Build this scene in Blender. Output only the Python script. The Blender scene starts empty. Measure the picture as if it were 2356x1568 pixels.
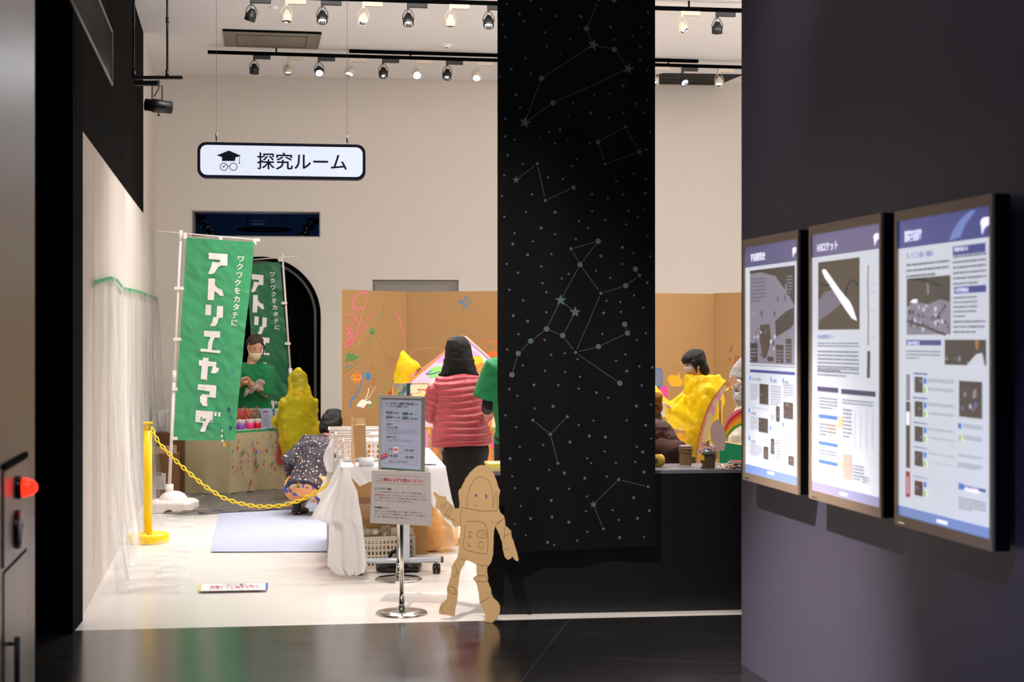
import bpy, bmesh, math, random
from mathutils import Vector, Matrix, noise

# ---------------------------------------------------------------- camera, world, light
F, CX, HY, CH = 3400.0, 1178.0, 775.0, 1.57      # focal length in pixels, vanishing column, eye level row, eye height
sc = bpy.context.scene
COL = sc.collection
cam = bpy.data.cameras.new('camera'); camo = bpy.data.objects.new('camera', cam); COL.objects.link(camo)
camo.location = (0, 0, CH); camo.rotation_euler = (math.radians(90), 0, 0)
cam.sensor_width = 36; cam.lens = F / 2356 * 36; cam.shift_y = -9 / 2356
cam.dof.use_dof = True; cam.dof.focus_distance = 11.5; cam.dof.aperture_fstop = 3.4
sc.camera = camo
world = bpy.data.worlds.new('world'); sc.world = world; world.use_nodes = True
world.node_tree.nodes['Background'].inputs[0].default_value = (0.35, 0.38, 0.5, 1)
world.node_tree.nodes['Background'].inputs[1].default_value = 0.02
sc.view_settings.view_transform = 'Standard'; sc.view_settings.look = 'None'
sc.view_settings.gamma = 1; sc.view_settings.use_curve_mapping = False
sc.view_settings.exposure = 0.34
SPOT_W = 84.0          # watts of one track lamp
def area(name, loc, size, w, col, aim, sy=None, spread=180):
    l = bpy.data.lights.new(name, 'AREA'); l.energy = w; l.color = col
    l.shape = 'RECTANGLE'; l.spread = math.radians(spread); l.size = size; l.size_y = sy or size
    o = bpy.data.objects.new(name, l); COL.objects.link(o); o.location = loc
    o.rotation_euler = (Vector(aim) - Vector(loc)).to_track_quat('-Z', 'Y').to_euler()
    return o
area('room_fill_light', (0.0, 11.0, 4.33), 4.4, 190, (1.0, .94, .89), (0.0, 14.0, 0.3), 1.6, 165)  # added ambient fill over the room, no lamp body behind it
area('room_side_fill', (3.4, 12.0, 4.33), 2.6, 135, (1.0, .94, .89), (2.6, 14.6, 0.5), 2.4, 165)  # unseen fill added to brighten the right-hand props
area('counter_fill', (1.5, 9.1, 4.33), 1.6, 60, (1.0, .94, .89), (1.6, 10.2, .8), 1.0, 120)  # added fill that lifts the craft items near the counter
area('hall_blue_light', (0.6, 1.0, 4.6), 1.6, 16, (.42, .48, 1.0), (2.0, 5.2, 0.6))
area('hall_warm_fill', (-0.6, 6.0, 4.8), .8, 14, (1.0, .80, .66), (.9, 7.4, .4))  # unseen warm fill added from the hall side
area('hall_left_fill', (-0.3, 2.6, 3.6), .7, 5, (.8, .88, 1.0), (-1.7, 4.7, 1.7))  # added fill to lighten the near left wall

def hall_spot(name, loc, aim, w, deg, col=(1, .92, .84), r=.06):
    l = bpy.data.lights.new(name, 'SPOT'); l.energy = w; l.color = col; l.spot_size = math.radians(deg); l.spot_blend = 1.0; l.shadow_soft_size = r
    o = bpy.data.objects.new(name, l); COL.objects.link(o); o.location = loc; o.rotation_euler = (Vector(aim) - Vector(loc)).to_track_quat('-Z', 'Y').to_euler()
hall_spot('threshold_fill_spot', (-.9, 5.0, 4.7), (-.3, 8.35, .75), 850, 42)  # unseen spot added to brighten the astronaut and notices
hall_spot('threshold_fill_spot', (.9, 5.2, 4.7), (.9, 8.5, .1), 160, 30)  # second added fill spot, for the counter front and floor strip
hall_spot('right_wall_fill_spot', (-1.0, 4.6, 4.6), (1.22, 6.5, -.75), 2600, 28, (1, .90, .86))  # unseen spot added to lift the lower part of the right wall
hall_spot('right_wall_blue_spot', (-.6, 1.8, 4.4), (1.75, 4.2, -.3), 420, 34, (.42, .46, 1))
hall_spot('left_wall_fill_spot', (.9, 2.6, 4.0), (-1.75, 4.5, 1.25), 90, 14, (1, .55, .36))  # added warm spot that tints the near left wall

# ---------------------------------------------------------------- helpers
def at(px, py, d): return Vector(((px - CX) / F * d, d, CH - (py - HY) / F * d))
def ground(px, py, z=0.0): return at(px, py, (CH - z) * F / (py - HY))
def lin(h):
    if isinstance(h, str):
        h = h.lstrip('#'); c = [int(h[i:i+2], 16) / 255 for i in (0, 2, 4)]
    else: c = [v / 255 for v in h]
    return tuple(v / 12.92 if v <= .04045 else ((v + .055) / 1.055) ** 2.4 for v in c) + (1.0,)
MATS = {}
def nt(m): return m.node_tree.nodes, m.node_tree.links
def mat(name, col, rough=.6, metal=0, emit=0, ecol=None, bump=0, bscale=60, spec=.5, vary=0, vscale=3, coat=0, sheen=0, ridged=0, alpha=None, stretch=(1,1,1)):
    if name in MATS: return MATS[name]
    m = bpy.data.materials.new(name); m.use_nodes = True; n, l = nt(m); b = n['Principled BSDF']
    c = lin(col)
    b.inputs['Base Color'].default_value = c; b.inputs['Roughness'].default_value = rough
    b.inputs['Metallic'].default_value = metal; b.inputs['Specular IOR Level'].default_value = spec
    if coat: b.inputs['Coat Weight'].default_value = coat; b.inputs['Coat Roughness'].default_value = .12
    if sheen: b.inputs['Sheen Weight'].default_value = sheen
    if alpha is not None: b.inputs['Alpha'].default_value = alpha
    if emit:
        b.inputs['Emission Color'].default_value = lin(ecol or col); b.inputs['Emission Strength'].default_value = emit
    if vary or bump:
        tc = n.new('ShaderNodeTexCoord'); mp = n.new('ShaderNodeMapping'); mp.inputs['Scale'].default_value = stretch
        l.new(tc.outputs['Object'], mp.inputs[0])
    if vary:
        t = n.new('ShaderNodeTexNoise'); t.inputs['Scale'].default_value = vscale; t.inputs['Detail'].default_value = 5
        l.new(mp.outputs[0], t.inputs['Vector'])
        r = n.new('ShaderNodeMix'); r.data_type = 'RGBA'
        r.inputs['A'].default_value = tuple(v * (1 - vary) for v in c[:3]) + (1,)
        r.inputs['B'].default_value = tuple(min(1, v * (1 + vary)) for v in c[:3]) + (1,)
        l.new(t.outputs['Fac'], r.inputs['Factor']); l.new(r.outputs['Result'], b.inputs['Base Color'])
    if bump:
        t = n.new('ShaderNodeTexNoise'); t.inputs['Scale'].default_value = bscale; t.inputs['Detail'].default_value = 4
        l.new(mp.outputs[0], t.inputs['Vector'])
        bp = n.new('ShaderNodeBump'); bp.inputs['Strength'].default_value = bump; bp.inputs['Distance'].default_value = .01 + ridged
        if ridged: t.noise_type = 'RIDGED_MULTIFRACTAL'; t.inputs['Distortion'].default_value = .8
        l.new(t.outputs['Fac'], bp.inputs['Height']); l.new(bp.outputs[0], b.inputs['Normal'])
    MATS[name] = m; return m
def film(name, tint='#ffffff', base=.10, amp=.75, scale=6, stretch=(3, 3, .5), power=3, detail=6):
    """thin clear plastic sheet: mostly see-through, milky where it creases"""
    if name in MATS: return MATS[name]
    m = bpy.data.materials.new(name); m.use_nodes = True; n, l = nt(m); n.remove(n['Principled BSDF']); out = n['Material Output']
    tr = n.new('ShaderNodeBsdfTransparent'); tr.inputs[0].default_value = (.97, .97, .97, 1)
    df = n.new('ShaderNodeBsdfPrincipled'); df.inputs['Base Color'].default_value = lin(tint); df.inputs['Roughness'].default_value = .18
    tc = n.new('ShaderNodeTexCoord'); mp = n.new('ShaderNodeMapping'); mp.inputs['Scale'].default_value = stretch
    l.new(tc.outputs['Object'], mp.inputs[0])
    t = n.new('ShaderNodeTexNoise'); t.inputs['Scale'].default_value = scale; t.inputs['Detail'].default_value = detail; t.inputs['Distortion'].default_value = .6
    l.new(mp.outputs[0], t.inputs['Vector'])
    a = n.new('ShaderNodeMath'); a.operation = 'MULTIPLY'; a.inputs[1].default_value = 1.45; l.new(t.outputs['Fac'], a.inputs[0])
    p = n.new('ShaderNodeMath'); p.operation = 'POWER'; p.inputs[1].default_value = power; l.new(a.outputs[0], p.inputs[0])
    q = n.new('ShaderNodeMath'); q.operation = 'MULTIPLY_ADD'; q.inputs[1].default_value = amp; q.inputs[2].default_value = base; q.use_clamp = True
    l.new(p.outputs[0], q.inputs[0])
    bp = n.new('ShaderNodeBump'); bp.inputs['Strength'].default_value = .9; bp.inputs['Distance'].default_value = .03
    l.new(t.outputs['Fac'], bp.inputs['Height']); l.new(bp.outputs[0], df.inputs['Normal'])
    mx = n.new('ShaderNodeMixShader'); l.new(q.outputs[0], mx.inputs[0]); l.new(tr.outputs[0], mx.inputs[1]); l.new(df.outputs[0], mx.inputs[2])
    l.new(mx.outputs[0], out.inputs[0]); MATS[name] = m; return m
def veil(name, col, see=.35, trans=.4, rough=.25, bump=.5, bscale=14):
    """translucent coloured plastic or thin cloth (raincoats, draped sheet, bin bag)"""
    if name in MATS: return MATS[name]
    m = bpy.data.materials.new(name); m.use_nodes = True; n, l = nt(m); df = n['Principled BSDF']; out = n['Material Output']
    df.inputs['Base Color'].default_value = lin(col); df.inputs['Roughness'].default_value = rough
    tl = n.new('ShaderNodeBsdfTranslucent'); tl.inputs[0].default_value = lin(col)
    tr = n.new('ShaderNodeBsdfTransparent'); tr.inputs[0].default_value = tuple(.35 + .65 * v for v in lin(col)[:3]) + (1,)
    tc = n.new('ShaderNodeTexCoord'); t = n.new('ShaderNodeTexNoise'); t.inputs['Scale'].default_value = bscale; t.inputs['Detail'].default_value = 5; t.inputs['Distortion'].default_value = 1.2
    l.new(tc.outputs['Object'], t.inputs['Vector'])
    bp = n.new('ShaderNodeBump'); bp.inputs['Strength'].default_value = bump; bp.inputs['Distance'].default_value = .03
    l.new(t.outputs['Fac'], bp.inputs['Height']); l.new(bp.outputs[0], df.inputs['Normal']); l.new(bp.outputs[0], tl.inputs['Normal'])
    a = n.new('ShaderNodeMixShader'); a.inputs[0].default_value = trans; l.new(df.outputs[0], a.inputs[1]); l.new(tl.outputs[0], a.inputs[2])
    b = n.new('ShaderNodeMixShader'); b.inputs[0].default_value = see; l.new(a.outputs[0], b.inputs[1]); l.new(tr.outputs[0], b.inputs[2])
    l.new(b.outputs[0], out.inputs[0]); MATS[name] = m; return m
def speckle(name, base, cols, scale=30, rad=.28, rough=.7, blobs=None):
    """printed fabric: voronoi dots in random colours on a base colour, optionally broad blobs"""
    if name in MATS: return MATS[name]
    m = bpy.data.materials.new(name); m.use_nodes = True; n, l = nt(m); b = n['Principled BSDF']; b.inputs['Roughness'].default_value = rough
    tc = n.new('ShaderNodeTexCoord'); cur = None
    base_node = n.new('ShaderNodeRGB'); base_node.outputs[0].default_value = lin(base); cur = base_node.outputs[0]
    for i, (sc_, rd) in enumerate(((scale, rad), (scale * 1.9, rad * .8)) if not blobs else ((scale, rad),)):
        v = n.new('ShaderNodeTexVoronoi'); v.inputs['Scale'].default_value = sc_; l.new(tc.outputs['Object'], v.inputs['Vector'])
        lt = n.new('ShaderNodeMath'); lt.operation = 'LESS_THAN'; lt.inputs[1].default_value = rd; l.new(v.outputs['Distance'], lt.inputs[0])
        sp = n.new('ShaderNodeSeparateColor'); l.new(v.outputs['Color'], sp.inputs[0])
        cr = n.new('ShaderNodeValToRGB'); cr.color_ramp.interpolation = 'CONSTANT'
        while len(cr.color_ramp.elements) < len(cols): cr.color_ramp.elements.new(.5)
        for k, c in enumerate(cols):
            e = cr.color_ramp.elements[k]; e.position = k / len(cols); e.color = lin(c)
        l.new(sp.outputs[0], cr.inputs[0])
        if blobs:
            d = n.new('ShaderNodeTexNoise'); d.inputs['Scale'].default_value = blobs; l.new(tc.outputs['Object'], d.inputs['Vector'])
            mm = n.new('ShaderNodeMixRGB'); mm.inputs[0].default_value = .35; l.new(tc.outputs['Object'], mm.inputs[1]); l.new(d.outputs['Color'], mm.inputs[2]); l.new(mm.outputs[0], v.inputs['Vector'])
        mx = n.new('ShaderNodeMix'); mx.data_type = 'RGBA'; l.new(lt.outputs[0], mx.inputs['Factor']); l.new(cur, mx.inputs['A']); l.new(cr.outputs[0], mx.inputs['B'])
        cur = mx.outputs['Result']
    l.new(cur, b.inputs['Base Color']); MATS[name] = m; return m

def tag(o, label=None, cat=None, group=None, kind=None):
    if label: o['label'] = label
    if cat: o['category'] = cat
    if group: o['group'] = group
    if kind: o['kind'] = kind
    return o
def thing(name, label, cat, loc=(0, 0, 0), rz=0, group=None):
    o = bpy.data.objects.new(name, None); COL.objects.link(o); o.location = loc; o.rotation_euler = (0, 0, rz)
    o.empty_display_size = .1
    o['_m'] = 1; del o['_m']
    return tag(o, label, cat, group)

class Pl:
    """vertical (or leaning) plane in the room: a, b two ground points from left to right"""
    def __init__(s, a, b, tilt=0, z=0):
        a = Vector((a[0], a[1], z)); b = Vector((b[0], b[1], z)); s.O = a; s.U = (b - a).normalized(); s.L = (b - a).length
        n = s.U.cross(Vector((0, 0, 1)))
        s.V = (Vector((0, 0, 1)) * math.cos(tilt) - n * math.sin(tilt)).normalized(); s.N = s.U.cross(s.V)
    def uv(s, px, py):
        C = Vector((0, 0, CH)); d = Vector(((px - CX) / F, 1, -(py - HY) / F))
        p = C + d * ((s.O - C).dot(s.N) / d.dot(s.N)) - s.O
        return (p.dot(s.U), p.dot(s.V))
    def pt(s, u, v, off=0): return s.O + s.U * u + s.V * v + s.N * off
    def at(s, px, py, off=0): return s.pt(*s.uv(px, py), off)

def smooth(pts, closed=False, n=5):
    """Catmull-Rom curve through the points"""
    if len(pts) < 3: return list(pts)
    P = [Vector(p) for p in pts]; out = []; m = len(P)
    for i in range(m if closed else m - 1):
        if closed: a, b, c, d = P[i - 1], P[i], P[(i + 1) % m], P[(i + 2) % m]
        else: a, b, c, d = P[max(0, i - 1)], P[i], P[i + 1], P[min(m - 1, i + 2)]
        for j in range(n):
            t = j / n; out.append(.5 * (2 * b + (c - a) * t + (2 * a - 5 * b + 4 * c - d) * t * t + (3 * b - 3 * c + d - a) * t ** 3))
    if not closed: out.append(P[-1])
    return out

class MB:
    def __init__(s): s.bm = bmesh.new(); s.mats = []
    def mi(s, m):
        if m not in s.mats: s.mats.append(m)
        return s.mats.index(m)
    def face(s, pts, m, smooth=False):
        f = s.bm.faces.new([s.bm.verts.new(p) for p in pts]); f.material_index = s.mi(m); f.smooth = smooth; return f
    def mesh(s, vs, fs, m, smooth=False):
        vv = [s.bm.verts.new(v) for v in vs]; k = s.mi(m)
        for f in fs:
            try:
                ff = s.bm.faces.new([vv[i] for i in f]); ff.material_index = k; ff.smooth = smooth
            except ValueError: pass
    def box(s, c, size, m, rz=0, rot=None, bev=0):
        c = Vector(c); h = Vector(size) / 2; R = rot or Matrix.Rotation(rz, 3, 'Z')
        if bev:
            b = bmesh.new(); bmesh.ops.create_cube(b, size=1)
            for v in b.verts: v.co = Vector((v.co.x * size[0], v.co.y * size[1], v.co.z * size[2]))
            bmesh.ops.bevel(b, geom=b.edges[:], offset=bev, segments=2, profile=.5, affect='EDGES')
            b.verts.index_update()
            s.mesh([c + R @ v.co for v in b.verts], [[v.index for v in f.verts] for f in b.faces], m); b.free(); return
        vs = [c + R @ Vector((x * h.x, y * h.y, z * h.z)) for x in (-1, 1) for y in (-1, 1) for z in (-1, 1)]
        s.mesh(vs, [(0, 1, 3, 2), (4, 6, 7, 5), (0, 4, 5, 1), (2, 3, 7, 6), (0, 2, 6, 4), (1, 5, 7, 3)], m)
    def rings(s, rings, m, cap=True, smooth=True, closed=False):
        vs = [p for r in rings for p in r]; n = len(rings[0]); fs = []
        R = len(rings)
        for i in range(R if closed else R - 1):
            a, b = i * n, ((i + 1) % R) * n
            for j in range(n): k = (j + 1) % n; fs.append((a + j, a + k, b + k, b + j))
        if cap and not closed: fs.append(tuple(range(n))[::-1]); fs.append(tuple(range((R - 1) * n, R * n)))
        s.mesh(vs, fs, m, smooth)
    def tube(s, pts, r, m, seg=8, cap=True, smooth=True):
        pts = [Vector(p) for p in pts]; rs = r if isinstance(r, (list, tuple)) else [r] * len(pts); rings = []; up = None
        for i, p in enumerate(pts):
            t = (pts[min(i + 1, len(pts) - 1)] - pts[max(i - 1, 0)]).normalized()
            if up is None: up = Vector((0, 0, 1)) if abs(t.z) < .9 else Vector((1, 0, 0))
            a = (up - t * up.dot(t)).normalized(); up = a; b = t.cross(a)
            rings.append([p + (a * math.cos(q) + b * math.sin(q)) * rs[i] for q in (2 * math.pi * j / seg for j in range(seg))])
        s.rings(rings, m, cap, smooth)
    def lathe(s, prof, c, m, seg=24, rot=None, smooth=True, cap=True):
        c = Vector(c); R = rot or Matrix.Identity(3)
        s.rings([[c + R @ Vector((r * math.cos(a), r * math.sin(a), z)) for a in (2 * math.pi * j / seg for j in range(seg))] for r, z in prof], m, cap, smooth)
    def loft(s, secs, lat, m, seg=20, smooth=True):
        """secs: (centre, half width, half depth)"""
        lat = Vector(lat); rings = []; n = len(secs); cs = [Vector(q[0]) for q in secs]
        for i in range(n):
            t = cs[min(i + 1, n - 1)] - cs[max(i - 1, 0)]
            t = t.normalized() if t.length > 1e-6 else Vector((0, 0, 1))
            a = lat - t * lat.dot(t)
            if a.length < 1e-3: a = Vector((0, 1, 0)) - t * t.y
            a.normalize(); b = t.cross(a)
            rings.append([cs[i] + a * math.cos(q) * secs[i][1] + b * math.sin(q) * secs[i][2] for q in (2 * math.pi * j / seg for j in range(seg))])
        s.rings(rings, m, True, smooth)
    def ball(s, c, r, m, rot=None, seg=16):
        r = Vector((r, r, r)) if not hasattr(r, '__len__') else Vector(r); c = Vector(c); R = rot or Matrix.Identity(3); rings = []
        k = seg // 2 + 1
        for i in range(k + 1):
            th = math.pi * (i + .02) / (k + .04)
            rings.append([c + R @ Vector((r.x * math.sin(th) * math.cos(a), r.y * math.sin(th) * math.sin(a), -r.z * math.cos(th))) for a in (2 * math.pi * j / seg for j in range(seg))])
        s.rings(rings, m)
    # drawing on a plane
    def poly(s, pl, uv, m, off=.001): return s.face([pl.pt(u, v, off) for u, v in uv], m)
    def rect(s, pl, u0, v0, u1, v1, m, off=.001): return s.poly(pl, [(u0, v0), (u1, v0), (u1, v1), (u0, v1)], m, off)
    def pxpoly(s, pl, pts, m, off=.001): return s.poly(pl, [pl.uv(*p) for p in pts], m, off)
    def pxrect(s, pl, x0, y0, x1, y1, m, off=.001):
        a = pl.uv(x0, y0); b = pl.uv(x1, y1); return s.rect(pl, a[0], b[1], b[0], a[1], m, off)
    def slab(s, pl, uv, th, m, off=0, me=None):
        a = [pl.pt(u, v, off + th) for u, v in uv]; b = [pl.pt(u, v, off) for u, v in uv]; n = len(uv)
        s.face(a, m); s.face(b[::-1], m)
        for i in range(n): s.face([a[i], b[i], b[(i + 1) % n], a[(i + 1) % n]], me or m)
    def disc(s, pl, u, v, r, m, off=.001, n=14, ry=None):
        s.poly(pl, [(u + r * math.cos(2 * math.pi * i / n), v + (ry or r) * math.sin(2 * math.pi * i / n)) for i in range(n)], m, off)
    def star(s, pl, u, v, r, m, off=.001, rot=0, k=.42):
        s.poly(pl, [(u + (r if i % 2 == 0 else r * k) * math.sin(rot + math.pi * i / 5), v + (r if i % 2 == 0 else r * k) * math.cos(rot + math.pi * i / 5)) for i in range(10)], m, off)
    def ribbon(s, pl, uv, w, m, off=.001, closed=False):
        uv = [Vector(p) for p in uv]
        if closed: uv = uv + [uv[0]]
        n = len(uv); ws = w if isinstance(w, (list, tuple)) else [w] * n; L = []; R = []
        for i, p in enumerate(uv):
            t = uv[min(i + 1, n - 1)] - uv[max(i - 1, 0)]
            if closed and i in (0, n - 1): t = uv[1] - uv[n - 2]
            if t.length < 1e-9: t = Vector((1, 0))
            t.normalize(); q = Vector((-t.y, t.x)) * ws[i] / 2
            L.append(p + q); R.append(p - q)
        for i in range(n - 1): s.poly(pl, [L[i], L[i + 1], R[i + 1], R[i]], m, off)
    def pxrib(s, pl, pts, w, m, off=.001, closed=False): s.ribbon(pl, [pl.uv(*p) for p in pts], w, m, off, closed)
    def text(s, pl, body, u, v, size, m, off=.001, w=None, bold=0, align='L', rot=0):
        """u, v: left (or centre) edge and vertical middle of the line"""
        vs, fs, (x0, x1) = glyphs(body, bold, 3 if size < .03 else 6)
        k = size; kx = size if w is None else w / max(1e-6, x1 - x0); c, sn = math.cos(rot), math.sin(rot)
        sh = -x0 * kx if align == 'L' else -(x0 + x1) / 2 * kx
        P = []
        for x, y in vs:
            X = x * kx + sh; Y = (y - .36) * k; P.append(pl.pt(u + X * c - Y * sn, v + X * sn + Y * c, off))
        s.mesh(P, fs, m)
        if bold > .012:      # heavier strokes: the same outline again, shifted by a hair
            d = pl.U * size * .02; s.mesh([p + d + pl.N * .0001 for p in P], fs, m)
    def build(s, name, parent=None, merge=False):
        me = bpy.data.meshes.new(name)
        if merge: bmesh.ops.remove_doubles(s.bm, verts=s.bm.verts[:], dist=1e-4)
        s.bm.to_mesh(me); s.bm.free()
        for m in s.mats: me.materials.append(m)
        o = bpy.data.objects.new(name, me); COL.objects.link(o)
        if parent is not None:
            o.parent = parent
            o.matrix_parent_inverse = Matrix.LocRotScale(parent.location, parent.rotation_euler, None).inverted() if parent.get('wp') is None else Matrix.Identity(4)
        return o
    def local(s, name, parent=None):
        """build in the parent's own coordinates"""
        me = bpy.data.meshes.new(name); s.bm.to_mesh(me); s.bm.free()
        for m in s.mats: me.materials.append(m)
        o = bpy.data.objects.new(name, me); COL.objects.link(o); o.parent = parent; return o
GL = {}
def glyphs(body, bold, res):
    bold = min(bold, .012); key = (body, bold, res)
    if key in GL: return GL[key]
    cu = bpy.data.curves.new('t', 'FONT'); cu.body = body; cu.size = 1; cu.resolution_u = res; cu.offset = bold; cu.fill_mode = 'FRONT'
    ob = bpy.data.objects.new('t', cu); COL.objects.link(ob)
    me = bpy.data.meshes.new_from_object(ob.evaluated_get(bpy.context.evaluated_depsgraph_get()))
    vs = [(v.co.x, v.co.y) for v in me.vertices]; fs = [tuple(p.vertices) for p in me.polygons]
    bpy.data.objects.remove(ob); bpy.data.curves.remove(cu); bpy.data.meshes.remove(me)
    xs = [v[0] for v in vs] or [0, 1]
    GL[key] = (vs, fs, (min(xs), max(xs))); return GL[key]
def remesh(mb, voxel, smooth=3):
    """fuse every closed shape in mb into one continuous surface"""
    me = bpy.data.meshes.new('r'); bmesh.ops.recalc_face_normals(mb.bm, faces=mb.bm.faces[:]); mb.bm.to_mesh(me); mb.bm.free()
    o = bpy.data.objects.new('r', me); COL.objects.link(o)
    r = o.modifiers.new('r', 'REMESH'); r.mode = 'VOXEL'; r.voxel_size = voxel; r.use_smooth_shade = True
    if smooth: q = o.modifiers.new('s', 'SMOOTH'); q.iterations = smooth; q.factor = .5
    out = bpy.data.meshes.new_from_object(o.evaluated_get(bpy.context.evaluated_depsgraph_get()))
    bpy.data.objects.remove(o); bpy.data.meshes.remove(me)
    return out
def fused(mb, name, m, parent, voxel=.01, smooth=3, wr=0, ws=8, extra=()):
    me = remesh(mb, voxel, smooth); me.name = name
    me.materials.clear()
    for q in (m,) + tuple(extra): me.materials.append(q)
    for p in me.polygons: p.use_smooth = True; p.material_index = 0
    if wr:
        nn = [v.normal.copy() for v in me.vertices]
        for v, n in zip(me.vertices, nn):
            v.co += n * wr * noise.turbulence(v.co * ws, 3, False)
    o = bpy.data.objects.new(name, me); COL.objects.link(o)
    if parent is not None: o.parent = parent; o.matrix_parent_inverse = Matrix.LocRotScale(parent.location, parent.rotation_euler, None).inverted()
    return o
def struct(mb, name, parent=None):
    o = mb.build(name, parent)
    if parent is None: o['kind'] = 'structure'
    return o
def rotz(a): return Matrix.Rotation(a, 3, 'Z')
A7 = math.radians(7)
# ---------------------------------------------------------------- the shell of the place
M_wall = mat('white_wall', '#d8d0c8', .75, bump=.05, bscale=90, vary=.02)
M_ceil = mat('white_ceiling', '#efeef0', .8, vary=.02)
M_floorw = mat('white_floor', '#ebe5e0', .22, vary=.02, spec=.5)
M_black = mat('black_paint', '#020203', .9, spec=.05)
M_blackm = mat('black_satin', '#0b0c0e', .4)
M_seam = mat('seam', '#3a3430', .8)
M_grey = mat('grey_paint', '#8d8680', .6)
M_dgrey = mat('dark_grey', '#3c3a38', .5)
TH = (-.1844, .9828)                                     # direction of the corridor walls
L0 = Vector((-2.343, 7.91))
def lw(d): return Vector((L0.x - .1844 / .9828 * (d - L0.y), d))   # left wall line at depth d
BW = Pl((-4.2, 15.9), (7.8, 17.37)); BW = Pl(at(375, 775, 16.0)[:2], at(1700, 775, 16.65)[:2])   # back wall
TP = Pl((-2.343, 7.91), (1.29, 8.367))                    # threshold line
ZC = 4.41

mb = MB()   # white room floor
a = TP.pt(-.0, 0); b = TP.pt(9.0, 0); c = BW.pt(7.6, 0, -.3); d0 = BW.pt(-.6, 0, -.3)
mb.mesh([a - TP.U * 1.2, b, c, d0] + [q - Vector((0, 0, .12)) for q in (a - TP.U * 1.2, b, c, d0)], [(0, 1, 2, 3), (7, 6, 5, 4), (0, 4, 5, 1), (1, 5, 6, 2), (2, 6, 7, 3), (3, 7, 4, 0)], M_floorw)
for y_ in (1.35, 3.15, 4.95):
    q0 = a + Vector((-.12, 1, 0)).normalized() * y_
    mb.face([q0 + Vector((0, 0, .0006)), q0 + TP.U * 8 + Vector((0, 0, .0006)), q0 + TP.U * 8 + Vector((0, .004, .0006)), q0 + Vector((0, .004, .0006))], mat('floor_seam', '#b8aea4', .6))
struct(mb, 'floor')
# dark hall floor: large tiles
mt = bpy.data.materials.new('dark_tile'); mt.use_nodes = True; n, l = nt(mt); b_ = n['Principled BSDF']
b_.inputs['Roughness'].default_value = .27; b_.inputs['Specular IOR Level'].default_value = .5; b_.inputs['IOR'].default_value = 2.9
tc = n.new('ShaderNodeTexCoord'); mp = n.new('ShaderNodeMapping'); mp.inputs['Rotation'].default_value = (0, 0, math.radians(10.6)); l.new(tc.outputs['Object'], mp.inputs[0])
br = n.new('ShaderNodeTexBrick'); br.offset = .0; br.inputs['Scale'].default_value = 1; br.inputs['Brick Width'].default_value = 1.2; br.inputs['Row Height'].default_value = .6
br.inputs['Mortar Size'].default_value = .0022; br.inputs['Color1'].default_value = lin('#1b1a1a'); br.inputs['Color2'].default_value = lin('#1e1d1d'); br.inputs['Mortar'].default_value = lin('#4a4642')
l.new(mp.outputs[0], br.inputs[0]); l.new(br.outputs[0], b_.inputs['Base Color'])
ns = n.new('ShaderNodeTexNoise'); ns.inputs['Scale'].default_value = 2.2; ns.inputs['Detail'].default_value = 6; mp2 = n.new('ShaderNodeMapping'); mp2.inputs['Scale'].default_value = (1, 9, 1); l.new(tc.outputs['Object'], mp2.inputs[0]); l.new(mp2.outputs[0], ns.inputs[0])
mr = n.new('ShaderNodeMapRange'); mr.inputs['To Min'].default_value = .15; mr.inputs['To Max'].default_value = .24; l.new(ns.outputs['Fac'], mr.inputs[0]); l.new(mr.outputs[0], b_.inputs['Roughness'])
mb = MB(); q = [Vector((-6, -2.5, 0)), Vector((8, -2.5, 0)), TP.pt(9.0, 0), TP.pt(-4, 0)]
mb.mesh(q + [v - Vector((0, 0, .1)) for v in q], [(0, 1, 2, 3), (7, 6, 5, 4), (0, 4, 5, 1), (1, 5, 6, 2), (2, 6, 7, 3), (3, 7, 4, 0)], mt)
struct(mb, 'floor_hall')
# walls of the white room
def wall_slab(mb, p, q, z0, z1, th, m, side=1):
    """upright slab between ground points p and q, thickness th to the side away from the room"""
    p = Vector((p[0], p[1], 0)); q = Vector((q[0], q[1], 0)); u = (q - p).normalized(); nn = Vector((-u.y, u.x, 0)) * side
    vs = [p, q, q + nn * th, p + nn * th]
    vs = [v + Vector((0, 0, z0)) for v in vs] + [v + Vector((0, 0, z1)) for v in vs]
    mb.mesh(vs, [(3, 2, 1, 0), (4, 5, 6, 7), (0, 1, 5, 4), (1, 2, 6, 5), (2, 3, 7, 6), (3, 0, 4, 7)], m)
mb = MB()
wall_slab(mb, lw(7.91), lw(13.8), 0, 2.733, .25, M_wall)
wall_slab(mb, lw(13.8), lw(16.4), 0, ZC + .1, .25, M_wall)
for dd in (8.97, 9.42, 10.0, 11.4, 12.9):
    p = lw(dd); q = lw(dd + .006); nn = Vector((.004, 0, 0))
    mb.face([Vector((p.x + .002, p.y, 0.1)), Vector((q.x + .002, q.y, 0.1)), Vector((q.x + .002, q.y, 2.73)), Vector((p.x + .002, p.y, 2.73))], M_seam)
struct(mb, 'wall_left')
mb = MB()   # black upper wall over the white panels, proud by a hair, and the dark end wall of the hall
off = Vector((.006, 0))
wall_slab(mb, lw(7.91) + off, lw(13.8) + off, 2.733, ZC, .26, M_black)
struct(mb, 'wall_left_upper')
mb = MB()
e = lw(7.84)
wall_slab(mb, (e.x - 1.6, e.y - .22), (e.x, e.y), 0, 5.6, .35, M_black)
struct(mb, 'wall_hall_end')
mb = MB(); wall_slab(mb, lw(8.0) + Vector((.004, 0)), lw(9.0) + Vector((.004, 0)), 0.0, .17, .008, M_wall)
struct(mb, 'baseboard_left')
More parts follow.
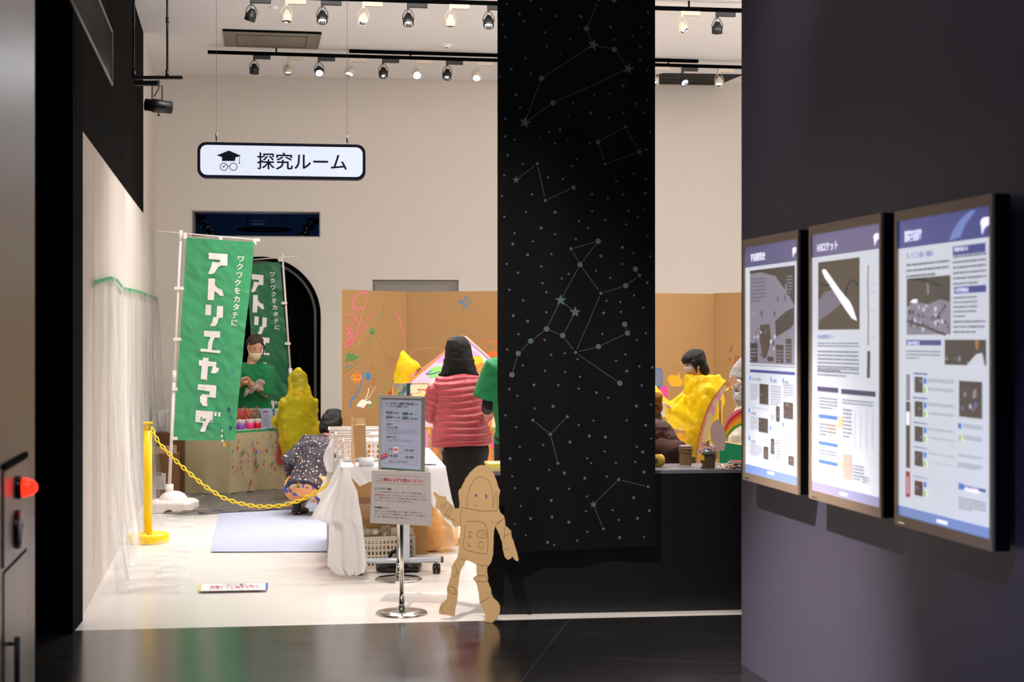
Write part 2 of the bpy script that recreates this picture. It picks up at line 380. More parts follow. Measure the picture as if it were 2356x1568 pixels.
# back wall with an opening high up and an arched doorway and a door
uo0, vo1 = BW.uv(442, 484); uo1, vo0 = BW.uv(737, 545)
ua, _ = BW.uv(600, 775); ra = BW.uv(738, 775)[0] - ua; va = BW.uv(600, 590)[1] - ra
ud0, vd1 = BW.uv(857, 643); ud1 = BW.uv(1055, 643)[0]
mb = MB(); W0, W1 = -.35, 7.5
def br_(u0, v0, u1, v1): mb.slab(BW, [(u0, v0), (u1, v0), (u1, v1), (u0, v1)], -.25, M_wall)
br_(W0, vo1, W1, ZC + .1); br_(W0, vo0, uo0, vo1); br_(uo1, vo0, W1, vo1)
arc = [(ua + ra * math.cos(t), va + ra * math.sin(t)) for t in (math.pi * i / 28 for i in range(29))]      # right -> left
up = [(W0, vo0), (W0, va), (ua - ra, va)] + arc[::-1][1:] + [(ud0, va), (ud0, vo0)]
mb.slab(BW, [(W0, 0), (ua - ra, 0), (ua - ra, va), (W0, va)], -.25, M_wall)
mb.slab(BW, [(W0, va), (ua - ra, va)] + arc[::-1][1:-1] + [(ua + ra, va), (ua + ra, vo0), (W0, vo0)], -.25, M_wall)
mb.slab(BW, [(ua + ra, 0), (ud0, 0), (ud0, vo0), (ua + ra, vo0)], -.25, M_wall)
mb.slab(BW, [(ud0, vd1), (ud1, vd1), (ud1, vo0), (ud0, vo0)], -.25, M_wall)
br_(ud1, 0, W1, vo0)
struct(mb, 'wall_back')
mb = MB()
wall_slab(mb, BW.pt(7.3, 0)[:2], (5.6, 8.9), 0, ZC + .1, .25, M_wall, -1)
struct(mb, 'wall_right')
# ceiling
mb = MB()
q = [Vector((-3.0, 7.8, ZC)), Vector((7.5, 8.8, ZC)), BW.pt(7.6, ZC, -.3), BW.pt(-.6, ZC, -.3)]
q[0] = Vector((L0.x - .25, 7.7, ZC)); q[3] = BW.pt(-.55, ZC, -.3)
mb.mesh(q + [v + Vector((0, 0, .15)) for v in q], [(0, 1, 2, 3), (7, 6, 5, 4), (0, 4, 5, 1), (1, 5, 6, 2), (2, 6, 7, 3), (3, 7, 4, 0)], M_ceil)
struct(mb, 'ceiling')
mb = MB(); mb.box((0, 3.0, 5.66), (11, 10.4, .12), M_black); mb.box((0, 7.9, 5.0), (11, .2, 1.2), M_black, rz=A7 * 0)
struct(mb, 'ceiling_hall')
mb = MB(); mb.box((0, -2.4, 2.6), (11, .2, 6.2), M_black); struct(mb, 'wall_hall_back')
# high window-like opening: dark blue room behind it
M_blue = mat('navy_ceiling', '#1b3252', .7, emit=.05, ecol='#1d3a66')  # faint emission stands in for the blue light in that room
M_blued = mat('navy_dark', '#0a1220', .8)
mb = MB(); D = 2.6
def P3(u, v, dep): return BW.pt(u, v, -dep)
mb.face([P3(uo0 - .6, vo1 + .42, .26), P3(uo1 + .6, vo1 + .42, .26), P3(uo1 + .6, vo1 + .42, D), P3(uo0 - .6, vo1 + .42, D)], M_blue)
mb.face([P3(uo0 - .6, vo0 - 1.0, D), P3(uo1 + .6, vo0 - 1.0, D), P3(uo1 + .6, vo1 + .42, D), P3(uo0 - .6, vo1 + .42, D)], M_blue)
mb.face([P3(uo0 - .6, vo0 - 1.0, .26), P3(uo0 - .6, vo0 - 1.0, D), P3(uo0 - .6, vo1 + .42, D), P3(uo0 - .6, vo1 + .42, .26)], M_blue)
mb.face([P3(uo1 + .6, vo0 - 1.0, .26), P3(uo1 + .6, vo0 - 1.0, D), P3(uo1 + .6, vo1 + .42, D), P3(uo1 + .6, vo1 + .42, .26)], M_blue)
struct(mb, 'wall_next_room')
l_ = bpy.data.lights.new('next_room_light', 'POINT'); l_.energy = 5; l_.color = (.35, .55, 1); l_.shadow_soft_size = .2
o_ = bpy.data.objects.new('next_room_light', l_); COL.objects.link(o_); o_.location = P3((uo0 + uo1) / 2, vo0 - .5, 1.4)
mb = MB()
for (x0, y0, x1, y1) in ((442, 484, 737, 487.5), (442, 484, 445, 545), (734.5, 484, 737, 545)): pass
ft = .012
for (u0, v0, u1, v1) in ((uo0, vo1 - ft, uo1, vo1), (uo0, vo0, uo0 + ft, vo1), (uo1 - ft, vo0, uo1, vo1), (uo0, vo0, uo1, vo0 + .008)):
    mb.slab(BW, [(u0, v0), (u1, v0), (u1, v1), (u0, v1)], -.24, M_grey, .004)
w_ = struct(mb, 'window_1')
# lamp rows and ring lamp inside the next room
r_ = thing('ring_lamp', 'dark oval ring lamp seen through the high dark-blue opening', 'lamp', P3((uo0 + uo1) / 2 + .02, vo0 + .20, 1.1))
mb = MB(); n_ = 40; cc = P3((uo0 + uo1) / 2 + .02, vo0 + .155, 1.1)
rg = []
for i in range(n_):
    t = 2 * math.pi * i / n_; p = cc + BW.U * .31 * math.cos(t) + BW.N * .24 * math.sin(t); rad = (p - cc).normalized()
    rg.append([p + (rad * math.cos(s_) + Vector((0, 0, 1)) * math.sin(s_)) * .013 for s_ in (2 * math.pi * j / 8 for j in range(8))])
mb.rings(rg, M_black, closed=True); mb.build('ring', r_)
for s_ in (.2, -.2): mb = MB(); mb.tube([cc + BW.U * s_, cc + BW.U * s_ + Vector((0, 0, .5))], .004, M_black, 6); mb.build('suspension_wire', r_)
for k_, (xs, ys, dr) in enumerate((((452, 463, 474), (495, 512, 530), 1), ((722, 710, 698), (500, 515, 533), -1))):
    t_ = thing('lamp_cluster', 'black stacked stage lamps at the %s end of the high dark-blue opening' % ('left' if k_ == 0 else 'right'), 'lamp', P3(BW.uv(xs[1], 600)[0], vo0 + .1, .5))
    for x_, y_ in zip(xs, ys):
        u_, v_ = BW.uv(x_, y_); p = P3(u_, v_, .45)
        mb = MB(); mb.box(p, (.085, .12, .075), M_black, rz=.1, bev=.01)
        mb.lathe([(.03, -.02), (.042, .03)], p + Vector((.03 * dr, -.06, -.02)), M_blackm, 12, rot=Matrix.Rotation(1.3, 3, 'X')); h_ = mb.build('lamp_head', t_)
        mb = MB(); mb.tube([p + Vector((-.05, -.07, -.03)), p + Vector((.04, -.07, .04))], .002, mat('cable_glint', '#c8c8c8', .3), 6); mb.build('bracket', t_)
mb = MB(); c_ = P3((uo0 + uo1) / 2 - .02, vo1 - .06, .6)
for k_ in range(2): mb.box(c_ + Vector((0, 0, -.035 * k_)), (.15 - .02 * k_, .1, .008), mat('vent_grey', '#7f93a8', .6, emit=.0), bev=.003)
tag(mb.build('air_diffuser'), 'small pale slotted air outlet inside the high dark-blue opening', 'air vent')
# arched doorway with black trim and curtain
mb = MB()
for rr, m_, o_ in ((0, M_black, .012), (-.045, M_dgrey, .006)):
    ou = [(ua + ra + rr, 0)] + [(ua + (ra + rr) * math.cos(t), va + (ra + rr) * math.sin(t)) for t in (math.pi * i / 40 for i in range(41))] + [(ua - ra - rr, 0)]
    w_ = .028
    inn = [(ua + ra + rr - w_, 0)] + [(ua + (ra + rr - w_) * math.cos(t), va + (ra + rr - w_) * math.sin(t)) for t in (math.pi * i / 40 for i in range(41))] + [(ua - ra - rr + w_, 0)]
    for i in range(len(ou) - 1):
        mb.slab(BW, [ou[i], ou[i + 1], inn[i + 1], inn[i]], -.2, m_, o_)
struct(mb, 'door_1')
M_curt = mat('black_curtain', '#030303', .95, spec=.1)
mb = MB(); nu = 120; rows = []
for v_ in (0.01, va + ra + .15):
    rows.append([BW.pt(ua - ra - .1 + (2 * ra + .2) * i / nu, v_, -.3 + .035 * math.sin(i * .9 + .6 * math.sin(i * .31))) for i in range(nu + 1)])
mb.mesh(rows[0] + rows[1], [(i, i + 1, nu + 2 + i, nu + 1 + i) for i in range(nu)], M_curt, True)
tag(mb.build('curtain'), 'black pleated curtain closing the tall arched doorway', 'curtain')
# grey door over the cardboard screen
mb = MB(); mb.slab(BW, [(ud0, 0), (ud1, 0), (ud1, vd1), (ud0, vd1)], .02, mat('door_frame_grey', '#827c76', .6), -.05); struct(mb, 'door_2')
d2 = bpy.data.objects['door_2']
mb = MB(); k = BW.uv(1033, 654); mb.slab(BW, [(ud0 + .03, .01), (k[0], .01), (k[0], k[1]), (ud0 + .03, k[1])], .012, mat('door_leaf_grey', '#8b857f', .6), -.028); mb.build('door_leaf', d2)

# ceiling furniture
def ceil_pt(px, py, z=ZC): return at(px, py, (z - CH) * F / (HY - py))
def cpoly(mb, pts, z, m, th=.01):
    q = [ceil_pt(*p, z) for p in pts]; w = [v + Vector((0, 0, th)) for v in q]; n = len(q)
    mb.face(q, m); mb.face(w[::-1], m)
    for i in range(n): mb.face([q[i], w[i], w[(i + 1) % n], q[(i + 1) % n]], m)
t_ = thing('ceiling_air_unit', 'grey rectangular air conditioning panel set in the white ceiling', 'air conditioner', ceil_pt(625, 95))
mb = MB(); cpoly(mb, [(512, 71), (740, 78), (731, 114), (517, 107)], ZC - .012, mat('ac_panel', '#8a8276', .45, metal=.3)); mb.build('panel', t_)
mb = MB(); cpoly(mb, [(512, 70), (740, 77), (740, 79), (512, 72)], ZC - .016, M_black); mb.build('edge_gap', t_)
mb = MB()
for s_ in (((544, 80), (707, 85), (707, 86.2), (544, 81.2)), ((546, 106), (702, 109.3), (702, 110.3), (546, 107)), ((543, 80), (545, 80), (547.5, 107), (545.5, 107)), ((706, 85), (708, 85), (703, 110), (701, 110))):
    cpoly(mb, s_, ZC - .015, M_dgrey, .004)
mb.build('access_hatch', t_)
mb = MB(); cpoly(mb, [(1527, 170), (1708, 173), (1645, 199), (1420, 194)], ZC - .01, mat('grille_black', '#131110', .8))
for i in range(1, 4): cpoly(mb, [(1527 - 26 * i, 170 + 6 * i), (1708 - 16 * i, 173 + 6.5 * i), (1706 - 16 * i, 174 + 6.5 * i), (1525 - 26 * i, 171 + 6 * i)], ZC - .016, mat('grille_slat', '#26221f', .7), .005)
tag(mb.build('ceiling_grille'), 'black parallelogram-looking ceiling grille near the back wall, right of the star banner', 'vent')
mb = MB(); c_ = ceil_pt(1028, 103)
mb.lathe([(.001, -.004), (.055, -.006), (.075, 0)], c_, M_ceil, 24)
t_ = tag(mb.build('smoke_detector'), 'round white smoke detector on the ceiling left of the star banner', 'smoke detector')
mb = MB(); mb.lathe([(.02, -.028), (.03, -.024), (.032, -.004)], c_, M_ceil, 18); mb.lathe([(.012, -.031), (.019, -.0285)], c_, M_dgrey, 18); mb.build('sensor_head', t_)
mb = MB(); c_ = ceil_pt(630, 16); mb.lathe([(.02, -.02), (.035, -.012), (.036, 0)], c_, M_ceil, 18); t_ = tag(mb.build('sprinkler_head'), 'tiny white round sprinkler on the ceiling above the grey air panel', 'sprinkler')
mb = MB(); a_, b_2 = ceil_pt(803, 116, ZC - .01), ceil_pt(1606, 139.5, ZC - .01); dv = (b_2 - a_); mb.box((a_ + b_2) / 2 + Vector((0, 0, -.007)), (dv.length, .035, .03), M_black, rz=math.atan2(dv.y, dv.x))
tag(mb.build('lighting_track'), 'empty black ceiling track without lamps, just before the farther lamp row', 'track')

# lamp tracks
M_lw = mat('lamp_white', '#cbbfae', .5); M_lb = mat('lamp_black', '#111114', .4)
M_ref = mat('lamp_reflector', '#b8b8b8', .15, metal=1)
M_glow = mat('lamp_glow', '#e8efff', .5, emit=9, ecol='#dfe8ff'); M_glow2 = mat('lamp_glow_warm', '#fff3e0', .5, emit=5, ecol='#fff0e0')
ZT = 4.33
def track(px0, y0, px1, y1, label, x_ext=0):
    a = at(px0, y0, (ZT - CH) * F / (HY - y0)); b = at(px1, y1, (ZT - CH) * F / (HY - y1)); d = b - a; a = a - d.normalized() * x_ext
    b = b + d.normalized() * 1.2; d = b - a
    t = thing('lighting_track', label, 'track', (a + b) / 2)
    mb = MB(); mb.box((a + b) / 2 + Vector((0, 0, .01)), (d.length, .036, .03), M_black, rz=math.atan2(d.y, d.x)); mb.build('rail', t)
    for i in range(5):
        mb = MB(); p = a + d * (i + .5) / 5; mb.tube([p + Vector((0, 0, .02)), p + Vector((0, 0, ZC - ZT - .001))], .008, M_black, 6); mb.build('hanger', t)
    return a, d.normalized()
T1 = track(800, 0.5, 1706, 27, 'black lamp track of the nearer row, running along the top edge of the picture', 1.0)
T2 = track(478, 122, 1706, 157, 'long black lamp track of the farther row, with ten lamps in view')
def spot(tr, px, yc, color, lit, label, tilt, group, aimx=0, ord_=0):
    a, u = tr; k = (px - CX) / F                     # point on the track seen in that column
    s = (k * a.y - a.x) / (u.x - k * u.y); p = a + u * s
    rz = math.atan2(u.y, u.x); t = thing('track_spotlight', label, 'spotlight', p + Vector((0, 0, -.006)), rz, group)
    m = M_lw if color == 'w' else M_lb
    mb = MB(); mb.box((.085, 0, -.022), (.17, .034, .036), m, bev=.003); mb.box((.012, 0, -.045), (.022, .022, .02), m); mb.local('adapter', t)
    h = -.055
    R = Matrix.Rotation(math.radians(tilt[0]), 3, 'X') @ Matrix.Rotation(math.radians(tilt[1]), 3, 'Y'); c = Vector((.012, 0, h - .075))
    mb = MB()
    for sx in (-1, 1): mb.tube([(.012, 0, h + .005), (.012 + sx * .02, 0, h - .005), (.012 + sx * .044, 0, h - .045), (.012 + sx * .047, 0, h - .085)], .0032, m, 6)
    mb.tube([(.012, 0, h), (.002, .012, h - .02), (.018, .01, h - .04), (.012, .005, h - .06)], .0028, m, 6)
    mb.local('yoke', t)
    prof = [(.006, .045), (.022, .043), (.026, .03), (.042, .0), (.045, -.012), (.045, -.055), (.040, -.057), (.036, -.035)]
    mb = MB(); mb.lathe(prof, c, m, 20, rot=R, cap=False); mb.local('lamp_head', t)
    mb = MB(); mb.lathe([(.039, -.052), (.034, -.03), (.02, -.012), (.001, -.010)], c, M_ref, 16, rot=R, cap=False); mb.local('reflector', t)
    mb = MB(); mb.lathe([(.001, -.030), (.026, -.030), (.026, -.026), (.001, -.026)], c, (M_glow if lit == 2 else M_glow2) if lit else M_dgrey, 14, rot=R); mb.local('lens', t)
    L = bpy.data.lights.new('spot_beam', 'SPOT'); L.energy = SPOT_W; L.spot_size = math.radians(80); L.spot_blend = .9; L.shadow_soft_size = .04
    L.color = (1.0, .94, .90) if lit != 2 else (.86, .92, 1.0)
    o = bpy.data.objects.new('spot_beam', L); COL.objects.link(o); o.parent = t
    o.location = c + R @ Vector((0, 0, -.062)); o.rotation_euler = (R.to_euler()); return t
names = ['leftmost', 'second from the left', 'third from the left', 'fourth from the left', 'fifth from the left', 'sixth from the left', 'seventh from the left', 'second from the right', 'rightmost']
for i, (px, c_, lit, tl) in enumerate(((575, 'b', 1, (16, 18)), (656, 'w', 0, (-6, 0)), (738, 'b', 1, (-24, 0)), (833, 'w', 1, (-26, 12)), (936, 'b', 1, (-22, 0)), (1033, 'w', 0, (4, 2)), (1121, 'b', 2, (-22, 3)), (1565, 'w', 1, (-24, -18)), (1647, 'b', 0, (5, 0)))):
    spot(T1, px, 0, c_, lit, '%s track spotlight, %s of the nearer lamp row at the top edge' % ('black' if c_ == 'b' else 'cream', names[i]), tl, 'spotlights on the nearer ceiling track')
names = ['leftmost', 'second from the left', 'third from the left', 'fourth from the left', 'fifth from the left', 'sixth from the left', 'seventh from the left', 'last one left of the star banner', 'first one right of the star banner', 'second one right of the star banner', 'rightmost']
for i, (px, c_, lit, tl) in enumerate(((582, 'b', 0, (2, 0)), (660, 'w', 1, (-22, 0)), (731, 'b', 2, (-44, -3)), (803, 'w', 1, (-32, 14)), (879, 'b', 2, (-18, 0)), (956, 'w', 2, (-50, 0)), (1026, 'b', 1, (-20, 6)), (1094, 'w', 2, (-36, 5)), (1503, 'w', 1, (-25, 0)), (1568, 'b', 2, (-44, -16)), (1652, 'w', 1, (-26, 10)))):
    spot(T2, px, 0, c_, lit, '%s track spotlight, %s in the farther lamp row' % ('black' if c_ == 'b' else 'cream', names[i]), tl, 'spotlights on the farther ceiling track')
# ---------------------------------------------------------------- near walls, displays, alarm
H_ = 1.1
SC = Pl((.9716 * H_, F * .0018195 * H_), (1.354 * H_, F * .001221 * H_))     # front face of the displays, far end to near end
M_hallwall = mat('hall_wall_violet', '#504c5e', .45, metal=.2, spec=.6, bump=.015, bscale=30)
WO = -.085                                            # wall surface behind the display fronts
uw = SC.uv(1707, 775)
mb = MB(); w0 = -.245
# find u where the wall surface meets image column 1706
best = min((abs(SC.pt(u, 1.5, WO).x / SC.pt(u, 1.5, WO).y - (1706 - CX) / F), u) for u in [i * .002 - 1 for i in range(800)])[1]
mb.slab(SC, [(best, 0), (9.5, 0), (9.5, 5.6), (best, 5.6)], -.3, M_hallwall, WO)
struct(mb, 'wall_right_hall')
# the slab helper extrudes from off to off+th: front face is at WO
M_bez = mat('bezel_metal', '#a8937e', .4, metal=.3); M_bodyb = mat('display_black', '#050506', .3)
M_pw = mat('screen_white', '#e9edf6', .25, emit=.50, ecol='#e6ecf8', spec=.6)
M_pv = mat('screen_violet', '#8f86a6', .22, emit=.30, ecol='#7d78b4', spec=.6)
M_pb = mat('screen_blue', '#6f74b0', .22, emit=.30, ecol='#4d58b8', spec=.6)
M_ps = mat('screen_sky', '#8fa6dc', .22, emit=.40, ecol='#7ba0ea', spec=.6)
M_pt = mat('screen_text', '#7d7f8c', .3, emit=.28, ecol='#8c8fa0'); M_pp = mat('screen_photo', '#6e625c', .25, emit=.16, ecol='#7c706a', spec=.6)
M_pq = mat('screen_photo_light', '#b0a8b6', .25, emit=.30, ecol='#b4b0c4', spec=.6); M_po = mat('screen_orange', '#c98f5a', .3, emit=.3, ecol='#e0a468')
M_pg = mat('screen_green', '#b9cc9a', .3, emit=.5, ecol='#c4dc9c'); M_pr = mat('screen_red', '#b45a58', .3, emit=.3, ecol='#c85a58'); M_pc = mat('screen_chip_blue', '#5b86c8', .3, emit=.45, ecol='#5f92dc')
M_pw2 = mat('screen_lettering', '#f4f4fa', .3, emit=.75, ecol='#f4f4ff')
def crop(x0, y0, k): return lambda x, y: (x0 + x / k, y0 + y / k)
rnd = random.Random(4)
def lines(mb, cf, x0, y0, x1, y1, n, m=None, w=.45, off=.0035):
    """rows of small print inside the box given by two crop corners"""
    a = SC.uv(*cf(x0, y0)); b = SC.uv(*cf(x1, y1)); h = (a[1] - b[1]) / n
    for i in range(n):
        v = a[1] - (i + .5) * h; e = b[0] if i < n - 1 or n < 3 else a[0] + (b[0] - a[0]) * rnd.uniform(.3, .8); u = a[0]
        while u < e - .004:
            s = min(rnd.uniform(.006, .02), e - u); mb.rect(SC, u, v - h * w / 2, u + s, v + h * w / 2, m or M_pt, off); u += s + rnd.uniform(.0012, .004)
def R_(mb, cf, x0, y0, x1, y1, m, off=.002):
    a = SC.uv(*cf(x0, y0)); b = SC.uv(*cf(x1, y1)); mb.rect(SC, a[0], b[1], b[0], a[1], m, off); return a, b
def blobs(mb, cf, x0, y0, x1, y1, n, ms, smin=.004, smax=.02, off=.0028):
    a = SC.uv(*cf(x0, y0)); b = SC.uv(*cf(x1, y1))
    for i in range(n):
        r = rnd.uniform(smin, smax); u = rnd.uniform(a[0] + r, b[0] - r); v = rnd.uniform(b[1] + r, a[1] - r); k = rnd.randint(6, 9); t0 = rnd.random() * 6
        mb.poly(SC, [(u + r * rnd.uniform(.5, 1) * math.cos(t0 + 6.283 * j / k), v + r * rnd.uniform(.5, 1) * math.sin(t0 + 6.283 * j / k)) for j in range(k)], rnd.choice(ms), off + i * .00002)
def logo(mb, cf, x, y, s):
    u, v = SC.uv(*cf(x, y)); mb.disc(SC, u, v, s * .6, M_pw2, .0035, 12, s * .42); mb.poly(SC, [(u - s * .5, v - s * .1), (u + s * .1, v - s * .3), (u - s * .35, v - s * .95)], M_pw2, .0036)
    mb.rect(SC, u + s * .15, v - s * .25, u + s * .75, v + s * .4, M_pw2, .0037)
def display(i, x0, yt0, yb0, x1, label):
    u0 = SC.uv(x0, 775)[0]; u1 = SC.uv(x1, 775)[0]; v1 = SC.uv(x0, yt0)[1]; v0 = SC.uv(x0, yb0)[1]
    t = thing('wall_display', label, 'display', SC.pt((u0 + u1) / 2, v0, -.03), 0, 'portrait information displays')
    mb = MB(); mb.slab(SC, [(u0, v0), (u1, v0), (u1, v1), (u0, v1)], .052, M_bodyb, -.055); mb.build('housing', t)
    bz, bt = .021, .036
    mb = MB()
    for q in ((u0, v0, u1, v0 + bt), (u0, v1 - bt, u1, v1), (u0, v0 + bt, u0 + bz, v1 - bt), (u1 - bz * .8, v0 + bt, u1, v1 - bt)):
        mb.slab(SC, [(q[0], q[1]), (q[2], q[1]), (q[2], q[3]), (q[0], q[3])], .010, M_bez, -.003)
    mb.build('bezel', t)
    mb = MB(); mb.box(SC.pt(u0 + .06, v0 + .012, .0075), (.05, .004, .004), mat('chrome', '#d0d0d0', .12, metal=1), rz=math.atan2(SC.U.y, SC.U.x)); mb.build('logo_plate', t)
    return t, u0 + bz, v0 + bt, u1 - bz * .8, v1 - bt
# nearest-to-the-room display
t, u0, v0, u1, v1 = display(0, 1712, 552.5, 1102, 1840, 'leftmost and farthest of the three upright wall displays, grey photo on its upper half')
A = crop(1700, 500, 4.612); B = crop(1700, 830, 4.612)
mb = MB(); mb.rect(SC, u0, v0, u1, v1, M_pw, .0005)
hv = SC.uv(*A(100, 530))[1]; mb.rect(SC, u0, hv, u1, v1, M_pv, .0015)
fv = SC.uv(*B(100, 1095))[1]; mb.rect(SC, u0, v0, u1, fv, M_ps, .0015)
R_(mb, A, 122, 565, 600, 1568 + 60 * 0, M_pq); a_ = SC.uv(*A(122, 1568)); b_ = SC.uv(*B(600, 62)); mb.rect(SC, a_[0], b_[1], b_[0], a_[1], M_pq, .002)
mb.pxpoly(SC, [A(122, 565), A(600, 510), A(600, 940), A(520, 800), A(390, 620), A(240, 580), A(122, 600)], M_pp, .0024)
mb.pxpoly(SC, [A(590, 1120), A(560, 1170), A(400, 1270), A(390, 1100), A(500, 1000), A(590, 950)], M_pp, .0024)
mb.pxpoly(SC, [A(220, 1140), A(330, 1130), A(350, 1300), A(300, 1480), A(260, 1500), A(230, 1330)], mat('screen_tan', '#8d7a6a', .3, emit=.15), .0026)
blobs(mb, A, 140, 950, 400, 1500, 26, [mat('screen_tan', '#8d7a6a'), M_pq, M_pw, M_pv]); blobs(mb, A, 400, 620, 590, 940, 8, [M_pq, M_pv])
lines(mb, A, 135, 640, 290, 900, 7); 
for q in ((515, 565, 585, 820), (125, 1330, 205, 1535), (400, 1350, 482, 1545), (503, 1285, 565, 1545), (310, 1475, 375, 1530)): R_(mb, A, *q, M_pp, .0031); lines(mb, A, q[0] + 6, q[1] + 45, q[2] - 6, q[3] - 8, max(2, int((q[3] - q[1]) / 42)), M_pq, .35, .0038)
R_(mb, B, 122, 88, 600, 150, M_pb); 
for q in ((130, 235, 215, 420, 7), (130, 580, 210, 745, 7), (130, 870, 260, 1020, 6), (345, 250, 455, 480, 8), (345, 560, 390, 650, 4), (395, 820, 455, 1060, 8), (480, 240, 590, 410, 6), (480, 735, 590, 990, 10), (480, 1000, 525, 1075, 3), (130, 480, 320, 525, 2)): lines(mb, B, *q, None, .3)
for q in ((122, 155, 134, 205), (342, 170, 354, 220), (472, 180, 484, 235), (112, 500, 126, 550), (335, 685, 347, 735), (470, 645, 482, 700), (112, 790, 126, 840)): R_(mb, B, *q, M_pc, .003)
for q in ((225, 240, 320, 465), (215, 598, 315, 765), (400, 478, 440, 645), (480, 432, 582, 620), (345, 818, 383, 990), (268, 902, 318, 1045), (530, 1000, 590, 1112)): R_(mb, B, *q, M_pp, .003); blobs(mb, B, q[0] + 4, q[1] + 4, q[2] - 4, q[3] - 4, 4, [M_pq, M_po], .002, .008, .0036)
u_, v_ = SC.uv(*A(130, 430)); mb.text(SC, '宇宙開発史', u_, v_, .038, M_pw2, .003, bold=.02)
for x_, y_, s_, w_ in ((145, 190, '日本の宇宙開発', .12), (362, 210, '通信衛星', .05), (490, 225, '気象衛星', .05), (140, 552, '観測衛星', .06), (135, 848, '測位衛星', .06)):
    u_, v_ = SC.uv(*B(x_, y_)); mb.text(SC, s_, u_, v_, .014, M_pt, .003, w=w_, bold=.02)
u_, v_ = SC.uv(*B(345, 1190)); mb.rect(SC, u_ - .04, v_ - .006, u_ + .04, v_ + .006, M_pw2, .003); logo(mb, A, 592, 350, .032)
mb.build('screen', t)
# middle display
t, u0, v0, u1, v1 = display(1, 1864.6, 521, 1145, 2031, 'middle one of the three upright wall displays, showing a white rocket on a brown picture')
A = crop(1850, 480, 4.129); B = crop(1850, 840, 4.129)
mb = MB(); mb.rect(SC, u0, v0, u1, v1, M_pw, .0005)
hv = SC.uv(*A(110, 462))[1]; mb.rect(SC, u0, hv, u1, v1, M_pv, .0015); fv = SC.uv(*B(100, 1100))[1]; mb.rect(SC, u0, v0, u1, fv, mat('screen_lilac', '#aaa6d0', .22, emit=.42, ecol='#a6a4d4'), .0015)
R_(mb, A, 138, 510, 532, 1145, mat('screen_brown', '#6e5c4c', .25, emit=.16, ecol='#7a6a58', spec=.6))
mb.pxpoly(SC, [A(175, 590), A(190, 572), A(215, 580), A(250, 630), A(340, 760), A(440, 880), A(470, 940), A(510, 1065), A(460, 1040), A(395, 950), A(330, 850), A(200, 650)], M_pw2, .0028)
mb.pxpoly(SC, [A(140, 1130), A(150, 1060), A(290, 960), A(400, 870), A(330, 760), A(200, 790), A(140, 880)], mat('screen_mist', '#a094a8', .25, emit=.24, ecol='#a89cb8'), .0024)
mb.pxrib(SC, [A(140, 700), A(190, 730), A(250, 715)], .006, mat('screen_dark_green', '#2f5a44', .3, emit=.1), .003); mb.pxrib(SC, [A(395, 830), A(410, 740), A(450, 680), A(490, 690), A(525, 740)], .007, MATS['screen_dark_green'], .003)
mb.pxrib(SC, [A(618, 535), A(612, 700), A(618, 1000), A(615, 1300)], .0085, mat('screen_tan', '#8d7a6a'), .003); mb.pxrib(SC, [A(622, 1350), B(618, 120)], .028, mat('screen_tan', '#8d7a6a'), .003)
for y_ in (705, 790, 970, 1215): mb.pxrib(SC, [A(640, y_), A(682, y_)], .0015, M_pt, .003)
for q in ((135, 1262, 532, 1320, 2), (135, 1335, 530, 1568, 6)): lines(mb, A, *q, None, .42)
lines(mb, B, 135, 10, 530, 125, 3, None, .42)
R_(mb, B, 130, 198, 330, 262, mat('screen_plum', '#69608c', .3, emit=.2)); R_(mb, B, 357, 222, 684, 300, MATS['screen_plum'])
for q in ((145, 290, 325, 430, 4), (150, 535, 315, 690, 4), (150, 785, 318, 870, 2), (150, 960, 318, 1010, 2), (370, 310, 668, 400, 2), (375, 400, 462, 700, 8), (470, 930, 580, 1110, 5), (560, 1045, 625, 1130, 3)): lines(mb, B, *q, None, .4)
for q in ((142, 460, 322, 520), (142, 715, 325, 780), (142, 888, 322, 960)): R_(mb, B, *q, M_pc)
for q in ((325, 480, 380, 600), (325, 900, 370, 970), (370, 790, 415, 815)): R_(mb, B, *q, mat('screen_peach', '#e8cba8', .3, emit=.5, ecol='#f0d4b0'), .0018)
R_(mb, B, 372, 830, 465, 1095, mat('screen_beige', '#cdbcae', .3, emit=.45, ecol='#d4c6bc'))
for x_ in (490, 545, 603, 660): mb.pxrib(SC, [B(x_, 440), B(x_ - 4, 800)], .0025, M_pt, .003)
lines(mb, B, 240, 545, 315, 690, 4, M_po, .4, .004)
u_, v_ = SC.uv(*A(132, 372)); mb.text(SC, 'H3ロケット', u_, v_, .040, M_pw2, .003, bold=.02)
u_, v_ = SC.uv(*A(135, 1215)); mb.text(SC, '日本の新型基幹ロケット', u_, v_, .02, M_pb, .003, w=.17, bold=.02)
u_, v_ = SC.uv(*B(345, 1215)); mb.rect(SC, u_, v_ - .005, u_ + .07, v_ + .006, M_pw2, .003); logo(mb, A, 690, 270, .034)
mb.build('screen', t)
# display closest to the viewer
t, u0, v0, u1, v1 = display(2, 2062, 487, 1205, 2287, 'rightmost and closest of the three upright wall displays, with a moon landscape picture')
A = crop(2050, 430, 3.484); B = crop(2050, 860, 3.484)
mb = MB(); mb.rect(SC, u0, v0, u1, v1, M_pw, .0005)
hv = SC.uv(*A(95, 492))[1]; mb.rect(SC, u0, hv, u1, v1, M_pb, .0015); fv = SC.uv(*B(90, 1055))[1]; mb.rect(SC, u0, v0, u1, fv, M_ps, .0015)
mb.pxpoly(SC, [A(470, 430), A(560, 400), A(600, 300), A(690, 180), A(640, 190), A(560, 260), A(500, 350)], M_ps, .002)
R_(mb, A, 130, 735, 480, 1180, M_pp); mb.pxpoly(SC, [A(130, 960), A(200, 920), A(300, 940), A(400, 900), A(478, 920), A(470, 1180), A(130, 1185)], M_pq, .0025); blobs(mb, A, 135, 930, 470, 1175, 60, [M_pq, M_pp, M_pv, M_pw], .003, .016)
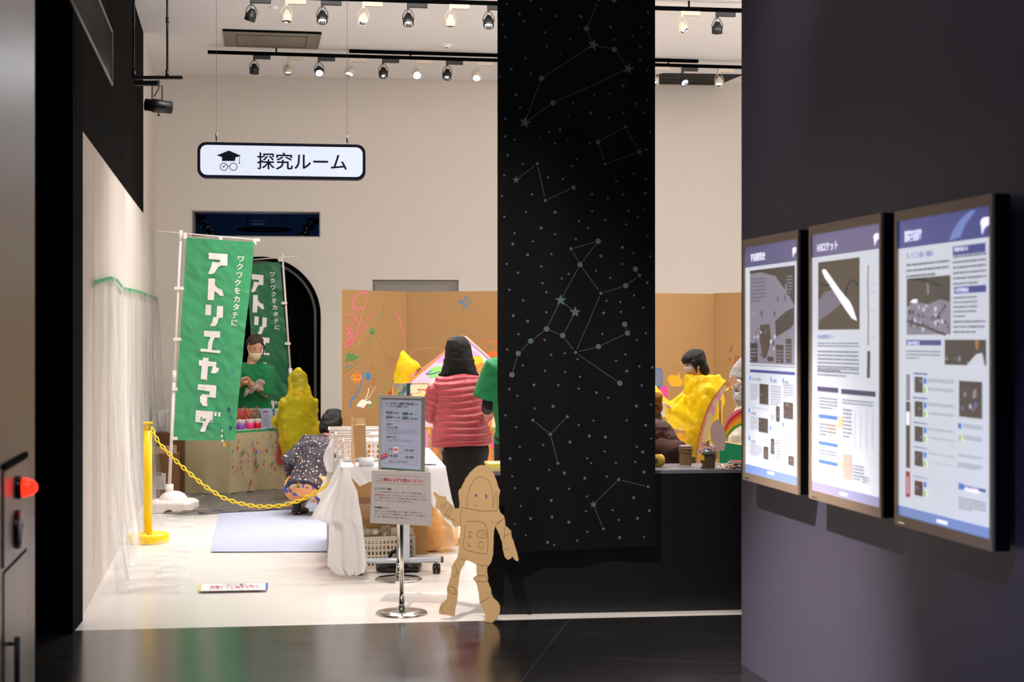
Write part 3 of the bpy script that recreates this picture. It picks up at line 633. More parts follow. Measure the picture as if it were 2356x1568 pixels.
mb.pxrib(SC, [A(300, 770), A(305, 860)], .014, M_pq, .003); mb.pxpoly(SC, [A(160, 925), A(190, 898), A(225, 900), A(215, 930)], M_pw2, .0052); mb.pxrib(SC, [A(150, 740), A(260, 740), A(400, 795)], .006, MATS['screen_dark_green'], .003)
mb.pxrib(SC, [A(140, 1070), A(300, 1125), A(450, 1185)], .008, M_pp, .0052)
for q in ((502, 478, 765, 520), (512, 800, 770, 840), (128, 1224, 408, 1270)): R_(mb, A, *q, M_pb, .003)
R_(mb, A, 435, 1222, 768, 1435, M_pp); blobs(mb, A, 440, 1330, 765, 1430, 14, [M_pq, M_ps, MATS['screen_brown']], .004, .014); mb.pxpoly(SC, [A(610, 1435), A(690, 1340), A(740, 1330), A(760, 1435)], M_pw, .0036); mb.pxpoly(SC, [A(680, 1230), A(715, 1230), A(705, 1310), A(685, 1290)], M_po, .0036)
for q in ((130, 605, 480, 710, 3), (505, 540, 775, 780, 6), (508, 870, 700, 1050, 5), (508, 1060, 770, 1180, 3), (128, 1300, 405, 1390, 3)): lines(mb, A, *q, None, .4)
for y0 in (20, 215, 415, 612, 850):
    R_(mb, B, 195, y0, 262, y0 + 132, M_pp if y0 < 800 else mat('screen_rust', '#8a5a44', .3, emit=.15), .003); blobs(mb, B, 198, y0 + 5, 260, y0 + 128, 3, [M_pq, M_pv], .003, .009, .0036)
    R_(mb, B, 270, y0 + 12, 292, y0 + 60, M_pc, .003); R_(mb, B, 268, y0 + 82, 292, y0 + 130, M_pg, .003)
    lines(mb, B, 300, y0 + 12, 515, y0 + 60, 2, None, .4); lines(mb, B, 300, y0 + 85, 515, y0 + 130, 2, None, .4); lines(mb, B, 185, y0 - 40, 300, y0 - 5, 1, M_pb, .5)
R_(mb, B, 552, 52, 738, 360, M_pp, .003); blobs(mb, B, 560, 60, 735, 355, 9, [M_pq, M_pv, M_pw], .003, .02, .0036)
for q in ((580, 395, 745, 450, 2), (580, 485, 740, 545, 2), (545, 635, 745, 690, 2), (545, 700, 745, 780, 3), (550, 975, 768, 1130, 5)): lines(mb, B, *q, None, .4)
R_(mb, B, 545, 390, 572, 440, M_pc, .003); R_(mb, B, 548, 483, 575, 540, M_pg, .003); R_(mb, B, 548, 880, 768, 950, M_pb, .003); R_(mb, B, 548, 870, 590, 930, M_pc, .0034)
R_(mb, B, 126, 220, 160, 755, M_pp, .003); R_(mb, B, 128, 0, 162, 215, M_pq, .003); R_(mb, B, 130, 300, 156, 410, M_pw2, .0034); R_(mb, B, 124, 775, 160, 990, M_pr, .003); R_(mb, B, 133, 820, 150, 960, mat('screen_pink', '#e0b8c0', .3, emit=.5), .0034)
u_, v_ = SC.uv(*A(115, 400)); mb.text(SC, '国際宇宙探査', u_, v_, .042, M_pw2, .003, w=.13, bold=.03)
u_, v_ = SC.uv(*A(130, 555)); mb.text(SC, '月、そして火星へ 探査の', u_, v_, .022, M_pb, .003, w=.2, bold=.02)
for x_, y_, s_ in ((515, 502, '探査計画とは'), (522, 828, '月周回拠点'), (140, 1250, '日本の宇宙技術')):
    u_, v_ = SC.uv(*A(x_, y_)); mb.text(SC, s_, u_, v_, .015, M_pw2, .0036, w=.09, bold=.02)
u_, v_ = SC.uv(*B(600, 915)); mb.text(SC, '探査の最新情報', u_, v_, .015, M_pw2, .004, w=.09, bold=.02)
u_, v_ = SC.uv(*B(372, 1175)); mb.rect(SC, u_, v_ - .005, u_ + .075, v_ + .006, M_pw2, .003); logo(mb, A, 755, 285, .04)
mb.build('screen', t)

# near wall on the left with the fire alarm
NW = Pl((-2.343 * 0 - 1.615 + .1876 * 2.6, 5 - 2.6), (-1.615, 5.0))
M_nw = mat('hall_metal', '#7d7673', .36, metal=.65, bump=.02, bscale=3)
mb = MB(); mb.slab(NW, [(NW.L - 1.3, 0), (NW.L, 0), (NW.L, 5.6), (NW.L - 1.3, 5.6)], -.3, M_nw, 0)
struct(mb, 'wall_left_hall')
t = thing('fire_alarm_box', 'grey flush fire alarm box with lit red lamp on the near left wall', 'fire alarm', NW.at(30, 1200, .001))
mb = MB()
def nwq(pts): return [NW.uv(*p) for p in pts]
a_ = NW.uv(5, 1085); b_ = NW.uv(60, 1252)
mb.slab(NW, [(a_[0], b_[1]), (b_[0], b_[1]), (b_[0], a_[1]), (a_[0], a_[1])], .006, mat('alarm_plate', '#8f8682', .35, metal=.5), 0); mb.build('plate', t)
mb = MB(); a2 = NW.uv(3, 1078); b2 = NW.uv(58, 1047); mb.slab(NW, [(a2[0], a_[1] + .006), (b2[0], a_[1] + .006), (b2[0], a_[1] + .022), (a2[0], a_[1] + .022)], .01, M_black, .0); mb.build('slot', t)  # black strip paints the shade inside the slot
q_ = NW.uv(33, 1121); c_ = NW.pt(q_[0], q_[1], 0); RN = NW.N.to_track_quat('Z', 'Y').to_matrix()
mb = MB(); mb.lathe([(.036, 0), (.036, .022), (.030, .024)], c_, M_bodyb, 24, rot=RN); mb.build('lamp_base', t)
mb = MB(); mb.lathe([(.030, .018), (.029, .035), (.022, .055), (.012, .066), (.002, .069)], c_, mat('red_lamp', '#d3140c', .2, emit=2.4, ecol='#ff2410'), 24, rot=RN); mb.build('red_lamp', t)
q_ = NW.uv(33, 1217); c_ = NW.pt(q_[0], q_[1], 0)
mb = MB(); mb.lathe([(.060, 0), (.060, .016), (.056, .02)], c_, M_bodyb, 28, rot=RN); mb.build('button_ring', t)
mb = MB(); mb.lathe([(.054, .018), (.052, .024), (.002, .026)], c_, mat('button_white', '#cfc8c6', .3), 28, rot=RN)
pb = Pl((0, 0), (1, 0)); pb.O = c_; pb.U = NW.U; pb.V = Vector((0, 0, 1)); pb.N = NW.N
mb.rect(pb, -.006, -.03, .006, .01, M_dgrey, .0275); mb.poly(pb, [(-.016, .008), (.016, .008), (0, .03)], M_dgrey, .0275); mb.build('push_button', t)
t = thing('hydrant_cabinet', 'tall grey metal cabinet door under the fire alarm on the near left wall', 'cabinet', NW.at(30, 1500, .001))
a_ = NW.uv(7, 1320); b_ = NW.uv(60, 1268)
mb = MB(); mb.slab(NW, [(a_[0], .12), (b_[0], .12), (b_[0], a_[1]), (a_[0], a_[1])], .004, mat('alarm_plate', '#8f8682'), 0); mb.build('door', t)
mb = MB()
for q in ((a_[0] - .004, a_[1], b_[0] + .004, a_[1] + .006), (b_[0], .12, b_[0] + .005, a_[1]), (a_[0] - .005, .12, a_[0], a_[1])): mb.slab(NW, [(q[0], q[1]), (q[2], q[1]), (q[2], q[3]), (q[0], q[3])], .002, M_black, 0)
mb.build('door_gap', t)
q_ = NW.uv(15, 1535); mb = MB(); mb.tube([NW.pt(q_[0], q_[1] - .09, .03), NW.pt(q_[0], q_[1] + .09, .03)], .009, M_dgrey, 10)
for s_ in (-.07, .07): mb.tube([NW.pt(q_[0], q_[1] + s_, .0), NW.pt(q_[0], q_[1] + s_, .03)], .006, M_dgrey, 8)
mb.build('handle', t)

# ---------------------------------------------------------------- counter and star banner
CT = Pl(at(1119, 775, 8.354)[:2], at(1702, 775, 8.513)[:2])
M_cnt = mat('counter_black', '#101213', .36, spec=.5); M_ctop = mat('counter_top', '#6d6a70', .45)
HC = .809
mb = MB(); mb.slab(CT, [(0, .0), (3.2, .0), (3.2, HC - .02), (0, HC - .02)], -.36, M_cnt, 0)
t = tag(mb.build('service_counter'), 'long low black counter wall under the star banner, open to the workshop behind', 'counter')
mb = MB(); mb.slab(CT, [(-.002, HC - .02), (3.2, HC - .02), (3.2, HC), (-.002, HC)], -.42, M_ctop, .0); mb.build('counter_top', t)
mb = MB()
q = [CT.pt(-.001, 0, -.002), CT.pt(-.001, 0, -.36), CT.pt(-.001, HC - .02, -.36), CT.pt(-.001, HC - .02, -.002)]
w = [v - CT.U * .004 for v in q]; mb.face(w[::-1], M_wall); mb.face(q, M_wall)
for i in range(4): mb.face([q[i], w[i], w[(i + 1) % 4], q[(i + 1) % 4]], M_wall)
tag(mb.build('end_panel', t), 'white end panel')
BN = Pl(at(1144, 775, 8.285)[:2], at(1508, 775, 8.375)[:2])
M_ban = mat('banner_black', '#060708', .85, spec=.2); M_star = mat('banner_print', '#53666e', .8, spec=.2); M_line = mat('banner_line', '#565d5e', .8, spec=.2)
bw = BN.uv(1508.5, 775)[0]; vb = BN.uv(1500, 1256)[1]
def bdisp(p):
    """gentle folds of the hanging cloth, stronger at its lower left corner"""
    q = p - BN.O; u = q.dot(BN.U); v = q.z; k = max(0, 1 - (v - vb) / .9) * max(0, 1 - u / .38)
    return p + BN.N * (.012 * math.sin(u * 5.5 + .6) + .006 * math.sin(u * 17 + v * .7) + .05 * k * k * math.sin(1.2 + u * 9)) + BN.U * (.03 * k)
mb = MB(); nu, nv = 60, 70; vs = []; fs = []
for j in range(nv + 1):
    for i in range(nu + 1):
        u = bw * i / nu; v0_ = vb - .022 * max(0, 1 - u / bw); v = v0_ + (4.9 - v0_) * (j / nv) ** 1.6; vs.append(bdisp(BN.pt(u, v)))
for j in range(nv):
    for i in range(nu): k = j * (nu + 1) + i; fs.append((k, k + 1, k + nu + 2, k + nu + 1))
mb.mesh(vs, fs, M_ban, True)
A = crop(1140, 0, 3.136); B = crop(1140, 500, 3.921); Cc = crop(1140, 900, 2.8)
pr = MB(); mpx = BN.O.y / F
dA = "82,34,8 171,103,10 253,8,8 327,70,8 207,156,8 56,179,8 67,269,8 355,238,8 439,121,8 616,118,11 603,207,6 537,285,8 366,339,8 464,400,6 832,193,10 855,285,8 991,261,8 1046,337,8 1046,430,8 1055,195,8 1106,230,8 1103,85,11 1093,504,8 923,618,10 713,682,8 826,676,8 215,423,8 113,502,10 253,532,8 27,555,8 149,684,11 176,775,8 560,745,8 1016,747,8 1095,722,8 690,812,11 919,817,8 1079,812,8 817,847,8 525,843,6 68,859,8 69,986,8 135,1009,8 321,996,5 384,953,8 463,939,11 428,1038,8 519,1018,6 681,1029,8 1120,952,8 1090,1077,8 86,1121,8 195,1184,8 61,1267,8 45,1417,8 375,1283,8 484,1293,8 551,1199,8 587,1149,8 262,1402,8 699,1401,8 872,1305,8 997,1252,8 1086,1289,8 812,1430,8 921,1402,8 1083,1392,11 218,1529,8 427,1532,11 699,1521,8 960,1518,8 1072,1511,8 62,1565,8 1028,1563,8 658,204,20 859,356,20 329,567,20 412,745,20 856,-2,20 749,-5,12 940,912,11 794,1182,11 300,1182,11 358,1447,11"
dB = "410,97,13 171,143,10 154,242,13 337,217,9 534,153,10 753,34,10 837,92,10 723,196,10 994,22,10 1179,63,10 1373,166,10 1146,270,13 1245,321,10 1399,350,10 953,348,13 1145,419,10 288,339,13 502,331,10 99,420,10 411,442,10 201,498,10 422,593,10 594,551,10 658,510,10 907,481,10 1039,543,10 1372,586,13 122,653,10 247,748,10 457,675,10 1251,703,10 1004,750,10 1129,763,10 1336,811,10 457,855,10 158,885,13 289,934,13 978,861,13 1132,851,10 205,1052,10 442,1103,10 967,1052,10 1277,1103,10 1358,1042,10 104,1188,10 501,1238,10 622,1224,10 739,1278,10 1175,1236,10 1090,1291,10 243,1334,10 444,1383,10 625,1394,10 761,1436,10 1299,1342,10 1417,1352,13 1185,1385,13 346,1510,13 123,1547,10 564,1511,10 750,1542,10 1320,1513,10 929,213,25 763,425,25 1264,465,25 1175,615,25 459,1006,25 603,1064,25 316,1114,25 203,1226,25 145,1417,25 1167,963,25 1192,1042,25 932,1164,25 1124,1494,25 680,284,15 1301,522,15 954,684,15 721,1217,15"
dC = "137,27,7 652,8,9 728,41,7 250,109,7 369,95,10 57,153,7 126,228,7 908,93,10 1004,85,7 846,187,7 632,189,7 535,216,7 968,218,10 605,287,10 710,295,10 478,325,10 302,343,7 146,355,7 706,387,7 910,357,7 1004,303,7 949,390,10 79,430,10 213,438,7 591,431,7 617,462,7 778,462,7 901,454,7 341,505,7 441,524,10 89,544,7 575,558,10 720,550,7 958,519,10 105,619,7 262,624,10 472,625,7 588,676,7 353,701,10 892,685,10 141,734,7 582,770,7 757,766,7 796,828,7 915,817,10 992,768,10 209,816,10 357,807,10 471,840,10 97,846,6 171,922,7 592,903,7 801,942,10 957,937,7 525,959,7 326,970,10 372,988,7 237,184,10 461,162,10 399,462,10 796,569,10 984,614,10 697,886,10"
for s_, cf, k in ((dA, A, 3.136), (dB, B, 3.921), (dC, Cc, 2.8)):
    for q in s_.split():
        x, y, r = map(float, q.split(',')); u, v = BN.uv(*cf(x, y)); pr.disc(BN, u, v, r / k * mpx, M_star, .003, 12)
for cf, k, L in ((A, 3.136, ((706, 322, 44, .25), (961, 494, 42, .2), (211, 884, 44, .2), (742, 1022, 28, 0), (1039, 1094, 24, 0), (147, 1299, 28, 0), (562, 1353, 24, 0))), (B, 3.921, ((585, 747, 56, 0), (717, 854, 56, 0))), (Cc, 2.8, ((350, 275, 18, 0), (632, 729, 26, 0)))):
    for x, y, r, a_ in L: u, v = BN.uv(*cf(x, y)); pr.star(BN, u, v, r / k * mpx, M_star, .0035, a_)
lA = ((749, -5, 658, 204), (658, 204, 706, 322), (706, 322, 859, 356), (859, 356, 961, 494), (961, 494, 412, 745), (412, 745, 211, 884), (211, 884, 329, 567), (329, 567, 706, 322), (742, 1022, 940, 912), (940, 912, 1039, 1094), (1039, 1094, 794, 1182), (794, 1182, 742, 1022), (147, 1299, 300, 1182), (300, 1182, 358, 1447), (358, 1447, 562, 1353))
lB = ((680, 284, 929, 213), (680, 284, 763, 425), (929, 213, 763, 425), (763, 425, 585, 747), (763, 425, 954, 684), (954, 684, 1175, 615), (1175, 615, 1301, 522), (1301, 522, 1264, 465), (585, 747, 717, 854), (585, 747, 459, 1006), (717, 854, 603, 1064), (459, 1006, 603, 1064), (459, 1006, 316, 1114), (316, 1114, 203, 1226), (203, 1226, 145, 1417), (603, 1064, 721, 1217), (721, 1217, 954, 684), (721, 1217, 932, 1164), (932, 1164, 1192, 1042), (1192, 1042, 1167, 963), (721, 1217, 1124, 1494))
lC = ((237, 184, 350, 275), (461, 162, 350, 275), (350, 275, 399, 462), (632, 729, 796, 569), (796, 569, 984, 614), (632, 729, 697, 886))
for L, cf, k, gap in ((lA, A, 3.136, 26), (lB, B, 3.921, 32), (lC, Cc, 2.8, 18)):
    for x0, y0, x1, y1 in L:
        a_ = Vector((x0, y0)); b_ = Vector((x1, y1)); d = b_ - a_; g = min(gap, d.length * .35); e = d.normalized() * g; a_ += e; b_ -= e; nn_ = 10
        pr.ribbon(BN, [BN.uv(*cf(*(a_ + (b_ - a_) * i / nn_))) for i in range(nn_ + 1)], .0032, M_line, .0028)
for v in pr.bm.verts: v.co = bdisp(v.co)
k = len(mb.bm.verts); me_ = bpy.data.meshes.new('x'); pr.bm.to_mesh(me_)
mb.mesh([v.co.copy() for v in me_.vertices], [], M_star); mb.bm.verts.ensure_lookup_table()
mi_ = [mb.mi(m) for m in pr.mats]
for p in me_.polygons:
    f = mb.bm.faces.new([mb.bm.verts[k + i] for i in p.vertices]); f.material_index = mi_[p.material_index]
t = mb.build('star_banner'); tag(t, 'tall black hanging cloth banner printed with grey constellations and stars', 'banner')
for sx in (.05, bw / 2, bw - .05):
    pass
mb = MB(); a_ = BN.pt(-.03, 4.92); b_ = BN.pt(bw + .03, 4.92); mb.tube([a_, b_], .014, M_blackm, 10); mb.build('hanging_rod', t)
for u in (.1, bw - .1): mb = MB(); mb.tube([BN.pt(u, 4.92), BN.pt(u, 5.6)], .004, M_blackm, 6); mb.build('hanging_cord', t)

# ---------------------------------------------------------------- hanging room sign
SG = Pl(at(454, 775, 9.95)[:2], at(841, 775, 10.1)[:2])
w_ = SG.uv(841, 775)[0]; v1_ = SG.uv(454, 326)[1]; v0_ = SG.uv(454, 408.5)[1]
def rrect(u0, v0, u1, v1, r, n=8):
    P_ = []
    for cx, cy, a0 in ((u1 - r, v1 - r, 0), (u0 + r, v1 - r, 90), (u0 + r, v0 + r, 180), (u1 - r, v0 + r, 270)):
        for i in range(n + 1): a = math.radians(a0 + 90 * i / n); P_.append((cx + r * math.cos(a), cy + r * math.sin(a)))
    return P_
t = thing('room_sign', 'white illuminated hanging room sign with navy rim, graduation cap icon and Japanese lettering', 'sign', SG.pt(w_ / 2, v0_))
M_navy = mat('sign_navy', '#121a38', .5); M_navt = mat('sign_letter', '#252a52', .5)
mb = MB(); mb.slab(SG, rrect(0, v0_, w_, v1_, .058), -.07, M_navy, .0); mb.build('frame', t)
fr = .020
mb = MB(); mb.slab(SG, rrect(fr, v0_ + fr, w_ - fr, v1_ - fr, .044), .003, mat('sign_face', '#e9f0fb', .4, emit=.62, ecol='#e3edfd'), .0)
S = crop(440, 0, 3.272)
def sgp(pts): return [SG.uv(*S(*p)) for p in pts]
mb.poly(SG, sgp([(192, 1169), (283, 1133), (375, 1172), (333, 1186), (331, 1212), (232, 1212), (232, 1183)]), M_navy, .005)
mb.ribbon(SG, sgp([(364, 1176), (363, 1216)]), .004, M_navy, .005); mb.poly(SG, sgp([(362, 1215), (370, 1230), (356, 1230)]), M_navy, .005)
for cx_ in (246, 318):
    u, v = SG.uv(*S(cx_, 1255)); mb.ribbon(SG, [(u + .0245 * math.cos(a), v + .0245 * math.sin(a)) for a in (2 * math.pi * i / 24 for i in range(24))], .0045, M_navy, .005, True)
mb.ribbon(SG, sgp([(273, 1251), (291, 1251)]), .0045, M_navy, .005); mb.ribbon(SG, sgp([(234, 1262), (262, 1240)]), .0045, M_navy, .005); mb.ribbon(SG, sgp([(237, 1246), (252, 1262)]), .003, M_navy, .005)
u, v = SG.uv(*S(496, 1213)); u2 = SG.uv(*S(1172, 1222))[0]
mb.text(SG, '探究ルーム', u, v, .122, M_navt, .005, w=u2 - u, bold=.012)
mb.build('light_face', t)
for px in (497, 799):
    u, _ = SG.uv(px, 700); mb = MB(); p = SG.pt(u, v1_, -.035)
    mb.tube([p + Vector((0, 0, .05)), Vector((p.x, p.y, ZC))], .0011, mat('steel_wire', '#8c8680', .4, metal=.6), 6); mb.build('wire', t)
    mb = MB(); mb.tube([p, p + Vector((0, 0, .03))], .0025, M_ref, 8); mb.tube([p + Vector((0, 0, .02)), p + Vector((0, 0, .065))], .006, M_ref, 10); mb.build('turnbuckle', t)

# ---------------------------------------------------------------- hanging glass, projector on pipes
GP0 = at(258, 75, 7.6); GP1 = at(258, 195, 7.6); dd = Vector((-GP0.x * 0 + .1844, -.9828, 0))
t = thing('hanging_glass_panel', 'clear hanging glass panel with thin pale edge against the black upper left wall', 'glass panel', GP1)
gl = film('smoke_glass', '#556068', .06, .02, 1)
q = [GP1, GP1 + dd * 2.6, GP1 + dd * 2.6 + Vector((0, 0, GP0.z - GP1.z)), GP0]
mb = MB(); w = [v + Vector((-.008, 0, 0)) for v in q]; mb.face(q, gl); mb.face(w[::-1], gl); mb.build('pane', t)
M_edge = mat('glass_edge', '#8c8478', .3)
for nm, (a_, b_) in (('edge_strip', (q[0], q[1])), ('edge_strip', (q[3], q[2])), ('edge_strip', (q[0], q[3]))):
    mb = MB(); mb.tube([a_, b_], .006, M_edge, 6); mb.build(nm, t)
for k_ in (.5, 1.0): mb = MB(); mb.tube([q[3] + dd * k_, q[3] + dd * k_ + Vector((0, 0, 5.6 - q[3].z))], .0035, M_blackm, 6); mb.build('rod', t)
dpt = 11.0
p0 = at(309, 178, dpt); p1 = at(420, 179, dpt); M_pipe = mat('pipe_black', '#0c0c0e', .35)
t = thing('lighting_bar', 'short black ceiling bar hung on two black pipes at upper left', 'lighting bar', (p0 + p1) / 2)
mb = MB(); mb.box((p0 + p1) / 2 - Vector((0, 0, .0)), (p1.x - p0.x, .035, .022), M_pipe); mb.build('bar', t)
for px in (308, 385):
    p = at(px, 178, dpt); top = Vector((p.x, p.y, ZC)); mb = MB(); mb.tube([p, top], .0085, M_pipe, 10); mb.build('pipe', t)
    mb = MB(); mb.tube([p + Vector((0, 0, .0)), p + Vector((0, 0, .055))], .014, M_pipe, 10); mb.build('coupling', t)
    mb = MB(); mb.tube([at(px, 53, dpt), at(px, 40, dpt)], .012, M_pipe, 10); mb.build('pipe_joint', t)
t = thing('stage_projector', 'black cylindrical stage projector hanging from the short black bar', 'projector', at(365, 245, dpt))
mb = MB(); a_ = at(310, 190, dpt); b_ = at(366, 193, dpt); mb.box((a_ + b_) / 2, (b_.x - a_.x, .05, .035), M_pipe, bev=.004); mb.build('adapter', t)
mb = MB(); mb.tube([at(350, 232, dpt), at(350, 197, dpt), at(373, 198, dpt), at(373, 232, dpt)], .005, M_pipe, 8, smooth=False); mb.build('yoke', t)
mb = MB(); mb.tube([at(366, 184, dpt), at(365, 205, dpt), at(354, 222, dpt)], .004, M_pipe, 8); mb.build('cable', t)
c_ = at(365, 244, dpt); RX = Matrix.Rotation(math.radians(90), 3, 'Y') @ Matrix.Identity(3); RX = Matrix.Rotation(math.radians(4), 3, 'Y') @ RX; RX = Matrix.Rotation(math.radians(20), 3, 'Z') @ RX
mb = MB(); mb.lathe([(.025, -.105), (.044, -.10), (.044, -.05), (.050, -.045), (.052, .0), (.046, .04), (.044, .075), (.04, .10), (.01, .105)], c_, M_pipe, 24, rot=RX); mb.build('body', t)
mb = MB()
for i in range(9): mb.lathe([(.047, .045 + i * .006), (.047, .048 + i * .006)], c_, M_dgrey, 24, rot=RX)
tag(mb.build('cooling_fins', t)); mb = MB(); mb.lathe([(.006, -.0), (.008, -.02)], c_ + Vector((.0, 0, -.055)), M_pipe, 10); mb.build('knob', t)
# ---------------------------------------------------------------- people
M_skin = mat('skin', '#d49a7c', .5, bump=.05, bscale=80); M_skin2 = mat('skin_light', '#e0ab8e', .5)
M_hair = mat('black_hair', '#0a0807', .5, spec=.3, bump=.8, bscale=26, stretch=(8, 8, .5)); M_hairb = mat('dark_brown_hair', '#2c1711', .42, bump=.8, bscale=22, stretch=(8, 8, .5), vary=.35, vscale=12)
M_eye = mat('eye_dark', '#17100e', .3); M_mask = mat('mask_cream', '#ead9b8', .7); M_rain = veil('yellow_raincoat', '#ffec2c', .5, .42, .16, .6, 9)
M_raind = veil('yellow_raincoat_deep', '#e8cf12', .34, .35, .25, .5, 11)
M_cloth = mat('black_cloth', '#0f0e10', .85); M_olive = mat('dark_shirt', '#7c8460', .85); M_greenT = mat('green_cotton', '#06743f', .8, bump=.15, bscale=24)
def ik(a, b, l1, l2, hint):
    a, b, hint = Vector(a), Vector(b), Vector(hint); d = b - a; L = min(d.length, (l1 + l2) * .999); n = d.normalized()
    b = a + n * L; x = (l1 * l1 - l2 * l2 + L * L) / (2 * L); h = math.sqrt(max(0, l1 * l1 - x * x))
    q = hint - n * hint.dot(n); q = q.normalized() if q.length > 1e-4 else Vector((0, 0, 1))
    return a + n * x + q * h, b
class Fig:
    """local axes: x to the person's right, y forward, z up; yaw 0 faces away from the camera (+Y)"""
    def __init__(s, x, y, h, yaw, lean=0, hipz=.5, hipf=0, hands=None, feet=None, hp=0, hy=0, hs=1.0, knee=(0, 1, .1), elbow=(0, -.6, -1), headoff=(0, 0, 0), twist=0, z=0):
        s.h = h; s.base = Vector((x, y, z)); s.Rz = rotz(math.radians(yaw)); s.S = {}
        hip = Vector((0, hipf, hipz)); Rl = Matrix.Rotation(-math.radians(lean), 3, 'X'); s.Rl = Rl
        up = lambda px, py, pz: hip + Rl @ Vector((px, py, pz - .5))
        J = s.J = {}
        J['hip'] = hip; J['waist'] = up(0, 0, .60); J['chest'] = up(0, .0, .73); J['neck'] = up(0, -.008, .825); J['head0'] = up(0, 0, .865) + Vector(headoff)
        for k, sx in (('L', -1), ('R', 1)):
            J['sh' + k] = up(sx * .105, 0, .80); J['hj' + k] = hip + Vector((sx * .052, 0, -.01))
            hd = Vector((hands or {}).get(k, (sx * .15, .02, .46)))
            J['el' + k], J['wr' + k] = ik(J['sh' + k], hd, .175, .15, Vector((sx * .35, elbow[1], elbow[2])))
            ft = Vector((feet or {}).get(k, (sx * .055, 0, .045)))
            J['kn' + k], J['an' + k] = ik(J['hj' + k], ft, .235, .225, Vector((sx * knee[0], knee[1], knee[2])))
        s.hs = hs; s.HR = Matrix.Rotation(math.radians(hy), 3, 'Z') @ Matrix.Rotation(-math.radians(hp), 3, 'X')
        s.up = up; s.root = None
    def W(s, p): return s.base + s.Rz @ (Vector(p) * s.h)
    def D(s, v): return s.Rz @ Vector(v)
    def Hd(s, p):                     # head coordinates in metres of a 1.6 m adult, origin at the chin level axis
        k = s.hs * s.h / 1.6 / s.h if False else s.hs / 1.6
        return s.W(s.J['head0'] + s.HR @ (Vector(p) * k))
    def head_sections(s, mb, secs, m, seg=20):
        lat = s.D(s.HR @ Vector((1, 0, 0))); k = s.hs * s.h / 1.6
        mb.rings([[s.Hd((q[3] * 0 + q[1] * math.cos(a), q[2] + q[3] * math.sin(a), q[0])) for a in (2 * math.pi * j / seg for j in range(seg))] for q in secs], m)
    def body(s, name, label, cat='person', m=None, voxel=.008, group=None, nohand=()):
        mb = MB(); m = m or M_skin; J = s.J; h = s.h; W = s.W; lat = s.D((1, 0, 0)); k = s.hs * h / 1.6
        # (z, rx, cy, ry) head
        s.head_sections(mb, [(-.004, .016, .052, .014), (.0, .028, .045, .030), (.022, .046, .030, .055), (.055, .060, .012, .078), (.09, .069, .0, .090), (.13, .074, -.004, .095), (.165, .074, -.006, .095), (.195, .064, -.006, .082), (.218, .042, -.006, .056), (.23, .014, -.006, .02)], m)
        mb.ball(s.Hd((0, .094, .085)), (.013 * k, .016 * k, .018 * k), m); mb.tube([s.Hd((0, .088, .12)), s.Hd((0, .098, .09))], [.007 * k, .010 * k], m)
        for sx in (-1, 1):
            mb.ball(s.Hd((sx * .075, -.004, .10)), (.008 * k, .017 * k, .028 * k), m, rot=s.Rz @ s.HR)
        mb.ball(s.Hd((0, .082, .045)), (.02 * k, .01 * k, .008 * k), m, rot=s.Rz @ s.HR)
        mb.loft([(W(J['neck'] - Vector((0, 0, .03))), .040 * h, .036 * h), (W(J['neck']), .033 * h, .032 * h), (s.Hd((0, -.015, .05)), .047 * k, .047 * k)], lat, m)
        mb.loft([(W(J['hip'] + Vector((0, 0, -.045))), .075 * h, .05 * h), (W(J['hip']), .098 * h, .066 * h), (W(J['waist']), .080 * h, .055 * h), (W(J['chest']), .098 * h, .066 * h), (W(s.up(0, 0, .79)), .100 * h, .052 * h), (W(s.up(0, 0, .825)), .05 * h, .035 * h)], lat, m)
        for K, sx in (('L', -1), ('R', 1)):
            mb.tube([W(s.up(sx * .06, 0, .80)), W(J['sh' + K]), W(J['el' + K]), W(J['wr' + K])], [.03 * h, .031 * h, .025 * h, .0165 * h], m, 12)
            mb.tube([W(J['hj' + K] + Vector((0, 0, .03))), W(J['hj' + K]), W(J['kn' + K]), W(J['kn' + K] * .6 + J['an' + K] * .4), W(J['an' + K])], [.05 * h, .052 * h, .033 * h, .032 * h, .020 * h], m, 12)
            a = J['an' + K]; mb.tube([W(a + Vector((0, -.018, -.018))), W(a + Vector((sx * .006, .05, -.03))), W(a + Vector((sx * .01, .09, -.034)))], [.02 * h, .02 * h, .012 * h], m, 10)
            if K not in nohand: s.hand(mb, K, m)
        o = fused(mb, name, m, None, voxel, 2); tag(o, label, cat, group); s.root = o; return o
    def hand(s, mb, K, m, curl=.55):
        """palm, four unequal bent fingers and a thumb from the side of the palm"""
        J = s.J; sx = -1 if K == 'L' else 1; w = J['wr' + K]; d = (w - J['el' + K]).normalized(); side = Vector((-sx, 0, 0)); side = (side - d * side.dot(d)).normalized(); n = d.cross(side) * sx
        if n.z > 0 and abs(n.z) > .3: n = -n      # palm looks down
        u = .1 / 1.6; k = u / .1                     # fractions of stature per metre of a 1.6 m adult
        p = w + d * .085 * k
        mb.loft([(s.W(w), .022 * k * s.h, .015 * k * s.h), (s.W(w + d * .03 * k), .032 * k * s.h, .014 * k * s.h), (s.W(w + d * .08 * k), .040 * k * s.h, .013 * k * s.h)], s.D(side), m, 12)
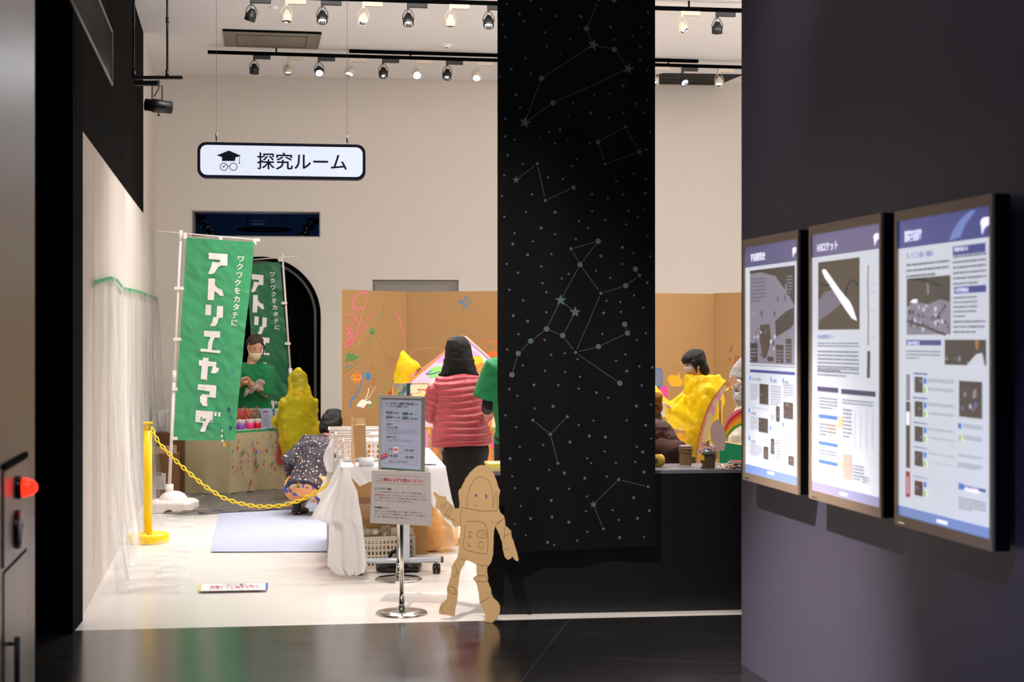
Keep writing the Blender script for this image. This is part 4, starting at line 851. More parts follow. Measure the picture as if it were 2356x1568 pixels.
        for i, L in enumerate((.070, .080, .074, .056)):
            b = w + d * .078 * k + side * (.028 - .019 * i) * k; f1 = (d * math.cos(curl * .6) + n * math.sin(curl * .6)); f2 = (d * math.cos(curl * 1.6) + n * math.sin(curl * 1.6)); f3 = (d * math.cos(curl * 2.3) + n * math.sin(curl * 2.3))
            q1 = b + f1 * L * .45 * k; q2 = q1 + f2 * L * .32 * k; q3 = q2 + f3 * L * .23 * k
            mb.tube([s.W(b - d * .01 * k), s.W(q1), s.W(q2), s.W(q3)], [.0095 * s.h * k, .009 * s.h * k, .0085 * s.h * k, .0065 * s.h * k], m, 8)
        b = w + d * .03 * k + side * .026 * k; t1 = b + (d * .6 + side * .7 + n * .3).normalized() * .038 * k; t2 = t1 + (d * .85 + side * .25 + n * .4).normalized() * .034 * k
        mb.tube([s.W(b), s.W(t1), s.W(t2)], [.0125 * s.h * k, .0105 * s.h * k, .008 * s.h * k], m, 8)
    def eyes(s, closed=False):
        k = s.hs * s.h / 1.6
        for sx in (-1, 1):
            mb = MB(); mb.ball(s.Hd((sx * .031, .078, .115)), (.0105 * k, .006 * k, .004 * k), M_eye, rot=s.Rz @ s.HR, seg=10); par(mb, 'eye', s.root)
            mb = MB(); mb.tube([s.Hd((sx * .017, .084, .134)), s.Hd((sx * .034, .081, .140)), s.Hd((sx * .05, .068, .134))], [.002 * k, .0028 * k, .0015 * k], M_hair, 6); par(mb, 'eyebrow', s.root)
    def cap(s, m=None, secs=None, locks=(), voxel=.008, name='hair', wr=.004):
        mb = MB(); m = m or M_hair
        s.head_sections(mb, secs or [(.035, .045, -.06, .035), (.06, .066, -.055, .048), (.10, .083, -.046, .066), (.145, .088, -.03, .086), (.165, .089, -.008, .108), (.19, .083, -.007, .102), (.215, .068, -.007, .085), (.235, .044, -.007, .055), (.246, .014, -.007, .02)], m)
        k = s.hs * s.h / 1.6
        for L in locks: mb.tube([s.Hd(p) for p in L[0]], [r * k for r in L[1]], m, 8)
        return fused(mb, name, m, s.root, voxel, 1, wr, 22)
    def shoes(s, m, toe=1.0, high=0):
        for K, sx in (('L', -1), ('R', 1)):
            mb = MB(); a = s.J['an' + K]; z0 = a.z
            o_ = lambda x, y, z: s.W(a + Vector((x, y, 0)) + Vector((0, 0, z - .045)))
            lat = s.D((1, 0, 0)); h = s.h
            mb.loft([(o_(0, -.035, .022), .012 * h, .018 * h), (o_(0, -.028, .024), .023 * h, .024 * h), (o_(0, 0, .026), .026 * h, .026 * h), (o_(sx * .004, .05, .022), .029 * h, .021 * h), (o_(sx * .008, .09, .018), .028 * h, .017 * h), (o_(sx * .008, .112 * toe, .014), .016 * h, .011 * h)], lat, m, 14)
            mb.tube([o_(0, -.004, .03), o_(0, -.004, .06 + high)], [.026 * h, .024 * h], m, 14)
            fused(mb, 'shoe', m, s.root, .008, 2)
    def pants(s, m, r=1.25, low=.05, voxel=.012, flare=1.0, name='trousers', hem=None):
        mb = MB(); J = s.J; h = s.h; W = s.W; lat = s.D((1, 0, 0))
        mb.loft([(W(J['hip'] + Vector((0, 0, -.05))), .082 * h, .062 * h), (W(J['hip'] + Vector((0, 0, -.01))), .104 * h, .076 * h), (W(J['hip'] * .6 + J['waist'] * .4), .094 * h, .066 * h)], lat, m)
        for K, sx in (('L', -1), ('R', 1)):
            a = J['an' + K]; kn = J['kn' + K]; e = a + (kn - a).normalized() * low
            mb.tube([W(J['hj' + K] + Vector((0, 0, .03))), W(J['hj' + K]), W(kn), W(e)], [.052 * h, .056 * h * r / 1.1, .037 * h * r, .030 * h * r * flare], m, 14)
        return fused(mb, name, m, s.root, voxel, 2, .006, 9)
    def top(s, m, sleeve=1.0, r=1.22, zhem=.47, flare=1.05, voxel=.01, wr=.008, name='shirt', hood=False, cuff=1.0, extra=None, neck=True, ws=7):
        mb = MB(); J = s.J; h = s.h; W = s.W; lat = s.D((1, 0, 0)); u = s.up
        mb.loft([(W(u(0, 0, zhem)), .108 * h * flare, .078 * h * flare), (W(u(0, 0, .52)), .106 * h * (flare + 1) / 2, .076 * h * (flare + 1) / 2), (W(u(0, 0, .60)), .092 * h * r / 1.15, .068 * h * r / 1.15), (W(u(0, 0, .73)), .102 * h * r / 1.12, .076 * h * r / 1.12), (W(u(0, 0, .79)), .108 * h, .062 * h), (W(u(0, -.003, .825)), .06 * h, .045 * h), (W(u(0, -.005, .838)), .040 * h, .038 * h)], lat, m, 28)
        for K, sx in (('L', -1), ('R', 1)):
            sh, el, wr_ = J['sh' + K], J['el' + K], J['wr' + K]
            P_ = [u(sx * .05, 0, .80), sh]; R_2 = [.034 * h * r, .038 * h * r]
            if sleeve <= .5:
                P_.append(sh + (el - sh) * sleeve * 2); R_2.append(.042 * h * r * cuff)
            else:
                t = (sleeve - .5) * 2; P_ += [el, el + (wr_ - el) * t]; R_2 += [.033 * h * r, .026 * h * r * cuff]
            mb.tube([W(p) for p in P_], R_2, m, 16)
        if extra: extra(mb)
        return fused(mb, name, m, s.root, voxel, 2, wr, ws)
def par(mb, name, root):
    o = mb.build(name); o.parent = root; o.matrix_parent_inverse = Matrix.LocRotScale(root.location, root.rotation_euler, None).inverted(); return o

# --- woman in the pink quilted jacket, seen from behind
d_ = 11.36; c_ = ground(1060, 1246)
f = Fig(at(1054, 775, d_).x, d_, 1.515, 4, hands={'L': (-.05, .20, .60), 'R': (.06, .20, .60)}, feet={'L': (-.05, 0, .045), 'R': (.06, .03, .045)}, hp=8)
f.body('person', 'person seen from behind with black shoulder-length hair, pink quilted jacket and black skirt-like trousers')
M_pink = mat('pink_quilt', '#ab3f48', .42, bump=.35, bscale=40, vary=.06, vscale=20, spec=.5)
def quilt(secs, mb, lat, m, period, amp, tilt, seg=36):
    """stack of padded rings; secs: (z, cx, cy, rx, ry)"""
    rings = []; z0, z1 = secs[0][0], secs[-1][0]; n = int(abs(z1 - z0) / .007)
    for i in range(n + 1):
        z = z0 + (z1 - z0) * i / n
        for a, b in zip(secs, secs[1:]):
            if min(a[0], b[0]) - 1e-6 <= z <= max(a[0], b[0]) + 1e-6: t = (z - a[0]) / (b[0] - a[0]); q = [a[k] + (b[k] - a[k]) * t for k in range(1, 5)]; break
        ph = abs(math.sin(math.pi * (z - z0) / period)) ** .55; e = amp * (ph - .6)
        rings.append([Vector((q[0] + (q[2] + e) * math.cos(w) , q[1] + (q[3] + e) * math.sin(w), z + tilt * (q[2] * math.cos(w)) + .006 * math.sin(3 * w + z * 9))) for w in (2 * math.pi * j / seg for j in range(seg))])
    mb.rings(rings, m)
X = lambda px: (px - CX) / F * d_; Z = lambda py: CH - (py - HY) / F * d_
mb = MB(); y0 = d_ - .01
quilt([(Z(1024), X(1063), y0, .232, .17), (Z(1000), X(1062), y0, .228, .17), (Z(970), X(1060), y0, .205, .155), (Z(940), X(1059), y0, .185, .14), (Z(905), X(1058), y0, .19, .14), (Z(880), X(1056), y0 + .005, .20, .125), (Z(866), X(1055), y0 + .01, .165, .10), (Z(857), X(1054), y0 + .015, .09, .08)], mb, None, M_pink, .050, .017, .05)
for K, sx in (('L', -1), ('R', 1)):
    sh, el, wr_ = f.W(f.J['sh' + K]), f.W(f.J['el' + K]), f.W(f.J['wr' + K]); sh = sh + Vector((sx * .020, 0, -.055)); el = el + Vector((sx * .055, 0, -.0)); P_ = []; R_2 = []
    path = [sh + Vector((-sx * .07, 0, .0)), sh, el, el + (wr_ - el) * .9]; rad = [.05, .068, .06, .045]; acc = 0
    for i in range(3):
        n_ = max(3, int((path[i + 1] - path[i]).length / .009))
        for j in range(n_):
            t = j / n_; P_.append(path[i].lerp(path[i + 1], t)); acc += (path[i + 1] - path[i]).length / n_
            R_2.append(rad[i] + (rad[i + 1] - rad[i]) * t + .012 * (abs(math.sin(math.pi * acc / .055)) ** .6 - .6))
    mb.tube(P_, R_2, M_pink, 20)
fused(mb, 'jacket', M_pink, f.root, .0058, 1, .0025, 14)
mb = MB(); mb.tube([at(1016, 1024, d_ - .2), at(1014, 1040, d_ - .2), at(1018, 1046, d_ - .2), at(1022, 1040, d_ - .2), at(1018, 1024, d_ - .2)], .0022, mat('pink_cord', '#8c4048', .6), 6); par(mb, 'drawstring', f.root)
for px_, py0, py1 in ((1011, 950, 1022), (1108, 945, 1010)):
    pass
mb = MB()
mb.loft([(Vector((X(1066), d_, .14)), .13, .09), (Vector((X(1068), d_, .30)), .145, .11), (Vector((X(1070), d_, .5)), .165, .13), (Vector((X(1070), d_, .70)), .19, .14), (Vector((X(1065), d_, .80)), .185, .13)], (1, 0, 0), M_cloth)
for K in 'LR':
    kn, a = f.W(f.J['kn' + K]), f.W(f.J['an' + K]); mb.tube([kn + Vector((0, 0, .2)), kn, a + Vector((0, 0, .05))], [.085, .08, .07], M_cloth, 14)
fused(mb, 'trousers', M_cloth, f.root, .012, 3, .008, 8)
f.shoes(mat('shoe_black', '#1a1716', .4))
mb = MB(); H2 = mb.rings
prof = [(771, 1053, .012), (774, 1053, .05), (782, 1053, .082), (795, 1054, .098), (815, 1055, .108), (835, 1056, .114), (850, 1057, .116), (858, 1056, .108)]
mb.rings([[Vector((X(px) + r * math.cos(w), d_ + .02 + r * .95 * math.sin(w), Z(py))) for w in (2 * math.pi * j / 24 for j in range(24))] for py, px, r in prof], M_hair)
rnd = random.Random(8)
for i in range(46):
    w = math.pi * (1.0 + i / 46) + rnd.uniform(-.05, .05) if i % 4 else rnd.uniform(0, 6.28); r = .108
    p0 = Vector((X(1056) + r * math.cos(w), d_ + .02 + r * .9 * math.sin(w), Z(835))); fl = .022 if math.cos(w) > .5 or math.cos(w) < -.5 else .004
    p1 = p0 + Vector((fl * math.cos(w) * 1.2, fl * .5 * math.sin(w), -.075)); p2 = p1 + Vector((fl * 1.3 * math.cos(w) + rnd.uniform(-.01, .01), .0, -rnd.uniform(.01, .045)))
    mb.tube([p0 + Vector((0, 0, .03)), p0, p1, p2], [.012, .014, .010, .002], M_hair, 7)
fused(mb, 'hair', M_hair, f.root, .0065, 1, .003, 30)

# --- person in a green shirt half hidden by the banner
d_ = 10.9
f = Fig(at(1196, 775, d_).x, d_, 1.70, 15, hands={'L': (-.10, .18, .60), 'R': (.06, .2, .6)}, hp=15)
f.body('person', 'person in green t-shirt over black long sleeves, mostly hidden behind the star banner', voxel=.012)
f.top(M_cloth, .95, .98, voxel=.012, name='undershirt'); f.top(M_greenT, .42, 1.45, .46, 1.1, voxel=.012, wr=.015, cuff=1.25); f.pants(M_cloth); f.shoes(M_cloth); f.cap(voxel=.012)

# --- woman in green behind the paint table, face mask, looking down to the right
d_ = 15.42; hh = 1.60
f = Fig(at(586, 775, d_).x, d_, hh, 180, lean=22, hands={'L': (-.01, .20, .69), 'R': (.06, .17, .68)}, hp=24, hy=32, hs=1.0, headoff=(-.012, -.02, .015))
f.body('person', 'person with cream face mask and green t-shirt wiping hands behind the paint table', m=M_skin, voxel=.0075)
f.eyes()
f.top(M_greenT, .46, 1.25, .45, 1.22, voxel=.011, cuff=1.2, wr=.012); f.pants(M_cloth, voxel=.014); f.shoes(M_cloth)
f.cap(secs=[(.05, .035, -.075, .03), (.075, .06, -.065, .042), (.10, .074, -.058, .052), (.145, .083, -.042, .07), (.18, .083, -.015, .088), (.2, .076, -.012, .092), (.22, .06, -.012, .075), (.238, .035, -.012, .045), (.243, .012, -.012, .016)], m=M_hairb,
      locks=(([(-.04, .085, .19), (-.072, .055, .15), (-.084, .035, .08), (-.084, .04, .0)], [.012, .012, .009, .003]), ([(.03, .08, .2), (.065, .05, .17), (.078, .01, .14)], [.012, .012, .006]), ([(0, -.10, .12), (0, -.135, .10), (.01, -.14, .05)], [.02, .03, .012])))
mb = MB(); f.head_sections(mb, [(-.012, .012, .05, .03), (.0, .040, .034, .055), (.025, .056, .024, .082), (.05, .063, .012, .100), (.07, .058, .01, .105), (.084, .02, .05, .067)], M_mask, 16); fused(mb, 'face_mask', M_mask, f.root, .006, 1)
for sx in (-1, 1): mb = MB(); mb.tube([f.Hd((sx * .058, .05, .06)), f.Hd((sx * .074, .01, .08)), f.Hd((sx * .078, -.01, .12))], .0015, M_mask, 6); par(mb, 'mask_strap', f.root)
mb = MB(); c_ = at(588, 888, d_ - .30)
vs = []; fs = []
for j in range(9):
    for i in range(9): x = i / 8 - .5; z = j / 8 - .5; vs.append(c_ + Vector((x * .17 + .02 * z, -.03 * math.cos(x * 6) + .02 * math.sin(z * 9 + x * 7), z * .10 - .035 * abs(x) * 0 + .02 * math.sin(x * 8) + (.03 * x))))
for j in range(8):
    for i in range(8): k = j * 9 + i; fs.append((k, k + 1, k + 10, k + 9))
mb.mesh(vs, fs, veil('thin_tissue', '#e8cfc4', .25, .4, .5, .6, 18), True)
mb.tube([at(572, 895, d_ - .28), at(566, 905, d_ - .27), at(562, 912, d_ - .27)], [.03, .02, .004], MATS['thin_tissue'], 10)
tag(mb.build('wipe_tissue'), 'thin translucent tissue held in the hands of the masked person', 'tissue')
mb = MB(); mb.tube([at(553, 875, d_ - .2), at(563, 881, d_ - .22)], .006, mat('red_band', '#c8201c', .5), 8); tag(mb.build('wristband'), 'small red band on the arm of the masked person in green', 'band')

# --- child in a long yellow raincoat, back turned
def raincoat(f, m, zhem, wid, hood=None, cuffk=1.7, sleeve=.95, name='raincoat', wr=.018):
    def ex(mb):
        h = f.h; W = f.W
        mb.loft([(W((0, 0, zhem)), wid[0] * h, wid[0] * h * .72), (W(Vector((0, 0, .28))), wid[1] * h, wid[1] * h * .74), (W(Vector((0, 0, .5))), wid[2] * h, wid[2] * h * .78), (W(f.up(0, 0, .62)), wid[3] * h, wid[3] * h * .72), (W(f.up(0, 0, .76)), .135 * h, .105 * h), (W(f.up(0, 0, .82)), .118 * h, .095 * h), (W(f.up(0, 0, .87)), .085 * h, .085 * h)], f.D((1, 0, 0)), m, 28)
        if hood: hood(mb)
    return f.top(m, sleeve, 1.4, .5, 1.2, .011, wr, name, cuff=cuffk, extra=ex, ws=9)
d_ = 14.15
f = Fig(at(688, 775, d_).x, d_, 1.19, 22, hands={'L': (-.12, .22, .62), 'R': (.08, .2, .62)}, hs=1.22, hp=12, hy=10)
f.body('person', 'child in a long yellow raincoat with pointed hood up, back turned, at the paint table', voxel=.009)
f.top(M_olive, 1, 1.2, .36, 1.15, voxel=.012); f.pants(M_olive, 1.5, low=.09)
def hood1(mb):
    f.head_sections(mb, [(-.10, .155, -.02, .125), (-.04, .128, -.02, .118), (.04, .116, -.01, .118), (.10, .108, -.01, .125), (.15, .104, -.01, .122), (.19, .090, -.012, .105), (.225, .065, -.018, .078), (.26, .036, -.026, .042), (.285, .012, -.03, .014)], M_rain)
raincoat(f, M_rain, .10, (.088, .118, .165, .165), hood1)
f.cap(voxel=.01)
f.shoes(mat('boot_grey', '#84806f', .3, metal=.5), high=.06)

# --- crouching person in star-patterned jacket
d_ = 12.95; sc_ = 1.62
M_stars = speckle('star_print', '#2b2633', ('#f0c8a0', '#e8805a', '#f4ead8', '#a8b8d8', '#2b2633', '#2b2633'), 34, .26)
M_floral = speckle('floral_print', '#eda468', ('#4b59a8', '#5264b8', '#f0d8c0', '#3c7a46', '#4b59a8', '#eda468', '#b8603a'), 15, .50, blobs=5)
f = Fig(at(708, 775, d_).x, d_, sc_, -22, lean=44, hipz=.165, hipf=-.02, hands={'L': (-.19, .17, .20), 'R': (.08, .22, .27)}, feet={'L': (-.075, .02, .045), 'R': (.06, .05, .045)}, knee=(.25, 1, .9), hp=42, hy=-4, hs=1.12, headoff=(0, -.008, -.02), elbow=(0, -.75, -.7))
f.body('person', 'crouching person with short black hair, navy star-speckled jacket and orange floral trousers, back turned')
f.top(M_stars, .9, 1.42, .47, 1.05, voxel=.009, wr=.014, name='jacket')
f.pants(M_floral, 1.55, low=.10, voxel=.011, flare=.75)
mb = MB()
for K in 'LR':
    kn, a = f.W(f.J['kn' + K]), f.W(f.J['an' + K]); mb.tube([a.lerp(kn, .35), a + Vector((0, 0, .06))], [.062, .045], mat('legging_tan', '#9a7350', .8), 14)
fused(mb, 'leggings', MATS['legging_tan'], f.root, .01, 2)
f.shoes(mat('shoe_navy', '#171c28', .45), high=.02)
mb = MB(); a = f.W(f.J['anL']); mb.box(a + Vector((0, -.045, -.045)), (.06, .012, .02), mat('shoe_patch', '#a84a2c', .5), bev=.004); par(mb, 'shoe_patch', f.root)
f.cap(secs=[(.01, .055, -.06, .045), (.05, .078, -.055, .065), (.09, .092, -.045, .082), (.13, .097, -.035, .095), (.165, .098, -.012, .118), (.195, .092, -.01, .112), (.225, .074, -.01, .092), (.246, .046, -.01, .058), (.256, .014, -.01, .02)], wr=.008)

# --- hooded child behind the notice frame
d_ = 12.80
f = Fig(at(938, 775, d_).x, d_, 1.34, -68, hands={'L': (-.05, .25, .66), 'R': (.06, .25, .62)}, hs=1.15, hp=12)
f.body('person', 'hooded child in yellow raincoat and glasses, in profile, behind the silver notice frame', voxel=.009)
f.top(M_olive, 1, 1.1, voxel=.013); f.pants(M_cloth); f.shoes(M_cloth); f.eyes()
def hood2(mb):
    f.head_sections(mb, [(-.10, .12, -.02, .11), (-.04, .09, -.035, .09), (.03, .094, -.05, .078), (.08, .100, -.052, .082), (.12, .104, -.032, .100), (.155, .102, -.005, .128), (.185, .088, -.02, .118), (.22, .064, -.05, .085), (.26, .034, -.085, .045), (.29, .010, -.10, .014)], M_rain)
raincoat(f, M_rain, .2, (.15, .155, .15, .14), hood2)
f.cap(secs=[(.09, .079, .05, .04), (.125, .082, .06, .044), (.15, .08, .05, .052), (.17, .07, .03, .06)])
for sx in (-1, 1):
    mb = MB(); n_ = 14; mb.tube([f.Hd((sx * .032 + .022 * math.cos(t), .104, .113 + .02 * math.sin(t))) for t in (2 * math.pi * i / n_ for i in range(n_ + 1))], .0022, M_ref, 6); mb.tube([f.Hd((sx * .054, .104, .118)), f.Hd((sx * .078, .02, .118))], .002, M_ref, 6)
    par(mb, 'glasses', f.root)

# --- bob-haired child in raincoat at the right, holding cup and brush
d_ = 11.0
f = Fig(at(1618, 775, d_).x, d_, 1.475, 96, hands={'L': (-.06, .175, .71), 'R': (.12, .275, .735)}, hs=.95, hp=24, headoff=(0, .012, .0))
f.body('person', 'child with black bob hair in a clear yellow raincoat, holding a paper cup', voxel=.0075)
f.top(mat('yellow_shirt', '#c2a010', .8), 1, 1.1, voxel=.012); f.pants(mat('dark_green_trousers', '#2a3018', .85), 1.5)
f.shoes(M_cloth); f.eyes()
def hood3(mb):
    mb.loft([(f.W(f.J['neck'] + Vector((0, -.02, -.01))), .05 * f.h, .045 * f.h), (f.W(f.J['neck'] + Vector((0, -.055, .008))), .058 * f.h, .035 * f.h), (f.W(f.J['neck'] + Vector((0, -.095, -.005))), .045 * f.h, .026 * f.h), (f.W(f.J['neck'] + Vector((0, -.108, -.03))), .02 * f.h, .015 * f.h)], f.D((1, 0, 0)), M_rain)
raincoat(f, M_rain, .12, (.115, .12, .125, .125), hood3, cuffk=2.6, sleeve=.93, wr=.022)
f.cap(secs=[(-.005, .045, -.05, .03), (.02, .072, -.045, .048), (.06, .088, -.036, .056), (.10, .094, -.034, .062), (.145, .094, -.022, .082), (.152, .094, -.006, .104), (.19, .088, -.006, .104), (.215, .072, -.006, .086), (.235, .046, -.006, .058), (.246, .014, -.007, .02)], locks=(([(-.085, .03, .16), (-.088, .03, .10), (-.082, .035, .05)], [.02, .018, .004]), ([(.085, .03, .16), (.088, .03, .10), (.082, .035, .05)], [.02, .018, .004])))
mb = MB(); f.head_sections(mb, [(.085, .060, .035, .058), (.095, .076, .02, .088), (.118, .078, .02, .090), (.134, .070, .02, .085)], M_mask, 18); 
mb2 = veil('goggle_plastic', '#e8e8ec', .5, .1, .1, .1, 5); fused(mb, 'goggles', mb2, f.root, .006, 1)
hL = f.W(f.J['wrL']); hR = f.W(f.J['wrR']); fw = f.D((0, 1, 0))
c_ = hL + fw * .07 + Vector((0, .0, -.005))
mb = MB(); mb.lathe([(.028, -.05), (.036, .04), (.038, .042), (.033, .042), (.026, -.045), (.001, -.046)], c_, mat('paper_cup', '#efe6e0', .6), 24, cap=False); tag(mb.build('paper_cup'), 'white paper cup in the hand of the bob-haired child', 'cup')
mb = MB(); p0 = hR + fw * .05; p1 = at(1523, 921, d_ + .12); mb.tube([p0 + (p0 - p1) * .25, p0, p0.lerp(p1, .6)], .0045, mat('brush_red', '#b81c20', .4), 8)
t = tag(mb.build('paint_brush'), 'thin red-handled paint brush held by the bob-haired child', 'paint brush')
mb = MB(); mb.tube([p0.lerp(p1, .6), p0.lerp(p1, .8)], .005, M_ref, 8); mb.build('ferrule', t); mb = MB(); mb.tube([p0.lerp(p1, .8), p1], [.006, .001], mat('bristle_blue', '#3a3a90', .6), 8); mb.build('bristles', t)

# --- long-haired adult kneeling behind the counter
d_ = 9.55
f = Fig(at(1517, 775, d_).x, d_, 1.60, 150, lean=22, hipz=.26, hands={'L': (-.12, .22, .36), 'R': (.12, .2, .36)}, feet={'L': (-.06, -.2, .05), 'R': (.06, -.2, .05)}, knee=(0, 1, -.5), hp=40, hs=1.0)
f.body('person', 'kneeling person with long brown hair and dark brown sweater behind the counter', voxel=.010)
M_brown = mat('brown_knit', '#4a2a24', .95, bump=.3, bscale=60); f.top(M_brown, 1, 1.45, voxel=.011, name='sweater', wr=.012); f.pants(M_cloth)
mb = MB(); c_ = at(1524, 1000, d_ - .02)
M_hairl = mat('long_brown_hair', '#4a2417', .4, bump=.9, bscale=20, stretch=(9, 9, .6), vary=.5, vscale=10)
mb.rings([[Vector((at(px, py, d_).x + r * math.cos(w), d_ - .10 + r * .9 * math.sin(w), at(px, py, d_).z)) for w in (2 * math.pi * j / 20 for j in range(20))] for px, py, r in ((1510, 962, .012), (1511, 966, .05), (1514, 978, .08), (1517, 1000, .105), (1520, 1022, .12), (1517, 1042, .115), (1510, 1062, .08))], M_hairl)
for i in range(26):
    w = rnd.uniform(3.3, 6.6); p = Vector((at(1518, 1010, d_).x + .10 * math.cos(w), d_ - .12 + .10 * math.sin(w), at(1518, 1010, d_).z)); mb.tube([p, p + Vector((.03 * math.cos(w), -.01, -.06)), p + Vector((.035 * math.cos(w) - .02, -.01, -.12)), p + Vector((.02 * math.cos(w) - .05, 0, -.17))], [.02, .018, .013, .003], M_hairl, 7)
fused(mb, 'hair', M_hairl, f.root, .007, 1, .006, 22)
mb = MB(); mb.tube([at(1551, 1018, d_ - .16), at(1559, 1030, d_ - .17), at(1566, 1055, d_ - .16), at(1567, 1075, d_ - .15)], .012, mat('strap_black', '#16130f', .3), 8); par(mb, 'bag_strap', f.root)
ORD = ('first', 'second', 'third', 'fourth', 'fifth', 'sixth', 'seventh', 'eighth', 'ninth', 'tenth', 'eleventh', 'twelfth', 'thirteenth', 'fourteenth')
# ---------------------------------------------------------------- astronaut cut-out
M_card = mat('cardboard', '#b98f5c', .85, bump=.12, bscale=40, vary=.05, vscale=6); M_cardl = mat('cardboard_light', '#cfa876', .8, bump=.15, bscale=120, stretch=(1, 1, .02), vary=.03)
M_carde = mat('cardboard_edge', '#8a5f38', .9); M_pencil = mat('pencil', '#6b5436', .9)
K8 = crop(980, 1040, 3.921)
dirA = Vector((math.cos(math.radians(-12)), math.sin(math.radians(-12)))); bA = at(1125, 775, 8.13)
AS = Pl((bA.x - dirA.x, bA.y - dirA.y), (bA.x, bA.y), tilt=math.radians(3.5), z=.001)
ast = [(500,95),(548,100),(585,130),(615,175),(640,240),(650,280),(672,325),(662,370),(660,440),(660,490),(672,520),(708,555),(715,600),(718,640),(745,665),(770,690),(773,735),(790,775),(808,830),(822,880),(836,935),(833,965),(808,955),(782,915),(765,940),(740,947),(715,925),(698,870),(688,790),(660,710),(628,640),(615,690),(612,800),(608,900),(590,970),(552,1020),(555,1070),(565,1120),(560,1145),(585,1200),(595,1255),(610,1290),(650,1325),(672,1365),(668,1420),(640,1480),(600,1515),(545,1508),(540,1440),(510,1370),(485,1320),(480,1260),(465,1190),(447,1140),(430,1125),(432,1105),(460,1090),(458,1030),(455,990),(420,970),(375,952),(355,962),(340,1000),(312,1045),(302,1100),(290,1200),(285,1300),(265,1400),(258,1457),(200,1448),(118,1435),(122,1390),(140,1345),(185,1305),(197,1260),(190,1205),(205,1160),(230,1080),(235,1010),(262,960),(285,930),(297,870),(305,760),(312,680),(310,645),(265,655),(248,635),(225,595),(160,565),(125,500),(92,488),(88,460),(98,405),(65,345),(75,335),(125,370),(178,378),(190,415),(240,455),(262,485),(302,482),(305,440),(295,350),(302,315),(318,305),(335,270),(360,215),(400,160),(440,125),(470,103)]
uvA = [AS.uv(*K8(*p)) for p in ast]; vm = min(v for u, v in uvA)
rnd = random.Random(3)
def rough(uv, amp, step):
    out = []
    for i in range(len(uv)):
        a = Vector(uv[i]); b = Vector(uv[(i + 1) % len(uv)]); n = max(1, int((b - a).length / step))
        for j in range(n): p = a.lerp(b, j / n); out.append((p.x + rnd.uniform(-amp, amp), p.y + rnd.uniform(-amp, amp)))
    return out
uvA = [(u, max(v - vm, 0) if v - vm < .02 else v - vm) for u, v in rough(uvA, .0013, .012)]
AS.O = AS.O
mb = MB(); mb.slab(AS, uvA, .006, M_cardl, 0, M_carde)
def pen(*pts, w=.0022, m=None): mb.ribbon(AS, [(lambda q: (q[0], q[1] - vm))(AS.uv(*K8(*p))) for p in smooth(pts)], w, m or M_pencil, .0066)
pen((372,470),(375,400),(395,310),(430,240),(470,205),(505,200),(550,225),(580,260),(598,330),(608,400),(600,480)); pen((315,475),(400,490),(500,508),(600,505),(645,495),(640,330))
pen((330,508),(318,510),(315,640)); pen((370,608),(440,600),(510,610),(545,650),(560,720),(555,880),(510,893),(450,880),(345,845),(352,720),(360,635)); pen((435,458),(465,460)); pen((300,935),(360,945)); pen((470,985),(510,1000),(560,995))
pen((380,695),(420,700)); pen((380,740),(418,745)); pen((400,695),(402,742)); pen((480,685),(545,690),(540,750),(465,740),(480,685)); pen((510,690),(505,745)); pen((520,700),(540,702)); pen((515,720),(540,722)); pen((380,795),(400,830)); pen((375,825),(405,828))
pen(*[(500 + 22 * math.cos(t), 815 + 32 * math.sin(t)) for t in (i * .45 for i in range(14))])
for q in (((262,985),(290,1065)),((245,1085),(270,1100),(290,1050)),((190,1190),(250,1195),(270,1230),(270,1255),(240,1250),(200,1210)),((460,1095),(520,1090),(560,1110),(550,1140),(490,1145),(435,1135)),((485,1330),(520,1320),(580,1280)),((150,440),(135,480)),((190,420),(155,500)),((225,455),(170,550)),((240,470),(210,560)),((180,540),(265,600)),((635,635),(700,575)),((640,615),(690,590)),((700,740),(770,705)),((715,860),(745,845)),((150,1350),(140,1400),(165,1430)),((590,600),(615,610)),((630,330),(615,480)),((712,650),(708,780))): pen(*q)
bl = mat('blue_crayon', '#36507e', .8)
pen((455,352),(457,384), w=.004, m=bl); pen((444,364),(468,368), w=.004, m=bl); pen((450,355),(464,378), w=.003, m=bl); pen((545,360),(547,395), w=.007, m=bl); pen((540,375),(556,372), w=.004, m=bl)
tag(mb.build('cardboard_astronaut'), 'flat cardboard astronaut cut-out with pencil lines leaning against the end of the black counter', 'cardboard cut-out')

# ---------------------------------------------------------------- two chrome sign stands
M_chr = mat('chrome', '#d0d0d0'); M_chr2 = mat('chrome_pole', '#c8c4bc', .16, metal=1)
def stand(name, label, px, py, r, ztop, cat='sign stand'):
    b = ground(px, py); t = thing(name, label, cat, b)
    mb = MB(); mb.lathe([(r, 0), (r, .006), (r * .95, .013), (r * .5, .02), (.02, .028), (.001, .03)], b, M_chr2, 40); mb.build('base', t)
    mb = MB(); mb.lathe([(.022, .02), (.018, .06), (.014, .11)], b, M_chr2, 20); mb.build('collar', t)
    mb = MB(); mb.tube([b + Vector((0, 0, .1)), b + Vector((0, 0, ztop))], .0125 if r > .14 else .010, M_chr2, 16); mb.build('pole', t)
    return b, t
bF, tF = stand('sign_stand', 'chrome pole sign stand carrying the grey paper notice, nearest to the dark floor', 924, 1411, .148, .80)
bR, tR = stand('sign_stand', 'chrome pole sign stand carrying the silver-framed schedule, behind the other stand', 917, 1333, .152, 1.0)
N1 = Pl(at(852, 775, 8.37)[:2], at(993, 775, 8.32)[:2])
def q1(x, y): return (845 + x / 11.2, 1075 + y / 11.2)
M_pap = mat('paper_grey', '#b8b0ad', .7); M_redt = mat('red_print', '#b02a30', .7); M_blk = mat('black_print', '#2e2a2c', .7); M_grt = mat('grey_print', '#55504f', .7)
